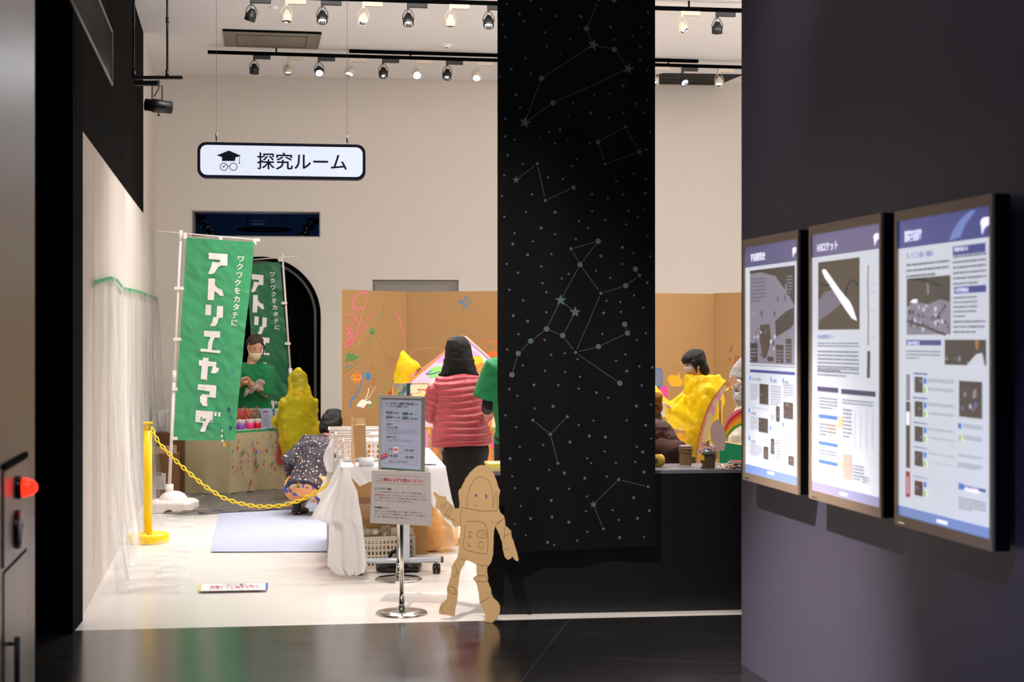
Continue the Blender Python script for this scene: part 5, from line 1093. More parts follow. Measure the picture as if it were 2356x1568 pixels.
P1 = [N1.uv(*q1(*p)) for p in ((122, 70), (1636, 130), (1660, 1505), (72, 1425))]
mb = MB(); mb.slab(N1, P1[::-1], .003, M_pap, 0)
def tl(pl, q, x, y, s, size, m, x1=None, bold=0, off=.0036):
    u, v = pl.uv(*q(x, y)); w = None; rot = 0
    if x1 is not None:
        u2, v2 = pl.uv(*q(*x1)); w = math.hypot(u2 - u, v2 - v); rot = math.atan2(v2 - v, u2 - u)
    mb.text(pl, s, u, v, size, m, off, w, bold, rot=rot)
mb.ribbon(N1, [N1.uv(*q1(*p)) for p in ((200, 185), (1512, 240), (1508, 452), (198, 388))], .0012, M_redt, .0036, True)
tl(N1, q1, 250, 300, 'ご入場前に必ずお読みください', .0235, M_redt, (1448, 352), .03)
for s, x0, y0, x1, y1, m, bo, sz in (('よごれてもいい服装', 195, 533, 628, 555, M_blk, .02, .0125), ('アクリル絵の具を使用しています。衣服についた絵の具は', 195, 618, 1300, 665, M_grt, 0, .0105), ('洗濯して', 1300, 672, 1512, 682, M_redt, .03, .0115),
    ('も落ちません。', 195, 695, 485, 712, M_redt, .03, .0115), ('おもいっきり楽しんでいただくためにも、よごれて', 515, 712, 1512, 755, M_grt, 0, .0105), ('もいい服装でご参加ください。手や髪は石鹸とぬるま湯で洗うと落ち', 195, 765, 1515, 830, M_grt, 0, .0105), ('やすいです。ご了承いただける方のみご参加ください。', 195, 838, 1200, 888, M_grt, 0, .0105),
    ('写真撮影について', 190, 1020, 575, 1045, M_blk, .02, .0125), ('当日のイベントの様子を撮影します。撮影した写真はWebサイト、', 190, 1110, 1512, 1175, M_grt, 0, .0105), ('SNS、フライヤーなどで活動報告として使用させていただく場合がご', 188, 1180, 1525, 1250, M_grt, 0, .0105), ('ざいます。撮影不可の方は入場をご遠慮ください。', 188, 1255, 1120, 1305, M_grt, 0, .0105)):
    tl(N1, q1, x0, y0, s, sz, m, (x1, y1), bo)
tag(mb.build('paper_notice'), 'grey-white paper notice with red boxed heading taped to the front chrome pole', 'notice')
N2 = Pl(at(873, 775, 9.50)[:2], at(978, 775, 9.47)[:2])
def q2(x, y): return (860 + x / 8.254, 900 + y / 8.254)
t = thing('schedule_frame', 'silver-framed blue-white schedule poster with 15:00 and 16:00 on the rear chrome stand', 'poster frame', N2.at(925, 1080))
M_alu = mat('aluminium', '#b8b4ae', .35, metal=.35); M_alu_shaded = mat('aluminium_shaded', '#8a8680', .35, metal=.4); M_post = mat('poster_blue_white', '#a6abc4', .4, coat=.3); M_pg2 = mat('poster_green', '#155c44', .6)  # darker aluminium copy puts shade on the right and bottom rails
def fr(pts, m, nm, th=.014):
    mb = MB(); mb.slab(N2, [N2.uv(*q2(*p)) for p in pts][::-1], th, m, 0); mb.build(nm, t)
fr(((105, 55), (980, 95), (975, 140), (155, 122)), M_alu, 'frame_rail'); fr(((105, 55), (155, 122), (138, 1480), (92, 1480)), M_alu, 'frame_rail'); fr(((910, 132), (980, 95), (972, 1525), (898, 1520)), M_alu_shaded, 'frame_rail'); fr(((138, 1462), (898, 1500), (898, 1522), (138, 1482)), M_alu_shaded, 'frame_rail', .006)
mb = MB(); mb.slab(N2, [N2.uv(*q2(*p)) for p in ((150, 120), (912, 140), (900, 1522), (140, 1465))][::-1], .004, M_post, 0)
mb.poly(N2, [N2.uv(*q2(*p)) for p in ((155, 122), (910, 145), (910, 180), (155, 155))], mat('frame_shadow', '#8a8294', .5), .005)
mb.poly(N2, [N2.uv(*q2(*p)) for p in ((140, 1438), (899, 1492), (899, 1520), (140, 1466))], M_pg2, .005); mb.poly(N2, [N2.uv(*q2(*p)) for p in ((500, 1475), (610, 1485), (610, 1510), (500, 1505))], M_pg2, .0055)
u, v = N2.uv(*q2(255, 235)); mb.ribbon(N2, [(u + .0095 * math.cos(a), v + .0095 * math.sin(a)) for a in (math.pi + i * .3 for i in range(12))], .0006, M_blk, .005); mb.poly(N2, [(u - .006, v + .004), (u, v + .009), (u + .006, v + .001)], M_blk, .005)
for s, x0, y0, x1, y1, m, bo, sz in (('ダンボール造形に宇宙を描こう！', 315, 222, 835, 245, M_blk, .025, .0165), ('オープン記念イベント', 315, 278, 655, 292, M_blk, .025, .0150), ('約45分', 378, 405, 485, 412, M_blk, .01, .013), ('無料', 685, 428, 745, 430, M_blk, .02, .013), ('（予約不要）', 760, 436, 830, 440, M_blk, 0, .006),
    ('1才〜小学生', 368, 490, 508, 500, M_blk, .01, .0125), ('各回30名様', 692, 518, 825, 522, M_blk, .02, .0115), ('※混雑状況により入場をお待ちいただく場合がございます。', 238, 545, 760, 575, M_grt, 0, .006), ('確認事項', 238, 618, 352, 622, M_pg2, .03, .012), ('よごれてもいい服装', 235, 672, 455, 684, M_blk, .02, .0105),
    ('アクリル絵の具を使用しています。衣服についた絵の具は洗濯しても', 235, 708, 825, 742, M_grt, 0, .0066), ('落ちません。', 235, 738, 330, 744, M_redt, .02, .0066), ('おもいっきり楽しんでいただくためにもよごれてもいい服装', 345, 742, 825, 772, M_grt, 0, .0066), ('でご参加ください。手や髪は石鹸とぬるま湯で洗うと落ちやすいです。', 235, 770, 825, 802, M_grt, 0, .0066), ('ご了承の上ご参加ください。', 235, 800, 540, 815, M_grt, 0, .0066),
    ('写真撮影のご確認', 235, 860, 428, 870, M_blk, .02, .0105), ('当日のイベントの様子を撮影します。撮影した写真はWebサイト、SNS', 235, 905, 825, 940, M_grt, 0, .0066), ('などで活動報告として使用させていただく場合がございます。', 235, 930, 700, 962, M_grt, 0, .0066),
    ('13', 290, 1088, 358, 1092, M_blk, .01, .024), ('15:00', 588, 1112, 768, 1120, M_blk, .01, .024), ('14:00', 290, 1215, 462, 1225, M_blk, .01, .024), ('16:00', 584, 1240, 766, 1250, M_blk, .01, .024), ('16:40〜アトリエヤマダ仕上げ', 288, 1325, 652, 1345, M_blk, .015, .011)):
    tl(N2, q2, x0, y0, s, sz, m, (x1, y1), bo, .0058)
for q, s in (((240, 375, 358, 425), '体験時間'), ((542, 395, 662, 448), '料　金'), ((240, 460, 358, 510), '対象年齢'), ((540, 478, 662, 530), '定　員')):
    a_ = N2.uv(*q2(q[0], q[1])); b_ = N2.uv(*q2(q[2], q[3])); mb.rect(N2, a_[0], b_[1], b_[0], a_[1], M_pg2, .005); mb.text(N2, s, (a_[0] + b_[0]) / 2, (a_[1] + b_[1]) / 2, .0095, M_post, .0056, w=(b_[0] - a_[0]) * .8, bold=.01, align='C')
for q in (((228, 1015), (825, 1055)), ((228, 1015), (218, 1360)), ((825, 1055), (818, 1400)), ((218, 1145), (822, 1190)), ((218, 1272), (820, 1315)), ((216, 1360), (818, 1400)), ((525, 1035), (518, 1290))): mb.ribbon(N2, [N2.uv(*q2(*p)) for p in q], .0007, M_grt, .005)
mb.build('poster', t)
mb = MB(); mb.slab(N2, [N2.uv(*q2(*p)) for p in ((378, 1050), (470, 1052), (462, 1165), (375, 1165))][::-1], .003, mat('magnet_white', '#e0d8d6', .5), .006)
tl(N2, q2, 380, 1102, '満員', .022, mat('red_bright', '#cc1f28', .6), (460, 1104), .03, .0096); mb.build('magnet_label', t)
mb = MB(); mb.slab(N2, [N2.uv(*q2(*p)) for p in ((135, 1215), (260, 1162), (272, 1215), (145, 1275))][::-1], .003, MATS['red_bright'], .014)
tl(N2, q2, 160, 1235, '受付中', .010, M_post, (245, 1198), .02, .018); mb.build('magnet_label', t)
t = thing('leaflet_holder', 'small acrylic holder with a rainbow-painted leaflet above the silver frame', 'leaflet holder', at(922, 908, 9.55))
N3 = Pl(at(906, 775, 9.50)[:2], at(944, 775, 9.49)[:2])
mb = MB(); mb.slab(N3, [N3.uv(*p) for p in ((905, 912), (936, 912), (936, 881), (906, 881))], .002, M_pap, 0)
rn = random.Random(5)
for i in range(60):
    px = rn.uniform(908, 934); py = rn.uniform(886, 908); u, v = N3.uv(px, py); c_ = ('#d8402c', '#ec8a2a', '#f0c83a', '#4f9c54', '#3f78b8', '#e8e4dc')[min(5, int((px - 908) / 26 * 4 + (py - 886) / 22 * 2))]; mb.disc(N3, u, v, rn.uniform(.003, .006), mat('leaf' + c_, c_, .6), .0024 + i * .00001, 6)
mb.build('leaflet', t); mb = MB(); mb.slab(N3, [N3.uv(*p) for p in ((936, 912), (944, 912), (944, 881), (936, 881))], .012, mat('holder_dark', '#2e5a4c', .4), 0); mb.build('side', t)
mb = MB(); mb.slab(N3, [N3.uv(*p) for p in ((905, 917), (944, 917), (944, 908), (905, 908))], .012, M_alu, 0); mb.build('clip', t)

# ---------------------------------------------------------------- folding table with white cloth and what stands on it
HT = .72
TV = Vector((math.sin(-A7), math.cos(A7), 0)); TU = Vector((math.cos(A7), math.sin(A7), 0))
c0 = at(792, 1074, 9.62); c0.z = HT; TW = .64; TL = 1.6
def tp(x, y, z=0): return c0 + TU * x + TV * y + Vector((0, 0, z))
t = thing('folding_table', 'white wheeled folding table, end towards the dark floor, under a white cloth', 'table', tp(TW / 2, TL / 2, -HT))
M_tw = mat('table_white', '#d8d6d6', .35); M_metw = mat('metal_white', '#c9cdd4', .35, metal=.2)
mb = MB(); mb.box(tp(TW / 2, TL / 2, -.016), (TW, TL, .028), M_tw, rz=A7, bev=.004); mb.build('tabletop', t)
for y_ in (.12, TL - .15):
    fb = MB(); zf = -HT + .093; fb.tube([tp(.08, y_, zf), tp(TW + .0, y_, zf)], .019, M_metw, 12); fb.build('foot_bar', t)
    fb = MB(); fb.tube([tp(TW - .0, y_, zf), tp(TW + .015, y_, zf)], .021, M_dgrey, 12); fb.build('end_cap', t)
    fb = MB(); fb.mesh([tp(.40 + a, y_ + b, z) for z in (zf, -.03) for a, b in ((-.03, -.03), (.03, -.03), (.03, .03), (-.03, .03))], [(0, 1, 5, 4), (1, 2, 6, 5), (2, 3, 7, 6), (3, 0, 4, 7)], M_metw); fb.build('leg', t)
    for x_ in (.10, TW - .03):
        cs = MB(); R_ax = Matrix.Rotation(math.radians(90), 3, 'Y'); cw = tp(x_, y_, -HT + .034)
        cs.lathe([(.012, -.026), (.030, -.024), (.034, -.018), (.034, -.004), (.028, -.002)], cw, M_blackm, 20, rot=rotz(A7) @ R_ax); cs.lathe([(.028, .002), (.034, .004), (.034, .018), (.030, .024), (.012, .026)], cw, M_blackm, 20, rot=rotz(A7) @ R_ax)
        cs.tube([cw + Vector((0, 0, .0)), cw + Vector((0, 0, .045))], .009, M_chr2, 8); cs.box(cw + Vector((0, 0, .025)), (.02, .045, .026), M_blackm, rz=A7, bev=.004); cs.build('caster', t)
# cloth: top with ragged drapes
M_cl = veil('sheer_white_cloth', '#f1efef', .10, .35, .55, .35, 5)
def drape(name, pts_top, pts_bot, parent, nz=18, folds=.012, m=M_cl, ph=0, kf=17):
    """curtain of cloth between two polylines"""
    mb = MB(); n = 48
    def lerp_poly(P, t):
        x = t * (len(P) - 1); i = min(int(x), len(P) - 2); return P[i].lerp(P[i + 1], x - i)
    vs = []
    for j in range(nz + 1):
        for i in range(n + 1):
            a = lerp_poly(pts_top, i / n); b = lerp_poly(pts_bot, i / n); s = j / nz; p = a.lerp(b, s)
            nn = (lerp_poly(pts_top, min(1, i / n + .02)) - lerp_poly(pts_top, max(0, i / n - .02))); nn = Vector((nn.y, -nn.x, 0)); nn = nn.normalized() if nn.length > 1e-5 else Vector((0, -1, 0))
            vs.append(p + nn * (folds * s * math.sin(i / n * kf + ph) + .35 * folds * s * math.sin(i / n * kf * 2.7 + 2 * s)))
    mb.mesh(vs, [(j * (n + 1) + i, j * (n + 1) + i + 1, (j + 1) * (n + 1) + i + 1, (j + 1) * (n + 1) + i) for j in range(nz) for i in range(n)], m, True)
    o = mb.build(name, parent); return o
cl = thing('tablecloth', 'thin white plastic tablecloth draped long over the left corner of the folding table', 'tablecloth', tp(TW / 2, TL / 2, 0))
mb = MB(); z_ = .004
mb.mesh([tp(-.02, -.02, z_), tp(TW + .02, -.02, z_), tp(TW + .02, TL + .02, z_), tp(-.02, TL + .02, z_)], [(0, 1, 2, 3)], M_cl); mb.build('top_sheet', cl)
def cp(px, py, d): return at(px, py, d)
# front fall: short in the middle, deep at both corners
drape('front_fall', [tp(-.02, -.02, z_), tp(.15, -.022, z_), tp(TW * .6, -.022, z_), tp(TW + .02, -.02, z_)], [cp(828, 1118, 9.61), cp(850, 1108, 9.62), cp(905, 1112, 9.64), cp(960, 1135, 9.64), cp(1012, 1128, 9.66)], cl, folds=.008)
drape('right_fall', [tp(TW + .02, -.02, z_), tp(TW + .02, .5, z_), tp(TW + .02, TL, z_)], [cp(1046, 1215, 9.63), cp(1050, 1200, 9.9), cp(1010, 1120, 10.9)], cl, folds=.015, ph=1)
drape('right_corner_fall', [tp(TW * .75, -.03, z_), tp(TW + .02, -.03, z_)], [cp(985, 1150, 9.62), cp(1010, 1180, 9.62), cp(1046, 1218, 9.62)], cl, folds=.01, ph=2)
mb = MB()
prof = []
for py, xl, xr, dz in ((1074, 788, 800, 0), (1100, 775, 808, .02), (1130, 755, 822, .03), (1160, 735, 826, .03), (1190, 722, 832, .03), (1205, 757, 834, .02), (1240, 757, 838, .0), (1275, 754, 842, -.01), (1300, 753, 843, -.01), (1316, 768, 838, 0), (1322, 785, 824, 0)):
    a = at(xl, py, 9.62 + dz); b = at(xr, py, 9.50 - dz); prof.append([a, b, dz])
rows = []
for (a, b, dz) in prof:
    row = []
    for i in range(25):
        w = i / 24; p = a.lerp(b, w); k = min(1, (HT - p.z) * 4); row.append(p + Vector((0, -1, 0)) * (k * (.022 * math.sin(w * 15 + p.z * 2) + .012 * math.sin(w * 31))) + Vector((0, .05, 0)) * math.cos(w * math.pi * 2) * 0)
    rows.append(row)
mb.mesh([p for r in rows for p in r], [(j * 25 + i, j * 25 + i + 1, (j + 1) * 25 + i + 1, (j + 1) * 25 + i) for j in range(len(rows) - 1) for i in range(24)], M_cl, True)
mb.build('left_corner_fall', cl)
mb = MB()
a = [at(790, 1074, 9.62), at(764, 1104, 9.75), at(735, 1150, 9.9), at(722, 1188, 9.95)]; b = [at(757, 1205, 10.1), at(745, 1200, 10.1), at(735, 1196, 10.1), at(724, 1192, 10.1)]
top = [at(790, 1074, 9.62), at(788, 1060, 10.3), at(785, 1045, 11.2)]
drape('left_fall', [tp(-.02, -.02, z_), tp(-.02, .5, z_), tp(-.02, TL, z_)], [at(757, 1203, 9.75), at(722, 1190, 10.1), at(745, 1120, 11.0)], cl, folds=.03, kf=12)
# slotted baskets
M_bas = mat('basket_cream', '#e3dad2', .5); M_basb = mat('basket_beige', '#c9bba8', .55)
def bpanel(mb, P0, U, V, w, h, nx, ny, m, hw=.55, hh=.62, th=.003, marg=.012):
    """moulded panel with a grid of slots"""
    W = U.cross(V).normalized() * th; bx = w - 2 * marg; cx = bx / nx; cyh = (h - 2 * marg) / ny
    def b(x0, y0, x1, y1):
        q = [P0 + U * x + V * y for x, y in ((x0, y0), (x1, y0), (x1, y1), (x0, y1))]; r = [p + W for p in q]
        mb.mesh(q + r, [(3, 2, 1, 0), (4, 5, 6, 7), (0, 1, 5, 4), (1, 2, 6, 5), (2, 3, 7, 6), (3, 0, 4, 7)], m)
    ys = [0]
    for j in range(ny): y = marg + cyh * j + cyh * (1 - hh) / 2; ys += [y, y + cyh * hh]
    ys.append(h)
    for j in range(0, len(ys), 2): b(0, ys[j], w, ys[j + 1])
    for j in range(ny):
        y0, y1 = ys[2 * j + 1], ys[2 * j + 2]; x = 0
        for i in range(nx): xs = marg + cx * i + cx * (1 - hw) / 2; b(x, y0, xs, y1); x = xs + cx * hw
        b(x, y0, w, y1)
def basket(label, origin, ux, uy, w, l, h, m, nx, ny, ns, nsy, group=None, fill=None, rim=True, tap=0):
    up = Vector((0, 0, 1)); t = thing('basket', label, 'basket', origin + ux * w / 2 + uy * l / 2, 0, group)
    for nm, P0, U, ww, n1, n2 in (('front_wall', origin, ux, w, nx, ny), ('back_wall', origin + uy * l, ux, w, nx, ny), ('side_wall', origin, uy, l, ns, nsy), ('side_wall', origin + ux * w, uy, l, ns, nsy)):
        mb = MB(); bpanel(mb, P0, U, up, ww, h, n1, n2, m); mb.build(nm, t)
    mb = MB(); c = origin + ux * w / 2 + uy * l / 2; rz = math.atan2(ux.y, ux.x)
    mb.box(c + up * .004, (w, l, .006), m, rz=rz); mb.build('bottom', t)
    mb = MB()
    for P0, U, ww, V in ((origin, ux, w, uy), (origin + uy * l, ux, w, uy), (origin, uy, l, ux), (origin + ux * w, uy, l, ux)): mb.tube([P0 - U * .006 + up * h, P0 + U * (ww + .006) + up * h], .006, m, 8)
    mb.build('rim', t); return t
zt = HT + .0075
def onpx(px, py, z): return ground(px, py, z)
b1 = onpx(790, 1057, zt); b1 = tp(0.03, .42, .0075)
bk = [('nearest slotted cream basket of orange packets on the white table', tp(.0, .42, .0075), .52, .27, .13, 17, 3),
      ('second slotted cream basket from the front on the white table, its rim just higher', tp(-.05, .74, .0075), .54, .27, .155, 18, 3),
      ('farthest and tallest slotted cream basket on the white table', tp(-.10, 1.06, .0075), .56, .27, .175, 20, 4)]
for i, (lb, o, w, l, h, nx, ny) in enumerate(bk): basket(lb, o, TU, TV, w, l, h, M_bas, nx, ny, 8, ny, 'slotted cream baskets on the white table')
rn = random.Random(12); M_or = mat('orange_packet', '#e08a1c', .5); M_pal = mat('paper_packet', '#efe2cc', .6); M_bag = film('poly_bag', '#fff6ec', .25, .5, 14, (1, 1, 1), 2)
for bi, (ox, oy, w, n) in enumerate(((.02, .515, .46, 11), (-.03, .835, .46, 9))):
    for i in range(n):
        p = tp(ox + .03 + (w - .02) * i / n, oy + .012 * (i % 2), .016 + .064); mb = MB()
        mb.box(p, (.036, .13, .10 + .012 * (i % 3)), M_or if i % 3 != 1 else M_pal, rot=rotz(A7 + rn.uniform(-.06, .06)) @ Matrix.Rotation(rn.uniform(-.1, .1), 3, 'Y'), bev=.006)
        tag(mb.build('paint_packet'), '%s paint packet, %s from the left in the %s' % ('orange' if i % 3 != 1 else 'cream', ORD[i], 'nearest slotted basket' if bi == 0 else 'second slotted basket'), 'packet', 'packets in the %s basket' % ('nearest' if bi == 0 else 'second'))
for bi, (ox, oy) in enumerate(((.22, .50), (.30, .82))):
    mb = MB()
    for k in range(5): mb.ball(tp(ox + .07 * (k - 2), oy + .05, .13 + .012 * (k % 2)), (.05, .06, .02), M_bag, seg=12)
    tag(fused(mb, 'clear_bags', M_bag, None, .012, 2, .02, 12), 'crumpled clear plastic bags lying on the packets in the %s basket' % ('nearest' if bi == 0 else 'second'), 'plastic bags', kind='stuff')
# laundry-basket side at the left edge, hung on the table side
basket('tall cream basket standing on the floor along the left side of the white table', Vector((at(756, 775, 10.6).x, 10.5, .001)), TU, TV, .09, .95, .62, M_bas, 3, 6, 16, 6)
mb = MB(); rows = []
for j in range(12):
    s = j / 11; rows.append([at(762 + (4 - 22 * math.sin(s * 2.6) if i == 0 else 3 + 8 * s * (1 - s)) * (1) * (1 - i / 6) + i * 1.2, 1008 + 78 * s, 10.45 + .03 * math.sin(i + s * 5)) for i in range(7)])
mb.mesh([p for r in rows for p in r], [(j * 7 + i, j * 7 + i + 1, (j + 1) * 7 + i + 1, (j + 1) * 7 + i) for j in range(11) for i in range(6)], M_cl, True)
tag(mb.build('hanging_rag'), 'white thin rag hanging over the left edge of the cream baskets', 'cloth')
# small carton with open flap on the table
ct = tp(.155, .10, .0075); t = thing('carton', 'tall narrow brown cardboard box with open flap standing on the white table', 'cardboard box', ct)
M_cf = mat('cardboard_face', '#b48a5c', .85, bump=.05, bscale=60); zt0 = .0
CB = Pl((ct.x - .04, ct.y - .03), (ct.x + .06, ct.y - .018)); CB.O = ct + Vector((-.04, -.03, 0))
cbp = lambda px, py: CB.uv(px, py)
mb = MB(); mb.slab(CB, [cbp(816, 1052), cbp(843, 1051), cbp(841, 977), cbp(812, 978)], -.07, M_cf, 0, M_cardl); mb.build('body', t)
mb = MB(); mb.slab(CB, [cbp(812, 978), cbp(841, 976), cbp(839, 964), cbp(836, 962.5), cbp(811, 963)], .003, mat('cardboard_inner', '#d8b488', .8), -.045); mb.build('flap', t)
mb = MB(); mb.slab(CB, [cbp(817, 1070), (cbp(817, 1070)[0] - .002, 0), cbp(808, 1062), cbp(808, 972), cbp(810, 950), cbp(812, 962), cbp(813, 1000), cbp(816, 1030)][::-1], .004, mat('cardboard_inner', '#d8b488'), .012); mb.build('side_flap', t)
mb = MB(); mb.slab(CB, [cbp(811.5, 975), cbp(820, 974.5), cbp(820, 966), cbp(811.5, 967)], .001, mat('packing_tape', '#cfa07c', .4), -.040); mb.build('tape', t)
rp = tp(.145, .045, .0085)
mb = MB(); mb.lathe([(.030, 0), (.050, 0), (.050, .054), (.030, .054)], rp, mat('tape_white', '#d9d9dc', .45), 36, cap=False); mb.lathe([(.030, .054), (.030, 0)], rp, mat('tape_core', '#cdb79a', .7), 36, cap=False)
tag(mb.build('tape_roll'), 'thick white tape roll lying flat at the front edge of the white table', 'tape roll')
mb = MB(); mb.tube([tp(.26, .16, .012), tp(.34, .10, .014)], .004, M_chr2, 8); t = thing('scissors', 'steel scissors lying on the white table beside the tape roll', 'scissors', tp(.3, .12, .008)); mb.build('blade', t)
mb = MB(); mb.tube([tp(.27, .09, .012), tp(.34, .15, .014)], .004, M_chr2, 8); mb.build('blade', t)
for s_ in (0, 1):
    mb = MB(); cc_ = tp(.255 + .008 * s_, .17 - .09 * s_, .012); mb.tube([cc_ + Vector((.014 * math.cos(a), .014 * math.sin(a), 0)) for a in (2 * math.pi * i / 12 for i in range(13))], .003, M_blackm, 6); mb.build('handle', t)
mb = MB(); mb.box(tp(.49, .16, .013), (.22, .19, .008), mat('folder_white', '#e8e4e0', .5), rz=A7 + .1); mb.box(tp(.49, .16, .0085), (.225, .195, .0015), mat('folder_edge', '#4a3038', .6), rz=A7 + .1); tag(mb.build('document_folder'), 'white folder with dark edge on the right corner of the white table', 'folder')
# under the table
def cbox(name, label, c, s, rz, open_=False, m=None):
    m = m or M_card; t = thing(name, label, 'cardboard box', c); h = .004; sx, sy, sz = s; R = rotz(rz)
    mb = MB()
    for dx, dy, bx, by in ((0, -sy / 2, sx, h), (0, sy / 2, sx, h), (-sx / 2, 0, h, sy), (sx / 2, 0, h, sy)): mb.box(Vector(c) + R @ Vector((dx, dy, sz / 2)), (bx, by, sz), m, rz=rz)
    mb.box(Vector(c) + Vector((0, 0, .003)), (sx, sy, h), m, rz=rz)
    if not open_: mb.box(Vector(c) + Vector((0, 0, sz)), (sx, sy, h), m, rz=rz); mb.box(Vector(c) + Vector((0, 0, sz + .003)), (.05, sy, .001), mat('packing_tape', '#cfa07c'), rz=rz)
    mb.build('body', t); return t, R
bt, R = cbox('cardboard_box', 'open brown cardboard box stuffed with crumpled paper, under the white table', tp(.20, .80, -HT + .001), (.44, .34, .30), A7, True)
for sy_, ang in ((-1, 62), (1, 40)):
    mb = MB(); mb.box(tp(.20, .80 + sy_ * .185, -HT + .30 + .055), (.43, .004, .13), mat('cardboard_pale', '#c8a27c', .8), rot=rotz(A7) @ Matrix.Rotation(math.radians(-sy_ * 18), 3, 'X')); mb.build('flap', bt)
M_kraft = mat('crumpled_paper', '#cdb896', .85, bump=.9, bscale=22)
def heap(name, label, c, sx, sy, sz, m, n=26, seed=1, voxel=.012, wr=.03, kind='stuff', cat='crumpled paper', rz=A7):
    rn = random.Random(seed); mb = MB(); R = rotz(rz)
    mb.ball(Vector(c) + Vector((0, 0, sz * .3)), (sx * .5, sy * .5, sz * .4), m)
    for i in range(n * 2): mb.box(Vector(c) + R @ Vector((rn.uniform(-.42, .42) * sx, rn.uniform(-.42, .42) * sy, rn.uniform(.1, .85) * sz)), (rn.uniform(.12, .3) * sx, rn.uniform(.05, .2) * sy, rn.uniform(.1, .3) * sz), m, rot=Matrix.Rotation(rn.uniform(0, 6), 3, Vector((rn.random(), rn.random(), rn.random() + .1)).normalized()))
    return tag(fused(mb, name, m, None, voxel, 1, wr, 14), label, cat, kind=kind)
heap('paper_wadding', 'crumpled beige paper filling the brown box under the white table', tp(.20, .80, -HT + .22), .40, .30, .13, M_kraft, seed=2)
t = basket('slotted beige basket on the floor under the white table', tp(.12, .38, -HT + .001), TU, TV, .36, .30, .21, M_basb, 13, 5, 9, 5)
heap('paper_wadding', 'crumpled greyish paper heaped in the beige basket under the table', tp(.21, .53, -HT + .10), .20, .24, .17, mat('crumpled_grey', '#bcae98', .85, bump=.9, bscale=24), seed=4)
mb = MB(); mb.slab(Pl(tp(.31, .40)[:2], tp(.47, .40)[:2]), [(0, .05), (.16, .05), (.16, .27), (.01, .275)], .006, mat('kraft_sheet', '#d6bfa4', .8), -.01); tag(mb.build('paper_pad'), 'pale brown paper pad standing in the beige basket under the table', 'paper')
cbox('cardboard_box', 'plain brown cardboard box under the white table behind the pole of the stand', tp(.50, 1.12, -HT + .001), (.2, .26, .36), A7)
# black bag on the floor behind the rear stand base
t = thing('shoulder_bag', 'black shiny soft bag lying on the floor under the front of the white table', 'bag', ground(918, 1318))
bc = ground(918, 1313); M_leather = mat('black_leather', '#0c0b0c', .25, bump=.5, bscale=14)
mb = MB(); mb.loft([(bc + Vector((-.15, 0, .02)), .01, .01), (bc + Vector((-.14, 0, .025)), .08, .022), (bc + Vector((-.06, 0, .036)), .11, .036), (bc + Vector((.06, 0, .038)), .11, .038), (bc + Vector((.14, .0, .03)), .09, .028), (bc + Vector((.152, 0, .022)), .02, .015)], (0, 1, 0), M_leather, 18); tag(fused(mb, 'bag_body', M_leather, t, .009, 3, .008, 10))
mb = MB(); mb.tube([bc + Vector((-.08, .05, .06)), bc + Vector((-.055, .06, .115)), bc + Vector((.0, .06, .14)), bc + Vector((.04, .06, .12)), bc + Vector((.06, .05, .06))], [.012, .014, .014, .013, .011], M_leather, 10); mb.build('handle', t)
# orange-white full plastic bag
bc = at(1003, 1262, 10.85); bc.z = 0
M_obag = veil('bag_film', '#ffe6bc', .50, .5, .3, .8, 7); M_ocon = mat('orange_filling', '#ffab2e', .7, vary=.5, vscale=5)
t = thing('rubbish_bag', 'bulging translucent plastic bag with orange contents on the floor right of the white table', 'plastic bag', bc)
mb = MB(); mb.loft([(bc + Vector((0, 0, .005)), .10, .09), (bc + Vector((.0, 0, .04)), .16, .13), (bc + Vector((-.015, 0, .16)), .165, .14), (bc + Vector((-.03, 0, .28)), .12, .11), (bc + Vector((-.05, 0, .36)), .06, .05), (bc + Vector((-.06, 0, .42)), .045, .03)], (1, 0, 0), M_obag, 26); fused(mb, 'bag_skin', M_obag, t, .011, 2, .035, 7)
mb = MB(); mb.loft([(bc + Vector((-.02, 0, .02)), .07, .07), (bc + Vector((-.03, 0, .12)), .11, .10), (bc + Vector((-.05, 0, .26)), .085, .075), (bc + Vector((-.05, 0, .32)), .03, .03)], (1, 0, 0), M_ocon, 20); fused(mb, 'contents', M_ocon, t, .012, 2, .02, 9)
mb = MB(); mb.box(at(1010, 1252, 11.3) * 1 - Vector((0, 0, at(1010, 1252, 11.3).z - .004)), (.5, .35, .006), M_card, rz=.1); tag(mb.build('cardboard_sheet'), 'brown cardboard sheet on the floor beneath the orange plastic bag', 'cardboard')
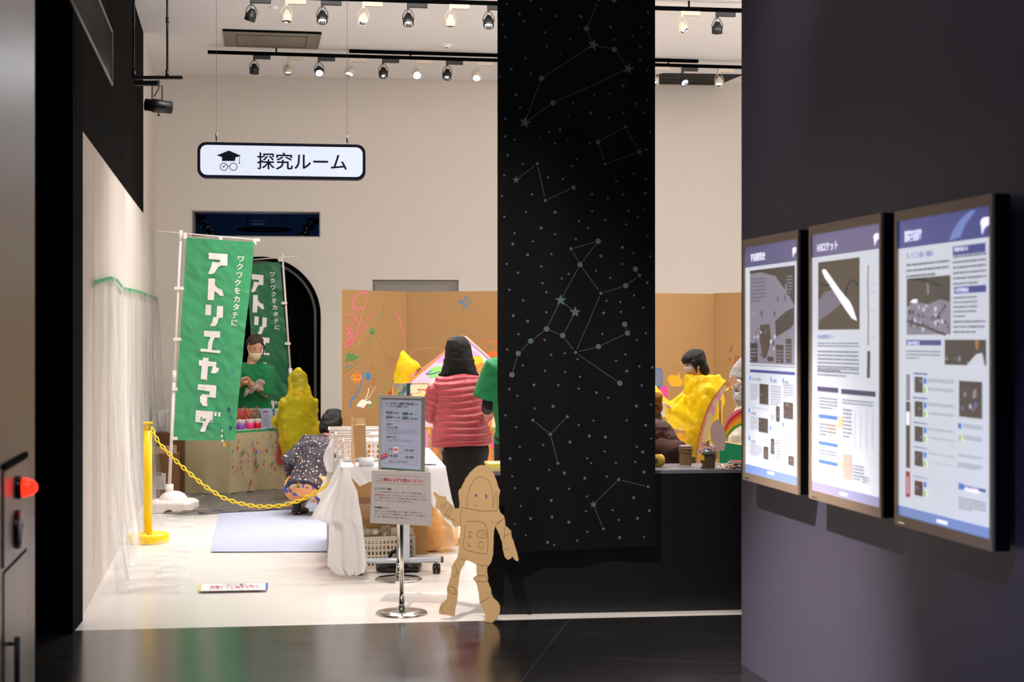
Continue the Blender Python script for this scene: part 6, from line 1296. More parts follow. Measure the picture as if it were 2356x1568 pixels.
# ---------------------------------------------------------------- green pole flags
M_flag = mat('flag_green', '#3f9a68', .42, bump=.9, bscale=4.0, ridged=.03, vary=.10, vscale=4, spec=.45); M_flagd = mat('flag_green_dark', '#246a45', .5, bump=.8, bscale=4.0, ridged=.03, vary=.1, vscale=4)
M_fw = mat('flag_white', '#e9e4df', .55, bump=.5, bscale=6); M_pole = mat('pole_white', '#e6dbd4', .35)
LET = {'ア': [[(530,378),(693,390),(690,492),(640,488),(612,500),(592,530),(580,550),(558,562),(520,560),(552,500),(560,455),(625,462),(632,440),(530,432)]],
 'ト': [[(525,598),(583,600),(580,650),(605,680),(648,697),(660,750),(625,745),(600,722),(578,708),(572,785),(515,782)]],
 'リ': [[(497,822),(550,825),(545,915),(490,912)], [(600,832),(655,838),(650,935),(618,937),(608,960),(598,990),(580,1010),(532,1005),(558,970),(565,930),(595,928)]],
 'エ': [[(480,1045),(628,1052),(622,1108),(578,1104),(560,1140),(552,1212),(628,1215),(624,1240),(450,1223),(455,1200),(512,1205),(520,1145),(540,1100),(478,1095)]],
 'ヤ': [[(438,1298),(470,1300),(475,1278),(522,1280),(520,1308),(590,1315),(585,1362),(615,1368),(600,1400),(580,1412),(540,1410),(555,1370),(552,1350),(516,1355),(505,1468),(452,1462),(462,1350),(436,1342)]],
 'マ': [[(430,1505),(588,1516),(582,1623),(508,1616),(505,1658),(512,1696),(470,1690),(450,1658),(447,1613),(470,1590),(525,1596),(530,1568),(425,1553)]],
 'ダ': [[(412,1728),(560,1740),(554,1836),(520,1834),(505,1873),(485,1916),(445,1911),(462,1873),(474,1836),(405,1830)], [(572,1743),(590,1744),(587,1780),(568,1778)], [(604,1746),(624,1748),(622,1784),(602,1782)]]}
K3 = lambda x, y: (340 + x / 3.7326, 480 + y / 3.7326)
def flag(label, pl, quad, mflag, seed, letters, small, stains, wav=1.0, group=None):
    """quad in picture columns/rows of the cloth corners: TL, TR, BR, BL; placed on the plane pl"""
    q = [pl.uv(*p) for p in quad]; rnd = random.Random(seed)
    def dsp(p):
        r = p - pl.O; u = r.dot(pl.U); v = r.z
        return p + pl.N * wav * (.018 * math.sin(u * 8 + v * 1.4 + seed) + .010 * noise.noise(Vector((u * 6, v * 4, seed))) + .008 * noise.noise(Vector((u * 14 + v * 9, v * 13, seed + 4))))
    nu, nv = 46, 120; vs = []; fs = []
    for j in range(nv + 1):
        for i in range(nu + 1):
            s, t = i / nu, j / nv; a = Vector(q[0]).lerp(Vector(q[1]), s); b = Vector(q[3]).lerp(Vector(q[2]), s); c = a.lerp(b, t); vs.append(dsp(pl.pt(c.x, c.y)))
    for j in range(nv):
        for i in range(nu): k = j * (nu + 1) + i; fs.append((k, k + nu + 1, k + nu + 2, k + 1))
    mb = MB(); mb.mesh(vs, fs, mflag, True)
    pr = MB()
    for polys in letters:
        for P_ in polys: pr.poly(pl, [pl.uv(*K3(*p)) for p in P_][::-1], M_fw, .0075)
    pr.bm.normal_update(); bmesh.ops.triangulate(pr.bm, faces=pr.bm.faces[:]); bmesh.ops.subdivide_edges(pr.bm, edges=pr.bm.edges[:], cuts=3, use_grid_fill=False)
    if seed == 1: pr2 = [pl.uv(*K3(*p)) for p in ((452, 1786), (500, 1788), (496, 1823), (448, 1820))]; pr.poly(pl, pr2, mflag, .009)
    for ch, x, y, sz in small: u, v = pl.uv(*K3(x, y)); pr.text(pl, ch, u, v, sz, M_fw, .006, bold=.03, align='C', rot=-.06 if seed == 1 else -.10)
    for x, y, r, col in stains:
        u, v = pl.uv(*K3(x, y)); n = 7; pr.poly(pl, [(u + r * rnd.uniform(.4, 1) * math.cos(6.283 * i / n), v + r * 1.6 * rnd.uniform(.4, 1) * math.sin(6.283 * i / n)) for i in range(n)], mat('stain' + col, col, .6), .0095)
    for v in pr.bm.verts: v.co = dsp(v.co)
    me_ = bpy.data.meshes.new('x'); pr.bm.to_mesh(me_); k = len(mb.bm.verts); mb.mesh([v.co.copy() for v in me_.vertices], [], M_fw); mb.bm.verts.ensure_lookup_table(); mi_ = [mb.mi(m) for m in pr.mats]
    for p in me_.polygons:
        try: f = mb.bm.faces.new([mb.bm.verts[k + i] for i in p.vertices]); f.material_index = mi_[p.material_index]; f.smooth = True
        except ValueError: pass
    t = mb.build('pole_flag'); tag(t, label, 'flag', group); return t
F1 = Pl(at(400, 775, 13.32)[:2], at(585, 775, 13.22)[:2])
rn = random.Random(9)
sm1 = list(zip('ワクワクをカタチに', (803, 792, 790, 778, 775, 770, 765, 757, 752), (432, 498, 570, 637, 705, 778, 845, 912, 980), [.066] * 9))
st1 = [(848, 712, .006, '#e8cc20'), (545, 1820, .010, '#2858b0'), (508, 1880, .012, '#1f4a80'), (535, 1830, .008, '#2858b0'), (640, 1905, .012, '#dfe4e0'), (636, 1950, .014, '#dfe4e0'), (642, 1990, .012, '#dfe4e0'), (655, 2025, .018, '#e8b820'), (700, 1730, .022, '#1d4668'), (712, 1880, .02, '#1d4668'), (716, 1790, .010, '#1d4668'), (735, 1395, .010, '#2f6fb8'), (505, 1475, .005, '#e0c020'), (422, 1448, .005, '#c8a020')] + [(rn.uniform(300, 780), rn.uniform(700, 2000), rn.uniform(.0015, .004), rn.choice(('#dfe6e0', '#dfe6e0', '#6fb0c8', '#e0c040'))) for i in range(46)]
fl1 = flag('front green flag with white Japanese lettering on a white pole, at the left', F1, ((427, 546), (585, 557), (541, 1013), (400, 1012)), M_flag, 1, LET.values(), sm1, st1)
F2 = Pl(at(566, 775, 15.72)[:2], at(665, 775, 15.78)[:2])
def m2(ch, cx1, cy1, cx2, cy2, s=.80, w=.66, sk=.0): return [[(cx2 + (x - cx1) * w, cy2 + (y - cy1) * s) for x, y in P_] for P_ in LET[ch]]
let2 = [m2('ア', 606, 470, 940, 637, .84, .62), m2('ト', 588, 692, 950, 816, .82, .7), m2('リ', 573, 916, 968, 1000, .82, .66), m2('エ', 540, 1142, 992, 1180, .8, .62), m2('ヤ', 525, 1373, 1020, 1390, .76, .62), m2('マ', 507, 1600, 1035, 1540, .75, .66), m2('ダ', 500, 1822, 1050, 1710, .75, .66)]
sm2 = list(zip('ワクワクをカタチに', (1070, 1070, 1076, 1080, 1085, 1090, 1097, 1103, 1112), (562, 620, 677, 733, 790, 848, 905, 962, 1018), [.060] * 9))
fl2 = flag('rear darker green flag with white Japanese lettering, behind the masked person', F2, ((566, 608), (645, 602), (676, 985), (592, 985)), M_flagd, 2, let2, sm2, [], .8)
def pole(label, pts, d, arm, base, clips, hook):
    t = thing('flag_stand', label, 'flag stand', base)
    p = [at(px, py, d) for px, py in pts]
    mb = MB(); mb.tube(p[:2], .011, M_pole, 12); mb.build('upper_pole', t)
    mb = MB(); mb.tube(p[1:], .0155, M_pole, 12); mb.build('lower_pole', t)
    mb = MB(); mb.tube([p[1] + Vector((0, 0, .04)), p[1] - Vector((0, 0, .06))], .02, M_pole, 12); mb.build('pole_joint', t)
    mb = MB(); a, b = at(*arm[0], d - .01), at(*arm[1], d - .01); mb.tube([a, b], [.005, .007], M_pole, 8); mb.build('cross_arm', t)
    mb = MB(); mb.box(at(*hook, d - .012), (.045, .03, .03), M_pole, bev=.004); mb.tube([p[0] + Vector((0, 0, .03)), p[0] - Vector((0, 0, .06))], .017, M_pole, 10); mb.build('top_bracket', t)
    for px, py, w in clips: mb = MB(); mb.box(at(px, py, d - .016), (w, .028, .028), M_pole, bev=.003); mb.build('clip', t)
    return t, p
t, p = pole('white flag stand with water-filled foot holding the front green flag', ((416, 537), (401, 862), (390, 1118)), 13.30, ((363, 531), (594, 552)), ground(398, 1180), ((412, 663, .085), (408, 780, .07), (402, 895, .05), (402, 1008, .05)), (592, 552))
for px, py in ((426, 542), (508, 550), (586, 556)): mb = MB(); mb.box(at(px, py, 13.26), (.03, .02, .055), M_pole, bev=.003); mb.build('flag_loop', t)
bc = ground(399, 1172); bc.y = 13.30; bc.x = at(399, 775, 13.3).x
M_tank = mat('tank_plastic', '#e4dad4', .5)
mb = MB()
mb.rings([[bc + rotz(-.12) @ Vector((sx * .195 * k, sy * .17 * k, z)) for sx, sy in ((1, .75), (.85, 1), (.3, 1), (-.3, 1), (-.85, 1), (-1, .75), (-1, -.75), (-.85, -1), (-.22, -1), (.22, -1), (.85, -1), (1, -.75))] for z, k in ((.001, .97), (.012, 1), (.085, 1), (.10, .95), (.112, .82), (.115, .72))], M_tank, smooth=False)
tk = mb.build('water_tank', t); bv = tk.modifiers.new('b', 'BEVEL'); bv.width = .008; bv.segments = 2
mb = MB(); mb.lathe([(.135, .105), (.125, .125), (.10, .16), (.06, .18), (.035, .186)], bc, M_tank, 28); mb.build('dome', t)
mb = MB(); mb.slab(Pl((bc.x - .06, bc.y - .178), (bc.x + .06, bc.y - .178)), [(0, .001), (.12, .001), (.085, .03), (.06, .038), (.035, .03)], .004, mat('gap_shadow', '#4a3f3a', .9), 0); mb.build('foot_notch', t)
mb = MB(); top = p[2]; mb.tube([bc + Vector((-.03, 0, .17)), top + Vector((0, 0, -.08))], .026, M_pole, 14); mb.build('socket', t); mb = MB(); mb.tube([top + Vector((-.0, 0, -.09)), top + Vector((0, 0, .02))], .036, M_pole, 14); mb.build('collar_nut', t)
t, p = pole('white flag stand holding the rear green flag, beside the arched doorway', ((650, 590), (668, 855), (674, 1128)), 15.74, ((583, 597), (687, 589)), at(674, 1128, 15.74), ((654, 697, .06), (662, 790, .06)), (645, 598))
bb = p[2].copy(); bb.z = 0; mb = MB(); mb.lathe([(.16, 0.001), (.16, .07), (.13, .10), (.03, .13), (.02, .14)], bb, M_tank, 24); mb.tube([bb + Vector((0, 0, .12)), p[2] + Vector((0, 0, .05))], .02, M_pole, 10); mb.build('foot', t)

# ---------------------------------------------------------------- paint table
HTp = .645
A_, B_, C_, D_ = Vector((-3.36, 14.75, 0)), Vector((-2.79, 14.62, 0)), Vector((-2.33, 15.16, 0)), Vector((-2.93, 15.2, 0))
t = thing('paint_table', 'table wrapped in beige plastic sheet, spattered with paint and edged with green tape', 'table', (A_ + C_) / 2)
M_bei = mat('beige_sheet', '#beb08a', .55, bump=.35, bscale=9, vary=.05, vscale=3); M_tape = mat('green_tape', '#37a061', .5); M_toppl = mat('table_plastic', '#e6dcd6', .35)
mb = MB(); q = [A_, B_, C_, D_]; up = Vector((0, 0, HTp)); th = Vector((0, 0, .03))
mb.mesh([v + up - th for v in q] + [v + up for v in q], [(3, 2, 1, 0), (4, 5, 6, 7), (0, 1, 5, 4), (1, 2, 6, 5), (2, 3, 7, 6), (3, 0, 4, 7)], M_toppl); mb.build('tabletop', t)
FA = Pl(A_[:2], B_[:2]); FB = Pl(B_[:2], C_[:2])
for nm, P_, z0 in (('front_skirt', FA, .02), ('side_skirt', FB, .03)):
    n = 40; vs = []
    for j in range(9):
        for i in range(n + 1):
            u = -.014 + (P_.L + .028) * i / n; s = j / 8; v = HTp - .028 - (HTp - .028 - z0) * s; vs.append(P_.pt(u, v, .006 + s * (.008 + .012 * math.sin(u * 23 + (0 if P_ is FA else 2)) * s) * math.sin(math.pi * i / n) ** .5))
    mb = MB(); mb.mesh(vs, [(j * (n + 1) + i, (j + 1) * (n + 1) + i, (j + 1) * (n + 1) + i + 1, j * (n + 1) + i + 1) for j in range(8) for i in range(n)], M_bei, True)
    rn = random.Random(21 if P_ is FB else 22); cols = ('#c8382a', '#c8382a', '#e07a2a', '#7a5ab0', '#3a6fc0', '#e0609a', '#3aa05a', '#8a6a4a')
    for i in range(230 if P_ is FB else 22):
        u = rn.uniform(.0 if P_ is FB else .25, P_.L - .02); v = rn.triangular(.05, HTp - .05, .42); r = rn.choice((.003, .004, .005, .007, .009, .018)) * (1 if P_ is FB else .5); a = rn.choice((.7, 1, 1.2, 1.6, 2.6)); k = 7; ang = rn.uniform(-.5, .5)
        pts = [(u + r * .7 * rn.uniform(.5, 1) * math.cos(6.283 * j / k) + math.sin(ang) * a * r * math.sin(6.283 * j / k), v + r * a * rn.uniform(.6, 1) * math.sin(6.283 * j / k)) for j in range(k)]
        mb.poly(P_, pts, mat('splat' + (c := rn.choice(cols)), c, .5), .032)
    mb.build(nm, t)
mb = MB(); mb.slab(FB, [(0, HTp - .03), (FB.L, HTp - .03), (FB.L, HTp - .004), (0, HTp - .004)], .004, M_tape, .002); mb.build('edge_tape', t)
mb = MB(); mb.slab(FA, [(0, HTp - .03), (FA.L, HTp - .03), (FA.L, HTp - .004), (0, HTp - .004)], .004, M_tape, .002); mb.build('edge_tape', t)
for P_, o_ in ((A_, (.06, .08)), (B_, (-.06, .1)), (C_, (-.1, -.03)), (D_, (.06, -.05))): mb = MB(); c = P_ + Vector((o_[0], o_[1], 0)); mb.tube([c, c + up - th], .016, mat('leg_grey', '#6a6e78', .4, metal=.4), 10); mb.build('leg', t)
mb = MB(); u, v = FB.uv(646, 990); mb.slab(FB, [(u - .07, .28), (FB.L - .01, .26), (FB.L - .01, HTp - .05), (u - .05, HTp - .05)], .004, mat('red_banner', '#b01c22', .7), .036)
for ch, x, y in (('えの', 652, 1000), ('ぐ', 656, 1030)): u, v = FB.uv(x, y); mb.text(FB, ch, u - .03, v, .07, M_fw, .0415, bold=.02)
tag(mb.build('red_cloth_sign'), 'red cloth with white Japanese letters hung on the side of the paint table', 'cloth sign')
mb = MB(); u, v = F1.uv(515, 1022)
# cups of paint along the side edge with coloured content
def tpt(px, py, z=HTp): return ground(px, py, z)
ed = (C_ - B_).normalized(); inn = Vector((-ed.y, ed.x, 0))
cups = [('#6a3f98', .02, 'dark purple'), ('#7d4fae', .105, 'purple'), ('#8a5cc0', .20, 'light purple'), ('#f0308c', .315, 'magenta'), ('#c40c20', .41, 'crimson'), ('#f08a1c', .505, 'orange'), ('#f0a62c', .59, 'amber')]
for i, (c, s, nm) in enumerate(cups):
    b = B_ + ed * s + inn * .075 + up + Vector((0, 0, .001)); r = .043
    t = thing('paint_cup', 'clear plastic cup half full of %s paint on the paint table' % nm, 'cup', b, 0, 'cups of paint on the paint table')
    mb = MB(); mb.lathe([(r * .9, .001), (r, .06)], b, mat('paint' + c, c, .35), 20); mb.build('paint', t)
    mb = MB(); mb.lathe([(r, .06), (r * 1.03, .092), (r * 1.03, .096), (r, .096), (r * .97, .061)], b, mat('cup_pinkish', '#f0dcd8', .3), 20); mb.build('rim', t)
sk = [(-.06, .10), (.05, .12), (-.10, .08), (.02, .11)]
rn = random.Random(31)
for i in range(14):
    s = .06 + .038 * i; b = B_ + ed * s + inn * .085 + up + Vector((0, 0, .07)); dx = (-1) ** i * rn.uniform(.05, .085); hgt = rn.uniform(.11, .16)
    mb = MB(); mb.tube([b, b + Vector((dx, .0, hgt))], .0045, mat('brush_red', '#b81c20') if i % 5 != 3 else mat('brush_violet', '#3a2a80', .4), 6)
    tag(mb.build('paint_stick'), 'thin %s stick leaning out of the paint cups, %s from the left' % ('red' if i % 5 != 3 else 'violet', ORD[i]), 'stick', 'sticks in the paint cups')
for i, (px, d, c, nm, lab) in enumerate(((549, 15.0, '#e07a70', 'salmon', 0), (566, 15.06, '#e8a070', 'pale orange', 0), (589, 15.08, '#a8c89c', 'pale green', 0), (615, 15.0, '#c4cce4', 'blue-white', 1), (646, 15.02, '#d8d8ea', 'white', 1))):
    c0_ = at(px, 775, d); c0_.z = HTp + .001; w = .058; h = .20
    t = thing('paint_bottle', '%s slanted-shoulder refill bottle at the back of the paint table' % nm, 'bottle', c0_, 0, 'refill bottles on the paint table'); BP = Pl((c0_.x - w, c0_.y - .03), (c0_.x + w, c0_.y - .035), z=HTp + .001)
    mb = MB(); mb.slab(BP, [(0, 0), (2 * w, 0), (2 * w, h * .78), (2 * w - .035, h), (.01, h), (0, h - .01)], -.07, veil('bottle' + c, c, .12, .3, .35, .1, 5), 0); bo = mb.build('bottle_body', t)
    mb = MB(); mb.box(BP.pt(2 * w - .018, h - .012, -.035), (.02, .02, .022), mat('cap_teal', '#5cc0b0', .4), bev=.003); mb.build('cap', t)
    mb = MB(); mm = mat('label_ink' + str(lab), '#a83038' if not lab else '#8a4a80', .6); mk = mat('label_dark', '#4a5068', .6)
    mb.rect(BP, .018, h * .80, .07, h * .88, mm, .001); 
    for k in range(9): mb.rect(BP, .016, h * (.68 - .07 * k), .016 + rn.uniform(.05, .08), h * (.695 - .07 * k), mk if k else mm, .001)
    mb.build('printed_label', t)
mb = MB(); c = Vector((-2.10, 15.62, 0)); mb.box(c + Vector((0, 0, .60)), (.30, .3, .02), M_toppl, bev=.002)
t = thing('side_table', 'small white-topped table behind the yellow-coated child', 'table', c); mb.build('tabletop', t)
for sx in (-1, 1):
    for sy in (-1, 1): mb = MB(); mb.tube([c + Vector((sx * .13, sy * .13, 0)), c + Vector((sx * .13, sy * .13, .59))], .01, M_grey, 8); mb.build('leg', t)
mb = MB(); mb.box(c + Vector((.06, -.04, .646)), (.07, .07, .07), M_fw, bev=.004); mb.box(c + Vector((.06, -.078, .655)), (.05, .002, .014), mat('red_bright', '#cc1f28')); tag(mb.build('small_carton'), 'small white and red carton beside the arched doorway curtain', 'carton')

# ---------------------------------------------------------------- back left corner: grey counter, boxes
GC = Pl(at(352, 775, 15.0)[:2], at(432, 775, 15.02)[:2])
t = thing('grey_cabinet', 'grey cabinet in the far left corner, its top covered with plastic and green tape', 'cabinet', GC.pt(.2, 0, -.3))
v1 = GC.uv(380, 950)[1]
mb = MB(); mb.slab(GC, [(.03, .001), (.42, .001), (.42, v1 - .03), (.03, v1 - .03)], -.45, mat('cabinet_grey', '#77736f', .6), 0); mb.build('body', t)
mb = MB(); mb.slab(GC, [(.0, v1 - .03), (.44, v1 - .03), (.44, v1), (.0, v1)], -.5, mat('cabinet_top', '#3c3f3d', .4), .012); mb.build('top', t)
mb = MB(); mb.slab(GC, [(-.004, v1 + .0), (.44, v1 + .0), (.44, v1 + .014), (-.004, v1 + .014)], .004, M_tape, .010)
mb.tube([GC.pt(.0, v1 + .01, .0), GC.pt(.0, v1 + .01, -.5)], .006, M_tape, 6); mb.build('green_tape', t)
mb = MB(); mb.mesh([GC.pt(0, v1 + .03, .03), GC.pt(.44, v1 + .03, .03), GC.pt(.44, v1 + .012, -.5), GC.pt(0, v1 + .012, -.5), GC.pt(.44, v1 - .3, .035), GC.pt(0, v1 - .26, .035)], [(0, 1, 2, 3), (5, 4, 1, 0)], film('clear_film', '#f4f2f0', .10, .8, 5, (2.5, 2.5, .7))); mb.build('plastic_cover', t)
BX = Pl(at(349, 775, 14.4)[:2], at(397, 775, 14.42)[:2])
cb_ = BX.pt(.10, 0, -.16)
t = thing('cardboard_box', 'brown parcel box with white shipping label marked 400, behind the yellow post', 'cardboard box', cb_)
mb = MB(); mb.slab(BX, [(-.02, .001), (.24, .001), (.24, .43), (-.02, .43)], -.30, mat('parcel_brown', '#85603c', .85, vary=.05), 0); mb.build('body', t)
mb = MB(); mb.slab(BX, [(-.02, .435), (.24, .435), (.24, .52), (-.02, .50)], .003, mat('cardboard_pale', '#c8a27c'), .0); mb.build('flap', t)
mb = MB(); mb.slab(BX, [BX.uv(356, 1125), BX.uv(381, 1125.5), BX.uv(382, 1088), BX.uv(357, 1086)], .001, M_fw, .001)
u, v = BX.uv(359, 1091); mb.text(BX, '400', u, v, .035, M_blk, .003, bold=.02)
for i in range(6): u, v = BX.uv(359, 1098 + 4.4 * i); mb.rect(BX, u, v, u + (.035 if i < 2 else .075), v + .003, M_grt, .003)
mb.build('shipping_label', t)
cbox('cardboard_box', 'dark brown cardboard box on the floor beyond the parcel box in the far left corner', Vector((cb_.x + .02, 15.0 - .1 + .0, .0)) * 1 + Vector((0, -.12, .001)), (.28, .2, .62), A7, False, mat('parcel_dark', '#6a4c30', .9))

# ---------------------------------------------------------------- clear plastic sheets
M_film = film('hung_film', '#ffffff', .05, .5, 2.4, (2.2, 2.2, .35), 4, 3); M_film2 = film('floor_film', '#ffffff', .02, .28, 3.0, (.5, 2.2, 1))
tape = [(218, 650), (253, 640), (270, 646), (284, 664), (322, 672), (341, 680), (355, 684), (370, 693)]
def wallpt(px, py, off=.0):
    x = (px - CX) / F; d = (L0.x + .1876 * L0.y + off) / (x + .1876); return at(px, py, d)
mb = MB()
tw = [wallpt(px, py, .012) for px, py in tape]; rows = []
nU, nV = 90, 60; bottoms = []
for i in range(nU + 1):
    x = i / nU * (len(tw) - 1); k = min(int(x), len(tw) - 2); top = tw[k].lerp(tw[k + 1], x - k); col = []
    for j in range(nV + 1):
        s = j / nV; z = top.z * (1 - s); p = Vector((top.x, top.y, z)); w = .02 + .10 * s ** 3 + .045 * (s ** .5) * abs(noise.noise(Vector((top.y * 3.1, z * .5, 3)))) * 2 + .02 * s * math.sin(top.y * 26 + z)
        col.append(p + Vector((.9828, .1844, 0)) * max(.012, w) + Vector((0, 0, .004)))
    for q_ in (.14, .26, .38): col.append(col[nV] + Vector((.9828, .1844, 0)) * q_ + Vector((0, 0, .015 + .03 * abs(noise.noise(Vector((top.y * 4, q_ * 9, 0)))))))
    rows.append(col)
m_ = nV + 4
mb.mesh([p for r in rows for p in r], [(i * m_ + j, (i + 1) * m_ + j, (i + 1) * m_ + j + 1, i * m_ + j + 1) for i in range(nU) for j in range(m_ - 1)], M_film, True)
t = tag(mb.build('hanging_plastic_sheet'), 'clear crinkled plastic sheet taped over the lower left wall down to the floor', 'plastic sheet')
mb = MB(); 
for a, b in zip(tape, tape[1:]): mb.slab(Pl(wallpt(a[0], 775, .02)[:2], wallpt(b[0], 775, .02)[:2]), [(0, wallpt(*a, .02).z - .012), ((wallpt(b[0], 775, .02) - wallpt(a[0], 775, .02)).length, wallpt(*b, .02).z - .012), ((wallpt(b[0], 775, .02) - wallpt(a[0], 775, .02)).length, wallpt(*b, .02).z + .014), (0, wallpt(*a, .02).z + .014)], .003, M_tape, .0)
mb.build('green_tape', t)
def gsheet(mb, cs, nu, nv, z0, amp, m, fr=3.0, seed=0, sx=1):
    c = [ground(*p) for p in cs]; vs = []
    for j in range(nv + 1):
        for i in range(nu + 1):
            a = c[0].lerp(c[1], i / nu); b = c[3].lerp(c[2], i / nu); p = a.lerp(b, j / nv); p.z = z0 + amp * abs(noise.turbulence(Vector((p.x * fr * sx, p.y * fr, seed)), 3, False)); vs.append(p)
    mb.mesh(vs, [(j * (nu + 1) + i, j * (nu + 1) + i + 1, (j + 1) * (nu + 1) + i + 1, (j + 1) * (nu + 1) + i) for j in range(nv) for i in range(nu)], m, True)
mb = MB(); gsheet(mb, ((228, 1367), (1095, 1350), (1010, 1150), (350, 1160)), 90, 70, .002, .005, M_film2, 2.2, 1, .6); tag(mb.build('floor_plastic_sheet'), 'clear wrinkled plastic sheet spread over the white floor of the workshop', 'plastic sheet')
mb = MB(); gsheet(mb, ((485, 1271), (765, 1270), (790, 1150), (508, 1163)), 30, 20, .0075, .002, mat('blue_white_cloth', '#a2a7bb', .8, bump=.3, bscale=30), 5, 2); tag(mb.build('floor_cloth'), 'bluish white rectangular cloth laid on the floor below the yellow chain', 'cloth')
mb = MB(); gsheet(mb, ((400, 1188), (700, 1172), (720, 1128), (395, 1140)), 60, 26, .012, .05, film('shade_tinted_sheet', '#6c6662', .55, .5, 4, (1, 3, 1), 1.5), 4, 5); tag(mb.build('shade_tinted_sheet'), 'crumpled grey-looking plastic tarp on the floor around the foot of the paint table', 'plastic sheet')  # dark tint in the film paints the table's shade on the floor
FN = [ground(457, 1365), ground(616, 1362), ground(617, 1346), ground(460, 1349)]
def fq(a, b, c, d, m, z):
    """quad in the floor notice's own unit square"""
    def w(s, t): p = FN[0].lerp(FN[1], s).lerp(FN[3].lerp(FN[2], s), t); p.z = z; return p
    return [w(a, b), w(c, b), w(c, d), w(a, d)]
mb = MB(); M_no = mat('notice_white', '#f0f0f4', .4)
b4 = fq(0, 0, 1, 1, None, .016); mb.mesh([Vector((p.x, p.y, .0135)) for p in b4] + b4, [(3, 2, 1, 0), (4, 5, 6, 7), (0, 1, 5, 4), (1, 2, 6, 5), (2, 3, 7, 6), (3, 0, 4, 7)], M_no)
mb.face(fq(0, 0, .03, 1, None, .0165), mat('notice_yellow', '#e8c41c', .5)); mb.face(fq(.965, 0, 1, 1, None, .0165), mat('notice_blue', '#2a4fa8', .5)); mb.face(fq(0, 0, 1, .03, None, .0165), M_redt); mb.face(fq(.2, .98, 1, 1, None, .0165), mat('notice_blue', '#2a4fa8'))
FP = Pl((0, 0), (1, 0)); FP.O = FN[0].copy(); FP.O.z = .0135; FP.U = (FN[1] - FN[0]).normalized(); vv = FN[3] - FN[0]; vv.z = 0; vl = vv.length; FP.V = vv.normalized(); FP.N = Vector((0, 0, 1)); ul = (FN[1] - FN[0]).length
mb.text(FP, '⚠', ul * .32, vl * .82, .05, mat('notice_yellow', '#e8c41c'), .003, bold=.02)
mb.text(FP, '立ち入り禁止', ul * .40, vl * .84, .05, M_blk, .003, w=ul * .28, bold=.02)
mb.text(FP, '衣服についた絵の具は', ul * .15, vl * .62, .06, M_redt, .003, w=ul * .71, bold=.03); mb.text(FP, '洗濯しても落ちません', ul * .15, vl * .40, .06, M_redt, .003, w=ul * .74, bold=.03)
mb.text(FP, 'よごれてもいい服装でご参加ください', ul * .15, vl * .17, .03, M_grt, .003, w=ul * .66)
tag(mb.build('floor_notice'), 'flat white notice card with red lettering lying on the white floor', 'notice')

# ---------------------------------------------------------------- yellow post and chain
M_yel = mat('yellow_plastic', '#fbd40a', .4)
b = ground(340, 1247); t = thing('chain_post', 'yellow plastic barrier post with round base, at the left', 'barrier post', b)
mb = MB(); mb.lathe([(.158, .001), (.160, .01), (.160, .062), (.156, .068), (.04, .072), (.001, .072)], b, M_yel, 40); mb.build('base', t)
mb = MB(); mb.lathe([(.018, .072), (.022, .0735), (.001, .0735)], b + Vector((.03, -.07, 0)), mat('yellow_shadow', '#d8b400', .5), 14); mb.build('filler_cap', t)
mb = MB(); mb.tube([b + Vector((0, 0, .06)), b + Vector((0, 0, .855))], .0325, M_yel, 20); mb.build('post', t)
mb = MB(); tz = .855; mb.tube([b + Vector((0, 0, tz)), b + Vector((0, 0, tz + .055))], .012, M_yel, 10); mb.box(b + Vector((0, 0, tz + .058)), (.066, .05, .016), M_yel, bev=.003)
for sx in (-1, 1): mb.box(b + Vector((sx * .028, 0, tz + .018)), (.008, .03, .035), M_yel)
mb.build('chain_hook', t)
top = b + Vector((.03, 0, tz + .015)); n = 60
pxs = [(352, 1003), (365, 1018), (400, 1055), (430, 1083), (470, 1117), (510, 1143), (545, 1156), (580, 1163), (610, 1165), (650, 1162), (690, 1151), (723, 1135), (752, 1116), (782, 1090)]
path = [at(px, py, b.y - .05 * 0 - (b.y - 10.4) * (i / 13) ** 1.0) for i, (px, py) in enumerate(pxs)]; path[0] = top
# resample evenly
L = [0]
for i in range(1, len(path)): L.append(L[-1] + (path[i] - path[i - 1]).length)
def atlen(s):
    for i in range(1, len(L)):
        if s <= L[i]: return path[i - 1].lerp(path[i], (s - L[i - 1]) / (L[i] - L[i - 1]))
    return path[-1]
pitch = .043; mb = MB(); k = int(L[-1] / pitch)
for i in range(k):
    p0, p1 = atlen(i * pitch), atlen((i + 1) * pitch); c = (p0 + p1) / 2; d = (p1 - p0).normalized(); sd = d.cross(Vector((0, 1, 0))).normalized(); fw_ = Vector((0, 1, 0))
    w_ = (sd * .8 + fw_ * .6).normalized() if i % 2 == 0 else (sd * .45 - fw_ * .9).normalized(); r = .0048; a, hw = .024, .0125; rings = []
    pts = []
    for q_ in range(12): an = 2 * math.pi * q_ / 12; pts.append(c + d * (math.copysign(a - hw, math.cos(an)) * (1 if abs(math.cos(an)) > .1 else 0) + hw * math.cos(an)) + w_ * hw * math.sin(an))
    for q_ in range(12):
        tt = (pts[(q_ + 1) % 12] - pts[q_ - 1]).normalized(); nn = d.cross(w_).normalized(); bb_ = tt.cross(nn); rings.append([pts[q_] + (nn * math.cos(e) + bb_ * math.sin(e)) * r for e in (2 * math.pi * j / 6 for j in range(6))])
    mb.rings(rings, M_yel, closed=True)
tag(mb.build('plastic_chain'), 'yellow plastic link chain sagging from the yellow post towards the white table', 'chain')
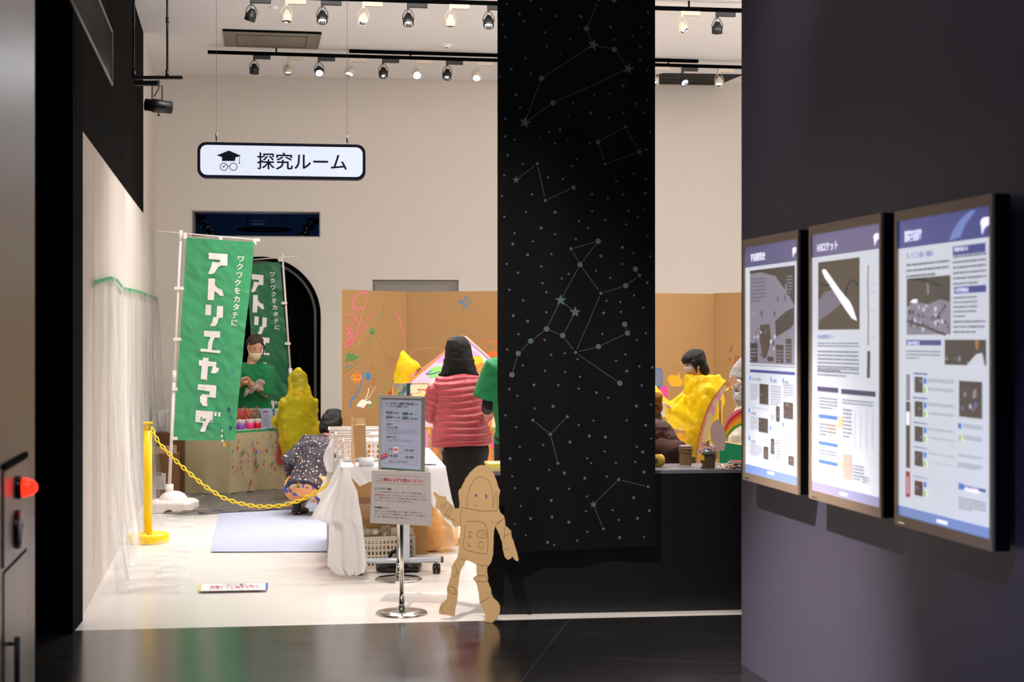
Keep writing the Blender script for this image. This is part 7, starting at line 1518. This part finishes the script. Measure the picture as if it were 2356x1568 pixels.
# ---------------------------------------------------------------- tall cardboard screen with crayon drawings
M_cs = mat('cardboard_screen', '#977347', .85, bump=.06, bscale=50, vary=.04, vscale=2)
def V2(px, d): return at(px, 775, d)[:2]
S1 = Pl(V2(787, 13.30), V2(937, 13.95)); S2 = Pl(V2(937, 13.95), V2(1400, 13.62)); S3 = Pl(V2(1400, 13.62), V2(1643, 14.35)); S4 = Pl(V2(1643, 14.35), V2(1830, 13.7))
t = thing('cardboard_screen', 'tall folded cardboard screen covered in crayon and paint drawings, standing behind the children', 'cardboard screen', S2.pt(S2.L / 2, 0))
HS = 2.0
def hz(pl, px, py): return pl.uv(px, py)[1]
tops = [(hz(S1, 790, 665.5), hz(S1, 937, 671)), (hz(S2, 937, 671), hz(S2, 1148, 668) - .0), (1.98, 1.99), (hz(S4, 1643, 674), hz(S4, 1706, 672))]
scr = []
C5 = crop(760, 640, 5.2275)
for k, (pl, tp_) in enumerate(zip((S1, S2, S3, S4), tops)):
    mb = MB(); mb.slab(pl, [(0, .001), (pl.L, .001), (pl.L, tp_[1]), (0, tp_[0])], .008, M_cs, -.008, mat('cardboard_inner', '#d8b488'))
    if k: mb.rect(pl, 0.001, .01, .008, tp_[0] - .01, mat('fold_line', '#8c6438', .9), .0006)
    scr.append(mb)
cr = lambda c: mat('crayon' + c, c, .7)
def st(k, pts, w, c, off=.001, cf=C5):
    q = smooth(pts)
    if isinstance(w, list): w = [w[min(len(w) - 1, int(i / 5))] for i in range(len(q))]
    scr[k].pxrib((S1, S2, S3, S4)[k], [cf(*p) for p in q], w, cr(c), off)
def fl(k, pts, c, off=.0012, cf=C5): scr[k].pxpoly((S1, S2, S3, S4)[k], [cf(*p) for p in smooth(pts, True, 3)], cr(c), off)
PK, GR, BL, OR, WH, BR, YE = '#ee5a8a', '#1f8a4c', '#2673b0', '#e0662a', '#e6dccf', '#6e4a26', '#e8b820'
st(0, [(430, 165), (370, 175), (310, 215), (275, 270), (262, 315), (275, 345), (320, 365), (385, 348)], .012, PK); st(0, [(435, 170), (438, 230), (420, 310), (395, 370), (370, 470), (345, 560)], .005, '#e07a8a')
st(0, [(215, 445), (260, 435), (300, 465), (325, 530), (328, 600), (305, 690), (260, 770), (205, 815), (175, 822), (160, 790)], .009, PK); st(0, [(300, 480), (240, 590), (200, 700), (165, 800)], .006, PK); st(0, [(235, 520), (190, 600), (260, 610), (180, 690), (270, 650), (215, 760), (290, 700)], .008, PK)
st(0, [(250, 740), (220, 790), (265, 735), (240, 780)], .014, PK); st(0, [(350, 690), (372, 610), (355, 695)], .008, PK); st(0, [(385, 560), (410, 530), (432, 545), (425, 610), (405, 620)], .007, PK); st(0, [(440, 490), (455, 470), (465, 485), (455, 510)], .006, PK)
st(0, [(295, 720), (340, 735), (350, 770), (310, 805), (295, 790)], .004, '#d8707c')
st(0, [(785, 420), (830, 500), (858, 600), (880, 680), (888, 760), (890, 850)], [.010, .011, .008, .005, .004, .002], PK)
st(0, [(685, 165), (680, 240), (640, 350), (625, 440), (585, 520), (555, 620), (500, 750), (440, 880), (370, 980), (310, 1040), (145, 1160)], .006, GR); st(0, [(675, 165), (665, 250), (640, 330)], .004, OR); st(0, [(580, 500), (540, 650), (480, 830), (320, 1050), (150, 1165)], .0035, OR)
for i in range(12): st(0, [(180 + 13 * i, 1010 - 4 * i), (215 + 10 * i, 900 + 3 * i)], .006, GR)
st(0, [(175, 940), (230, 900), (185, 1000), (290, 890), (230, 990), (320, 930), (250, 1000), (360, 940)], .006, GR); st(0, [(475, 640), (500, 605), (535, 630), (490, 655), (530, 665), (480, 650), (510, 620)], .010, GR); st(0, [(490, 680), (465, 730), (430, 780)], .005, GR)
st(0, [(175, 1080), (195, 1060), (245, 1048)], .010, BL); st(0, [(398, 1050), (395, 1130), (380, 1230), (345, 1340), (300, 1420), (262, 1445), (250, 1475), (240, 1568)], [.007, .010, .012, .014, .018, .022, .012, .006], BL); fl(0, [(425, 1140), (450, 1128), (480, 1150), (482, 1190), (455, 1225), (428, 1195)], BL)
fl(0, [(300, 1145), (325, 1125), (350, 1160), (345, 1240), (320, 1260), (298, 1230), (285, 1180)], OR); st(0, [(285, 1150), (260, 1180), (265, 1210), (360, 1215), (370, 1180), (345, 1160)], .006, YE, .0016); st(0, [(290, 1160), (285, 1230), (300, 1255)], .005, YE, .0016)
st(0, [(145, 1165), (190, 1158)], .010, OR)
fl(0, [(318, 1520), (345, 1490), (365, 1465), (400, 1455), (440, 1475), (470, 1470), (495, 1490), (480, 1512), (440, 1505), (400, 1555), (360, 1545), (325, 1540)], WH); st(0, [(415, 1470), (440, 1410), (455, 1370), (462, 1320)], .010, WH); st(0, [(430, 1465), (470, 1420), (510, 1350), (545, 1308)], .005, WH)
st(0, [(680, 1220), (660, 1300), (635, 1375)], .007, '#3f9c48'); st(0, [(585, 1440), (520, 1500), (440, 1565)], .011, '#3f9c48')
st(0, [(390, 980), (430, 1020), (455, 1090), (440, 1200)], .002, BR); st(0, [(295, 1070), (330, 1100)], .002, BR)
for q in (((500, 1155), (575, 1145)), ((500, 1205), (550, 1205)), ((500, 1225), (548, 1228)), ((490, 1280), (545, 1262)), ((495, 1340), (545, 1325)), ((570, 1150), (575, 1130), (600, 1120)), ((500, 1110), (490, 1060), (510, 1035), (520, 1060), (505, 1085))): st(0, q, .0035, BR)
fl(0, [(690, 1390), (740, 1330), (738, 1392)], '#b01c22')
for i in range(9): st(0, [(620 + 20 * i, 1150 - 18 * i), (690 + 14 * i, 870 + 16 * i)], .0025, '#8a5f34')
st(0, [(540, 690), (600, 770), (650, 880), (640, 950)], .0025, BR); st(0, [(320, 1270), (325, 1330), (290, 1380), (215, 1360)], .002, BR)
st(1, [(1640, 215), (1660, 255), (1700, 290), (1655, 300), (1640, 325), (1685, 365)], .006, '#3a78ac'); st(1, [(1640, 215), (1610, 265), (1550, 280), (1600, 300), (1610, 320), (1598, 380)], .012, '#2d75b4')
st(1, [(945, 920), (1000, 870), (1080, 845), (1200, 835), (1290, 850), (1340, 875)], .002, '#d0aa7c'); st(1, [(1050, 890), (1075, 905), (1095, 885), (1120, 905), (1160, 890), (1175, 915)], .003, BR)
for i in range(9): st(1, [(1020 + 20 * i, 950 + 14 * i), (1110 + 15 * i, 930 + 22 * i)], .002, '#8a5f34')
st(1, [(1705, 782), (1770, 786)], .003, BR)
for q in (((1825, 780), (1840, 735)), ((1855, 740), (1865, 770)), ((1895, 775), (1905, 740), (1915, 765), (1935, 745), (1940, 775)), ((1970, 800), (2000, 760)), ((1995, 745), (2005, 790)), ((1845, 805), (1865, 840), (1868, 865)), ((1852, 845), (1880, 850))): st(1, q, .008, OR)
fl(1, [(1860, 940), (1900, 890), (1960, 872), (2020, 880), (2060, 900), (2060, 960), (1960, 935), (1900, 965)], OR, ); fl(1, [(1898, 945), (1925, 935), (1935, 960), (1900, 970)], '#b01c22', .0018); st(1, [(1935, 990), (1990, 980), (2020, 965)], .007, '#b83a28'); st(1, [(1975, 1050), (1980, 1065)], .01, '#b83a28'); st(1, [(2000, 1090), (2030, 1075)], .01, OR)
# right of the banner
R6 = crop(1500, 820, 5.6)
st(2, [(45, 165), (80, 150), (115, 170), (132, 230), (128, 320), (105, 375), (60, 395)], .012, '#1f62a8', cf=R6)
for y in (190, 215, 245, 272, 300, 330, 360, 385): st(2, [(30, y), (80, y - 6), (118, y + 4)], .010, '#1f6ab0', cf=R6)
fl(2, [(40, 420), (110, 405), (185, 378), (200, 420), (195, 520), (205, 550), (170, 605), (135, 630), (100, 570), (70, 510), (40, 490)], '#ea3a80', cf=R6); st(2, [(45, 440), (90, 400), (165, 380)], .005, '#9a3a9c', .0018, cf=R6)
fl(2, [(200, 285), (245, 235), (325, 240), (350, 193), (362, 270), (390, 300), (385, 370), (300, 385), (240, 365)], '#d89a14', cf=R6); st(2, [(312, 295), (318, 310)], .01, '#a06c10', .0018, cf=R6); fl(2, [(290, 1010), (390, 985), (390, 1100), (320, 1095)], '#c88a18', cf=R6)
st(2, [(350, 40), (375, 80), (410, 98)], .005, '#c89a28', cf=R6); st(2, [(500, 130), (498, 240), (480, 290), (430, 310)], .006, '#d0a82c', cf=R6)
for q in (((1000, 10), (1010, 60)), ((1085, -20), (1060, 90)), ((1110, -10), (1085, 100)), ((1130, 0), (1110, 60)), ((1010, -60), (1040, -140))): st(3, q, .014, '#8a4e26', cf=R6)
st(3, [(1000, 60), (985, -20), (1010, -110), (1050, -190)], .004, '#8a5a34', cf=R6)
for k, mb in enumerate(scr): mb.build('screen_panel', t)
# small cardboard cuts visible left edge
# ---------------------------------------------------------------- painted cardboard house
HP = Pl(V2(940, 12.35), V2(1290, 12.25)); M_hs = mat('house_cream', '#f0dcb4', .8)
t = thing('cardboard_house', 'child-sized cardboard house with pastel painted gable roof, behind the pink jacket', 'cardboard house', HP.pt(.6, 0, -.4))
H5 = lambda x, y: C5(x, y)
def hp(*p): return [HP.uv(*H5(*q)) for q in p]
apex = HP.uv(*H5(1600, 692)); le = HP.uv(*H5(935, 1258)); re = (2 * apex[0] - le[0] - .02, le[1])
roof_pts = [le, apex, re]
M_r1 = mat('roof_pink', '#f2cfe0', .75)
mb = MB(); mb.slab(HP, [le, re, apex], .006, M_r1, 0, mat('roof_edge', '#e08a34', .7)); 
def hq(pts, c, off=.0072): mb.poly(HP, hp(*pts), mat('pastel' + c, c, .75), off)
hq([(1370, 870), (1560, 700), (1640, 760), (1640, 900), (1560, 1000), (1400, 980)], '#f6d8a0'); hq([(1190, 1110), (1215, 1080), (1290, 1055), (1360, 1060), (1400, 1130), (1330, 1180), (1190, 1195), (1180, 1150)], '#98e07a', .0076)
hq([(1700, 935), (1810, 940), (1900, 1010), (1840, 1100), (1690, 1080)], '#f4cc2c', .0076); hq([(1690, 1035), (1760, 1040), (1840, 1010), (1930, 1110), (1990, 1140), (1900, 1190), (1700, 1100)], '#f0923c', .0078); hq([(1840, 1150), (1960, 1160), (2040, 1180), (1980, 1250), (1860, 1240)], '#f6b83c', .0076)
hq([(1640, 720), (1700, 800), (1690, 840), (1640, 830)], '#f4b48c', .0076); hq([(1690, 880), (1740, 870), (1800, 930), (1700, 935)], '#ecb0e0', .0078); hq([(1010, 1180), (1180, 1090), (1180, 1220), (960, 1240)], '#f6c8e4', .0074); hq([(1780, 870), (1920, 1020), (2000, 1110), (1970, 1130), (1850, 1010)], '#f8f0e0', .0082)
hq([(1280, 960), (1360, 900), (1370, 1000), (1280, 1010)], '#e8a8ee', .0076); hq([(1400, 1010), (1500, 980), (1560, 1100), (1450, 1160)], '#f8e08c', .0075)
mb.ribbon(HP, hp((1320, 1120), (1240, 1145), (1160, 1155), (1150, 1148), (1215, 1110)), .006, cr('#2c4ab8'), .009)
mb.ribbon(HP, [le, apex], .020, mat('pastel#f0903c', '#f0903c', .75), .0085); mb.ribbon(HP, [apex, re], .016, mat('pastel#b890c8', '#b890c8', .75), .0085); mb.ribbon(HP, [(le[0] + .02, le[1] + .05), (apex[0], apex[1] - .02)], .006, mat('pastel#f090b0', '#f090b0', .75), .0088)
mb.build('roof_front', t)
mb = MB(); dv_ = -HP.N * .22; 
for a, b in ((le, apex), (apex, re)): q = [HP.pt(*a, -.002), HP.pt(*b, -.002), HP.pt(*b, -.002) + dv_, HP.pt(*a, -.002) + dv_]; w = [v + Vector((0, 0, -.006)) for v in q]; mb.mesh(q + w, [(0, 1, 2, 3), (7, 6, 5, 4), (0, 4, 5, 1), (1, 5, 6, 2), (2, 6, 7, 3), (3, 7, 4, 0)], mat('roof_cardboard', '#caa070', .85))
mb.build('roof_sheet', t)
wb = HP.uv(*C5(945, 1790))[1] + .0
mb = MB(); mb.slab(HP, [(le[0] + .01, wb), (re[0] - .01, wb), (re[0] - .01, le[1]), (le[0] + .01, le[1])], .006, M_hs, -.007, M_card)
def hw(pts, c, off=.0002): mb.poly(HP, hp(*pts), mat('pastel' + c, c, .75), off)
hw([(1170, 1560), (1300, 1500), (1320, 1780), (1130, 1780)], '#f6c4dc'); hw([(1070, 1395), (1160, 1385), (1150, 1430), (1060, 1425)], '#f6dc5c'); hw([(955, 1395), (985, 1378), (992, 1390), (965, 1412)], '#dc4c3c', .0006)
mb.ribbon(HP, hp((1050, 1345), (1065, 1330), (1075, 1345), (1090, 1330), (1100, 1345), (1125, 1330), (1130, 1350), (1150, 1330)), .008, cr('#c8402c'), .0008); mb.ribbon(HP, hp((1020, 1385), (1090, 1362)), .005, cr('#e08a50'), .0008); hw([(975, 1245), (950, 1290), (958, 1300), (985, 1250)], '#3a5cc0', .0006)
mb.build('wall_front', t)
mb = MB(); mb.slab(HP, [(le[0] + .03, .002), (re[0] - .03, .002), (re[0] - .03, wb), (le[0] + .03, wb)], .006, M_card, -.008)
CC = crop(960, 760, 5.225)
def hc(pts, c, off=.0002): mb.pxpoly(HP, [CC(*p) for p in pts], mat('pastel' + c, c, .75), off)
hc([(95, 1180), (130, 1200), (138, 1290), (125, 1400), (95, 1460)], '#f080b8'); hc([(125, 1175), (160, 1180), (155, 1250), (130, 1245)], '#f0a420', .0004); hc([(870, 1330), (900, 1285), (925, 1320), (930, 1400), (905, 1418)], '#f060a4'); hc([(920, 1300), (960, 1330), (985, 1400), (975, 1390), (940, 1330), (915, 1312)], '#f0ece4', .0004); hc([(875, 1130), (925, 1190), (915, 1215), (880, 1170), (885, 1210), (878, 1212)], '#58c84c')
hc([(950, 1090), (975, 1120), (985, 1250), (970, 1255), (965, 1160)], '#f0ece4', .0004)
mb.build('base_panel', t)
for cx_ in (1003, 1128):
    mb = MB(); u = HP.uv(cx_ - 6, 1000)[0]; u2 = HP.uv(cx_ + 3, 1000)[0]; v = HP.uv(cx_, 955)[1]; mb.slab(HP, [(u, .002), (u2, .002), (u2, v), (u, v)], .012, mat('orange_post', '#d9823c', .8), .002); mb.build('corner_post', t)
# ---------------------------------------------------------------- craft props right of the banner
AP = Pl(V2(1560, 10.1), V2(1720, 10.05))
t = thing('cardboard_arch', 'curved cardboard arch strip taped in peach, pink and orange, right of the banner', 'cardboard arch', AP.at(1590, 1100))
ou = [(565, 1390), (575, 1200), (600, 1050), (640, 900), (690, 730), (760, 580), (850, 440), (940, 330), (1010, 265), (1060, 235)]
ino = [(625, 1390), (640, 1250), (700, 1110), (730, 970), (775, 810), (835, 640), (900, 500), (975, 395), (1060, 350), (1110, 330)]
mb = MB(); cols = ('#e2a678', '#e8cfa4', '#e8cfa4', '#e8a0cc', '#e8cfa4', '#e8a0cc', '#e8d0b0', '#ec9850', '#e8b480')
uvo = [AP.uv(*R6(*p)) for p in ou]; uvi = [AP.uv(*R6(*p)) for p in ino]
mb.slab(AP, uvo + uvi[::-1], .02, mat('arch_board', '#cf9c6c', .85), -.02, mat('arch_edge', '#7a4a3a', .9))
seg = [0, 2.2, 3.6, 4.3, 4.9, 5.5, 6.0, 6.9, 7.5, 9]
def lp(P_, t): k = min(int(t), len(P_) - 2); return Vector(P_[k]).lerp(Vector(P_[k + 1]), t - k)
for i, c in enumerate(cols):
    a, b = seg[i], seg[i + 1]; ts = [a + (b - a) * j / 4 for j in range(5)]
    mb.poly(AP, [lp(uvo, x).lerp(lp(uvi, x), .38 if i < 7 else 0.0) for x in ts] + [lp(uvi, x) for x in ts][::-1], mat('tape' + c, c, .6), .001)
    if i < 7: mb.poly(AP, [lp(uvo, x) for x in ts] + [lp(uvo, x).lerp(lp(uvi, x), .38) for x in ts][::-1], mat('tape_peach' + str(i % 2), '#dc9c6c' if i % 2 else '#e0a474', .7), .001)
mb.ribbon(AP, [lp(uvo, x * .3) for x in range(20)], .006, cr('#d8502c'), .002)
mb.build('strip', t)
mb = MB(); q = AP.uv(*R6(860, 700)); q2_ = AP.uv(*R6(900, 1390)); mb.slab(AP, [(AP.uv(*R6(850, 1390))[0], .001), (q2_[0], .001), (q2_[0], AP.uv(*R6(880, 560))[1]), (AP.uv(*R6(870, 560))[0], AP.uv(*R6(880, 560))[1])], .02, M_card, -.12); mb.build('support', t)
CP = Pl(V2(1630, 9.75), V2(1670, 9.73))
cl_ = [(750, 930), (775, 870), (790, 830), (805, 850), (820, 815), (850, 812), (868, 835), (870, 870), (890, 862), (915, 900), (935, 960), (945, 1060), (942, 1150), (935, 1200), (905, 1215), (890, 1200), (870, 1222), (855, 1210), (835, 1200), (810, 1150), (780, 1110), (755, 1040)]
mb = MB(); mb.slab(CP, [CP.uv(*R6(*p)) for p in cl_][::-1], .006, mat('cloud_pink', '#d9bcb8', .8), 0, mat('cloud_edge', '#5a4038', .9)); 
t = mb.build('cardboard_cloud'); tag(t, 'pale pink finger-edged cardboard cloud standing on a stick behind the counter', 'cardboard cut-out')
mb = MB(); a = CP.at(*R6(850, 1180)); mb.tube([Vector((a.x, a.y + .014, 0.001)), Vector((a.x, a.y + .014, a.z + .1))], .008, M_card, 8); mb.build('stick', t)
RP = Pl(V2(1665, 10.0), V2(1760, 9.98))
t = thing('cardboard_rainbow', 'cardboard rainbow with pink, red, orange, yellow and green stripes behind the counter', 'cardboard rainbow', RP.at(1690, 1015))
bands = (('#f0788c', (928, 905), (960, 820), (1010, 745), (1080, 690), (1160, 658), (1300, 640)), ('#c81c2c', (935, 935), (975, 845), (1030, 775), (1100, 725), (1160, 690), (1300, 672)), ('#f06c24', (940, 955), (985, 870), (1045, 800), (1110, 750), (1160, 720), (1300, 705)), ('#f4ac14', (943, 985), (990, 905), (1050, 835), (1110, 790), (1165, 765), (1300, 745)), ('#50a838', (945, 1030), (1000, 950), (1060, 895), (1120, 865), (1165, 852), (1300, 835)), (None, (950, 1060), (1010, 990), (1070, 930), (1120, 900), (1165, 885), (1300, 870)))
mb = MB(); a_ = [RP.uv(*R6(*p)) for p in bands[0][1:]]; b_ = [RP.uv(*R6(*p)) for p in bands[5][1:]]; mb.slab(RP, b_ + a_[::-1], .008, M_card, 0)
for x, y in zip(bands, bands[1:]):
    A = [RP.uv(*R6(*p)) for p in x[1:]]; B = [RP.uv(*R6(*p)) for p in y[1:]]
    for i in range(5): mb.poly(RP, [B[i], B[i + 1], A[i + 1], A[i]], mat('rb' + x[0], x[0], .7), .009)
mb.build('striped_arc', t); mb = MB(); a = RP.at(*R6(1250, 880)); mb.slab(RP, [(RP.uv(*R6(1200, 900))[0], .001), (RP.uv(*R6(1260, 900))[0], .001), (RP.uv(*R6(1260, 860))[0], RP.uv(*R6(1200, 850))[1]), (RP.uv(*R6(1200, 850))[0], RP.uv(*R6(1200, 850))[1])], .01, M_card, -.012); mb.build('support', t)
GB = Pl(V2(1655, 9.9), V2(1745, 9.88)); v = GB.uv(*R6(950, 1092))[1]; v2_ = GB.uv(*R6(1148, 1135))[1]
mb = MB(); mb.slab(GB, [(0, .001), (GB.L, .001), (GB.L, v2_ - .02), (0, v)], -.15, mat('green_board', '#129460', .8), 0, M_card)
tag(mb.build('green_box'), 'bright green painted cardboard box behind the counter at the far right', 'box')
# felt figure with hat: generic craft figure
t = thing('felt_figure', 'craft figure with grey felt hat, cream cloth face and grey wool beard', 'craft figure', Vector((at(1700, 775, 9.9).x + .08, 10.5, .001)))
M_felt = mat('grey_felt', '#a09a96', .95, bump=.5, bscale=60); M_wool = mat('grey_wool', '#c4c0bc', .95, bump=1.0, bscale=28, vary=.5, vscale=40); M_cre = mat('cream_cloth', '#e2d2c0', .85, bump=.6, bscale=9)
fd = 10.5; c = at(1712, 880, fd)
mb = MB(); mb.loft([(at(1712, 872, fd), .115, .09), (at(1712, 862, fd), .112, .09), (at(1713, 846, fd), .085, .07), (at(1716, 830, fd), .05, .045), (at(1720, 818, fd), .02, .02)], (1, 0, 0), M_felt, 20); fused(mb, 'hat', M_felt, t, .009, 2, .012, 12)
mb = MB(); mb.ball(at(1712, 884, fd), (.095, .08, .075), M_cre); mb.ball(at(1700, 880, fd - .06), (.035, .03, .03), M_cre); mb.tube([at(1682, 862, fd - .03), at(1686, 885, fd - .04), at(1692, 897, fd - .04)], [.02, .025, .02], M_cre, 10); fused(mb, 'face', M_cre, t, .009, 1, .02, 10)
mb = MB(); mb.ball(at(1706, 908, fd - .02), (.06, .06, .065), M_wool); mb.ball(at(1716, 895, fd - .03), (.07, .06, .06), M_wool); mb.ball(at(1702, 920, fd - .02), (.035, .04, .04), M_wool); fused(mb, 'beard', M_wool, t, .008, 1, .02, 30)
mb = MB(); mb.loft([(at(1718, 920, fd), .06, .06), (at(1722, 960, fd), .13, .10), (at(1724, 1000, fd), .15, .11), (Vector((at(1724, 1000, fd).x, fd, .4)), .15, .12), (Vector((at(1724, 1000, fd).x, fd, .002)), .16, .13)], (1, 0, 0), M_cre, 20); mb.ball(at(1697, 1002, fd - .05), (.05, .05, .03), M_cre); fused(mb, 'body_cloth', M_cre, t, .013, 2, .02, 6)
# tall dim cardboard prop at the banner edge: brown costume piece
t = thing('costume_head', 'mustard brown cloth and grey paper costume piece beside the right edge of the banner', 'costume', at(1505, 985, 9.62))
XP = Pl(V2(1490, 9.62), V2(1535, 9.62))
mb = MB(); mb.loft([(at(1500, 905, 9.6), .02, .03), (at(1506, 915, 9.6), .05, .05), (at(1510, 930, 9.6), .04, .05), (at(1516, 945, 9.6), .025, .04), (at(1518, 952, 9.6), .012, .02)], (1, 0, 0), mat('mustard_cloth', '#8a5a14', .9, bump=.5, bscale=20), 16); fused(mb, 'cloth_hood', MATS['mustard_cloth'], t, .008, 2, .015, 12)
mb = MB(); mb.slab(XP, [XP.uv(*R6(*p)) for p in ((-40, 640), (50, 590), (95, 660), (125, 760), (148, 870), (45, 962), (-40, 960))][::-1], .05, mat('grey_paper', '#9a8a78', .85, bump=.4, bscale=12), -.05)
mb.pxrib(XP, [R6(75, 680), R6(95, 720), R6(110, 770)], .012, cr('#3f88b8'), .002); mb.build('paper_face', t)
# ---------------------------------------------------------------- things on the counter
zc = HC + .001
def cpnt(px, py): return ground(px, py, zc)
p = cpnt(1516, 1073); t = thing('cardboard_craft_disc', 'round yellow cardboard disc with blue patch standing on the counter beside the banner', 'craft wheel', p)
mb = MB(); rr = .036; c = p + Vector((-.002, 0, rr + .001)); Rw = rotz(math.radians(35)) @ Matrix.Rotation(math.radians(90), 3, 'Y'); mb.lathe([(rr, -.02), (rr, .02), (.001, .021)], c, mat('wheel_yellow', '#e0bc3c', .7), 24, rot=Rw); mb.lathe([(.02, -.0205), (.02, -.022), (.001, -.0222)], c, mat('wheel_brown', '#8a6434', .8), 16, rot=Rw); mb.lathe([(.014, -.0222), (.001, -.0235)], c + Rw @ Vector((0, .006, 0)), cr('#3f88b8'), 12, rot=Rw); mb.build('disc', t)
M_corr = bpy.data.materials.new('corrugated_brown'); M_corr.use_nodes = True; M_corr.node_tree.nodes['Principled BSDF'].inputs['Base Color'].default_value = lin('#7c5c3c'); M_corr.node_tree.nodes['Principled BSDF'].inputs['Roughness'].default_value = .8
M_corrd = mat('corrugated_dark', '#4a3a2c', .8)
def corr(mb, c, r, z0, z1, m, n=34, rot=0, amp=.0022):
    rings = []
    for z in (z0, z1): rings.append([c + Vector(((r + amp * (j % 2)) * math.cos(2 * math.pi * j / (2 * n)), (r + amp * (j % 2)) * math.sin(2 * math.pi * j / (2 * n)), z)) for j in range(2 * n)])
    mb.rings(rings, m, smooth=False)
p = cpnt(1577, 1071); t = thing('corrugated_pot', 'corrugated brown cardboard pot with rolled lid and lilac top on the counter', 'pot', p)
mb = MB(); corr(mb, p, .034, .004, .078, M_corr); mb.build('pot_body', t); mb = MB(); mb.lathe([(.035, 0), (.036, .004), (.001, .004)], p, M_fw, 24); mb.build('paper_base', t)
mb = MB()
for k, (r, z) in enumerate(((.042, .082), (.040, .092), (.044, .102), (.040, .112))): mb.lathe([(r - .004, z - .005), (r, z), (r - .004, z + .005)], p + Vector((.001 * (-1) ** k, 0, 0)), M_corr, 24)
mb.build('rolled_lid', t); mb = MB(); mb.lathe([(.035, .116), (.036, .121), (.001, .121)], p, mat('lilac_card', '#b0a4d0', .7), 24); mb.build('top_disc', t)
p = cpnt(1630, 1076); t = thing('bead_flower_pot', 'dark corrugated pot overflowing with colourful glued paper sticks on the counter', 'pot', p)
mb = MB(); corr(mb, p, .033, .006, .082, M_corrd, 20, amp=.004); mb.build('pot_body', t); mb = MB(); mb.lathe([(.045, 0), (.046, .006), (.001, .006)], p, M_corrd, 24); mb.build('saucer', t)
rn = random.Random(77); pal = ('#d83a6c', '#4c90c4', '#b88ad0', '#e8c8d8', '#50b89c', '#e06a40', '#8a3a9c', '#d0c0e0', '#1e2a30', '#f0dcb0')
mb = MB()
for i in range(85):
    a = rn.uniform(0, 6.283); r = rn.uniform(.0, .062); z = .09 + .05 * (1 - (r / .065) ** 2) * rn.random() + .008 * rn.random(); mb.box(p + Vector((r * math.cos(a), r * math.sin(a) * .8, z)), (rn.uniform(.012, .026), rn.uniform(.004, .009), .004), mat('stick' + (c := rn.choice(pal)), c, .5), rot=rotz(rn.uniform(0, 6.28)) @ Matrix.Rotation(rn.uniform(-.5, .5), 3, 'Y'))
mb.build('paper_pieces', t); mb = MB(); mb.box(p + Vector((-.038, -.01, .062)), (.034, .02, .03), mat('yellow_card', '#e8b020', .6), rot=Matrix.Rotation(.3, 3, 'Y'), bev=.002); mb.build('yellow_block', t)
mb = MB()
for dx, dz, ry in ((-.018, .155, .5), (.004, .165, -.7), (-.004, .15, 1.4)): mb.box(p + Vector((dx, 0, dz - .005)), (.034, .012, .014), mat('gold_paper', '#e8c878', .5), rot=Matrix.Rotation(ry, 3, 'Y'), bev=.002)
mb.build('gold_bow', t)
mb = MB(); rn = random.Random(5)
for i in range(46):
    px = rn.uniform(1646, 1704); pp = ground(px, rn.uniform(1069, 1077), zc + .004); mb.box(pp + Vector((0, 0, rn.uniform(0, .012) if px < 1676 else rn.uniform(0, .02))), (rn.uniform(.012, .03), rn.uniform(.01, .02), .003), mat('scrap' + (c := rn.choice(('#d8b488', '#e8c8b0', '#d83a6c', '#c49a6a', '#e8dcc8'))), c, .7), rot=rotz(rn.uniform(0, 6)) @ Matrix.Rotation(rn.uniform(-.3, .3), 3, 'Y'))
tag(mb.build('paper_scraps'), 'loose pink and tan cardboard scraps on the counter between pot and paper stack', 'paper scraps', kind='stuff')
sheet_names = ('dark grey', 'teal', 'silver', 'pink-edged', 'black', 'mint', 'cream', 'red-edged')
for i, c in enumerate(('#3c4248', '#3f8a84', '#8a9498', '#d88aa0', '#262a2e', '#8cc4b4', '#d8ccb8', '#b83a44')):
    mb = MB(); pp = cpnt(1697, 1075) + Vector((.004 * math.sin(i * 2), .01, .004 + .0045 * i)); mb.box(pp, (.095, .07, .004), mat('sheet' + c, c, .6), rz=.3 * math.sin(i * 1.7))
    tag(mb.build('card_sheet'), '%s card sheet, number %s from the bottom of the stack at the right end of the counter' % (sheet_names[i], ('one', 'two', 'three', 'four', 'five', 'six', 'seven', 'eight')[i]) if False else '%s card sheet in the fanned stack at the right end of the counter' % sheet_names[i], 'card', 'card sheets stacked on the counter')
for i, (c, nm) in enumerate((('#c8bea8', 'beige'), ('#e0c818', 'deep yellow'), ('#d8d0c0', 'grey-white'), ('#ecd83c', 'bright yellow'), ('#f0dc60', 'pale yellow'))):
    mb = MB(); pp = ground(1138, 1075, zc) + Vector((.0, .0, .004 + .0085 * i)); pp.x = CT.pt(.075, 0, -.12).x; pp.y = CT.pt(.075, 0, -.12).y; mb.box(pp, (.13, .19, .008), mat('booklet' + c, c, .55), rz=A7 + .03 * math.sin(i * 2.2))
    if i == 4: mb.box(pp + Vector((0, -.03, .0046)), (.09, .05, .001), M_fw, rz=A7); mb.box(pp + Vector((0, .03, .0046)), (.08, .03, .001), mat('booklet_pink', '#d8808c', .6), rz=A7)
    tag(mb.build('leaflet_stack'), '%s leaflet pack in the low pile on the left end of the counter' % nm, 'leaflets', 'leaflet packs on the left end of the counter')
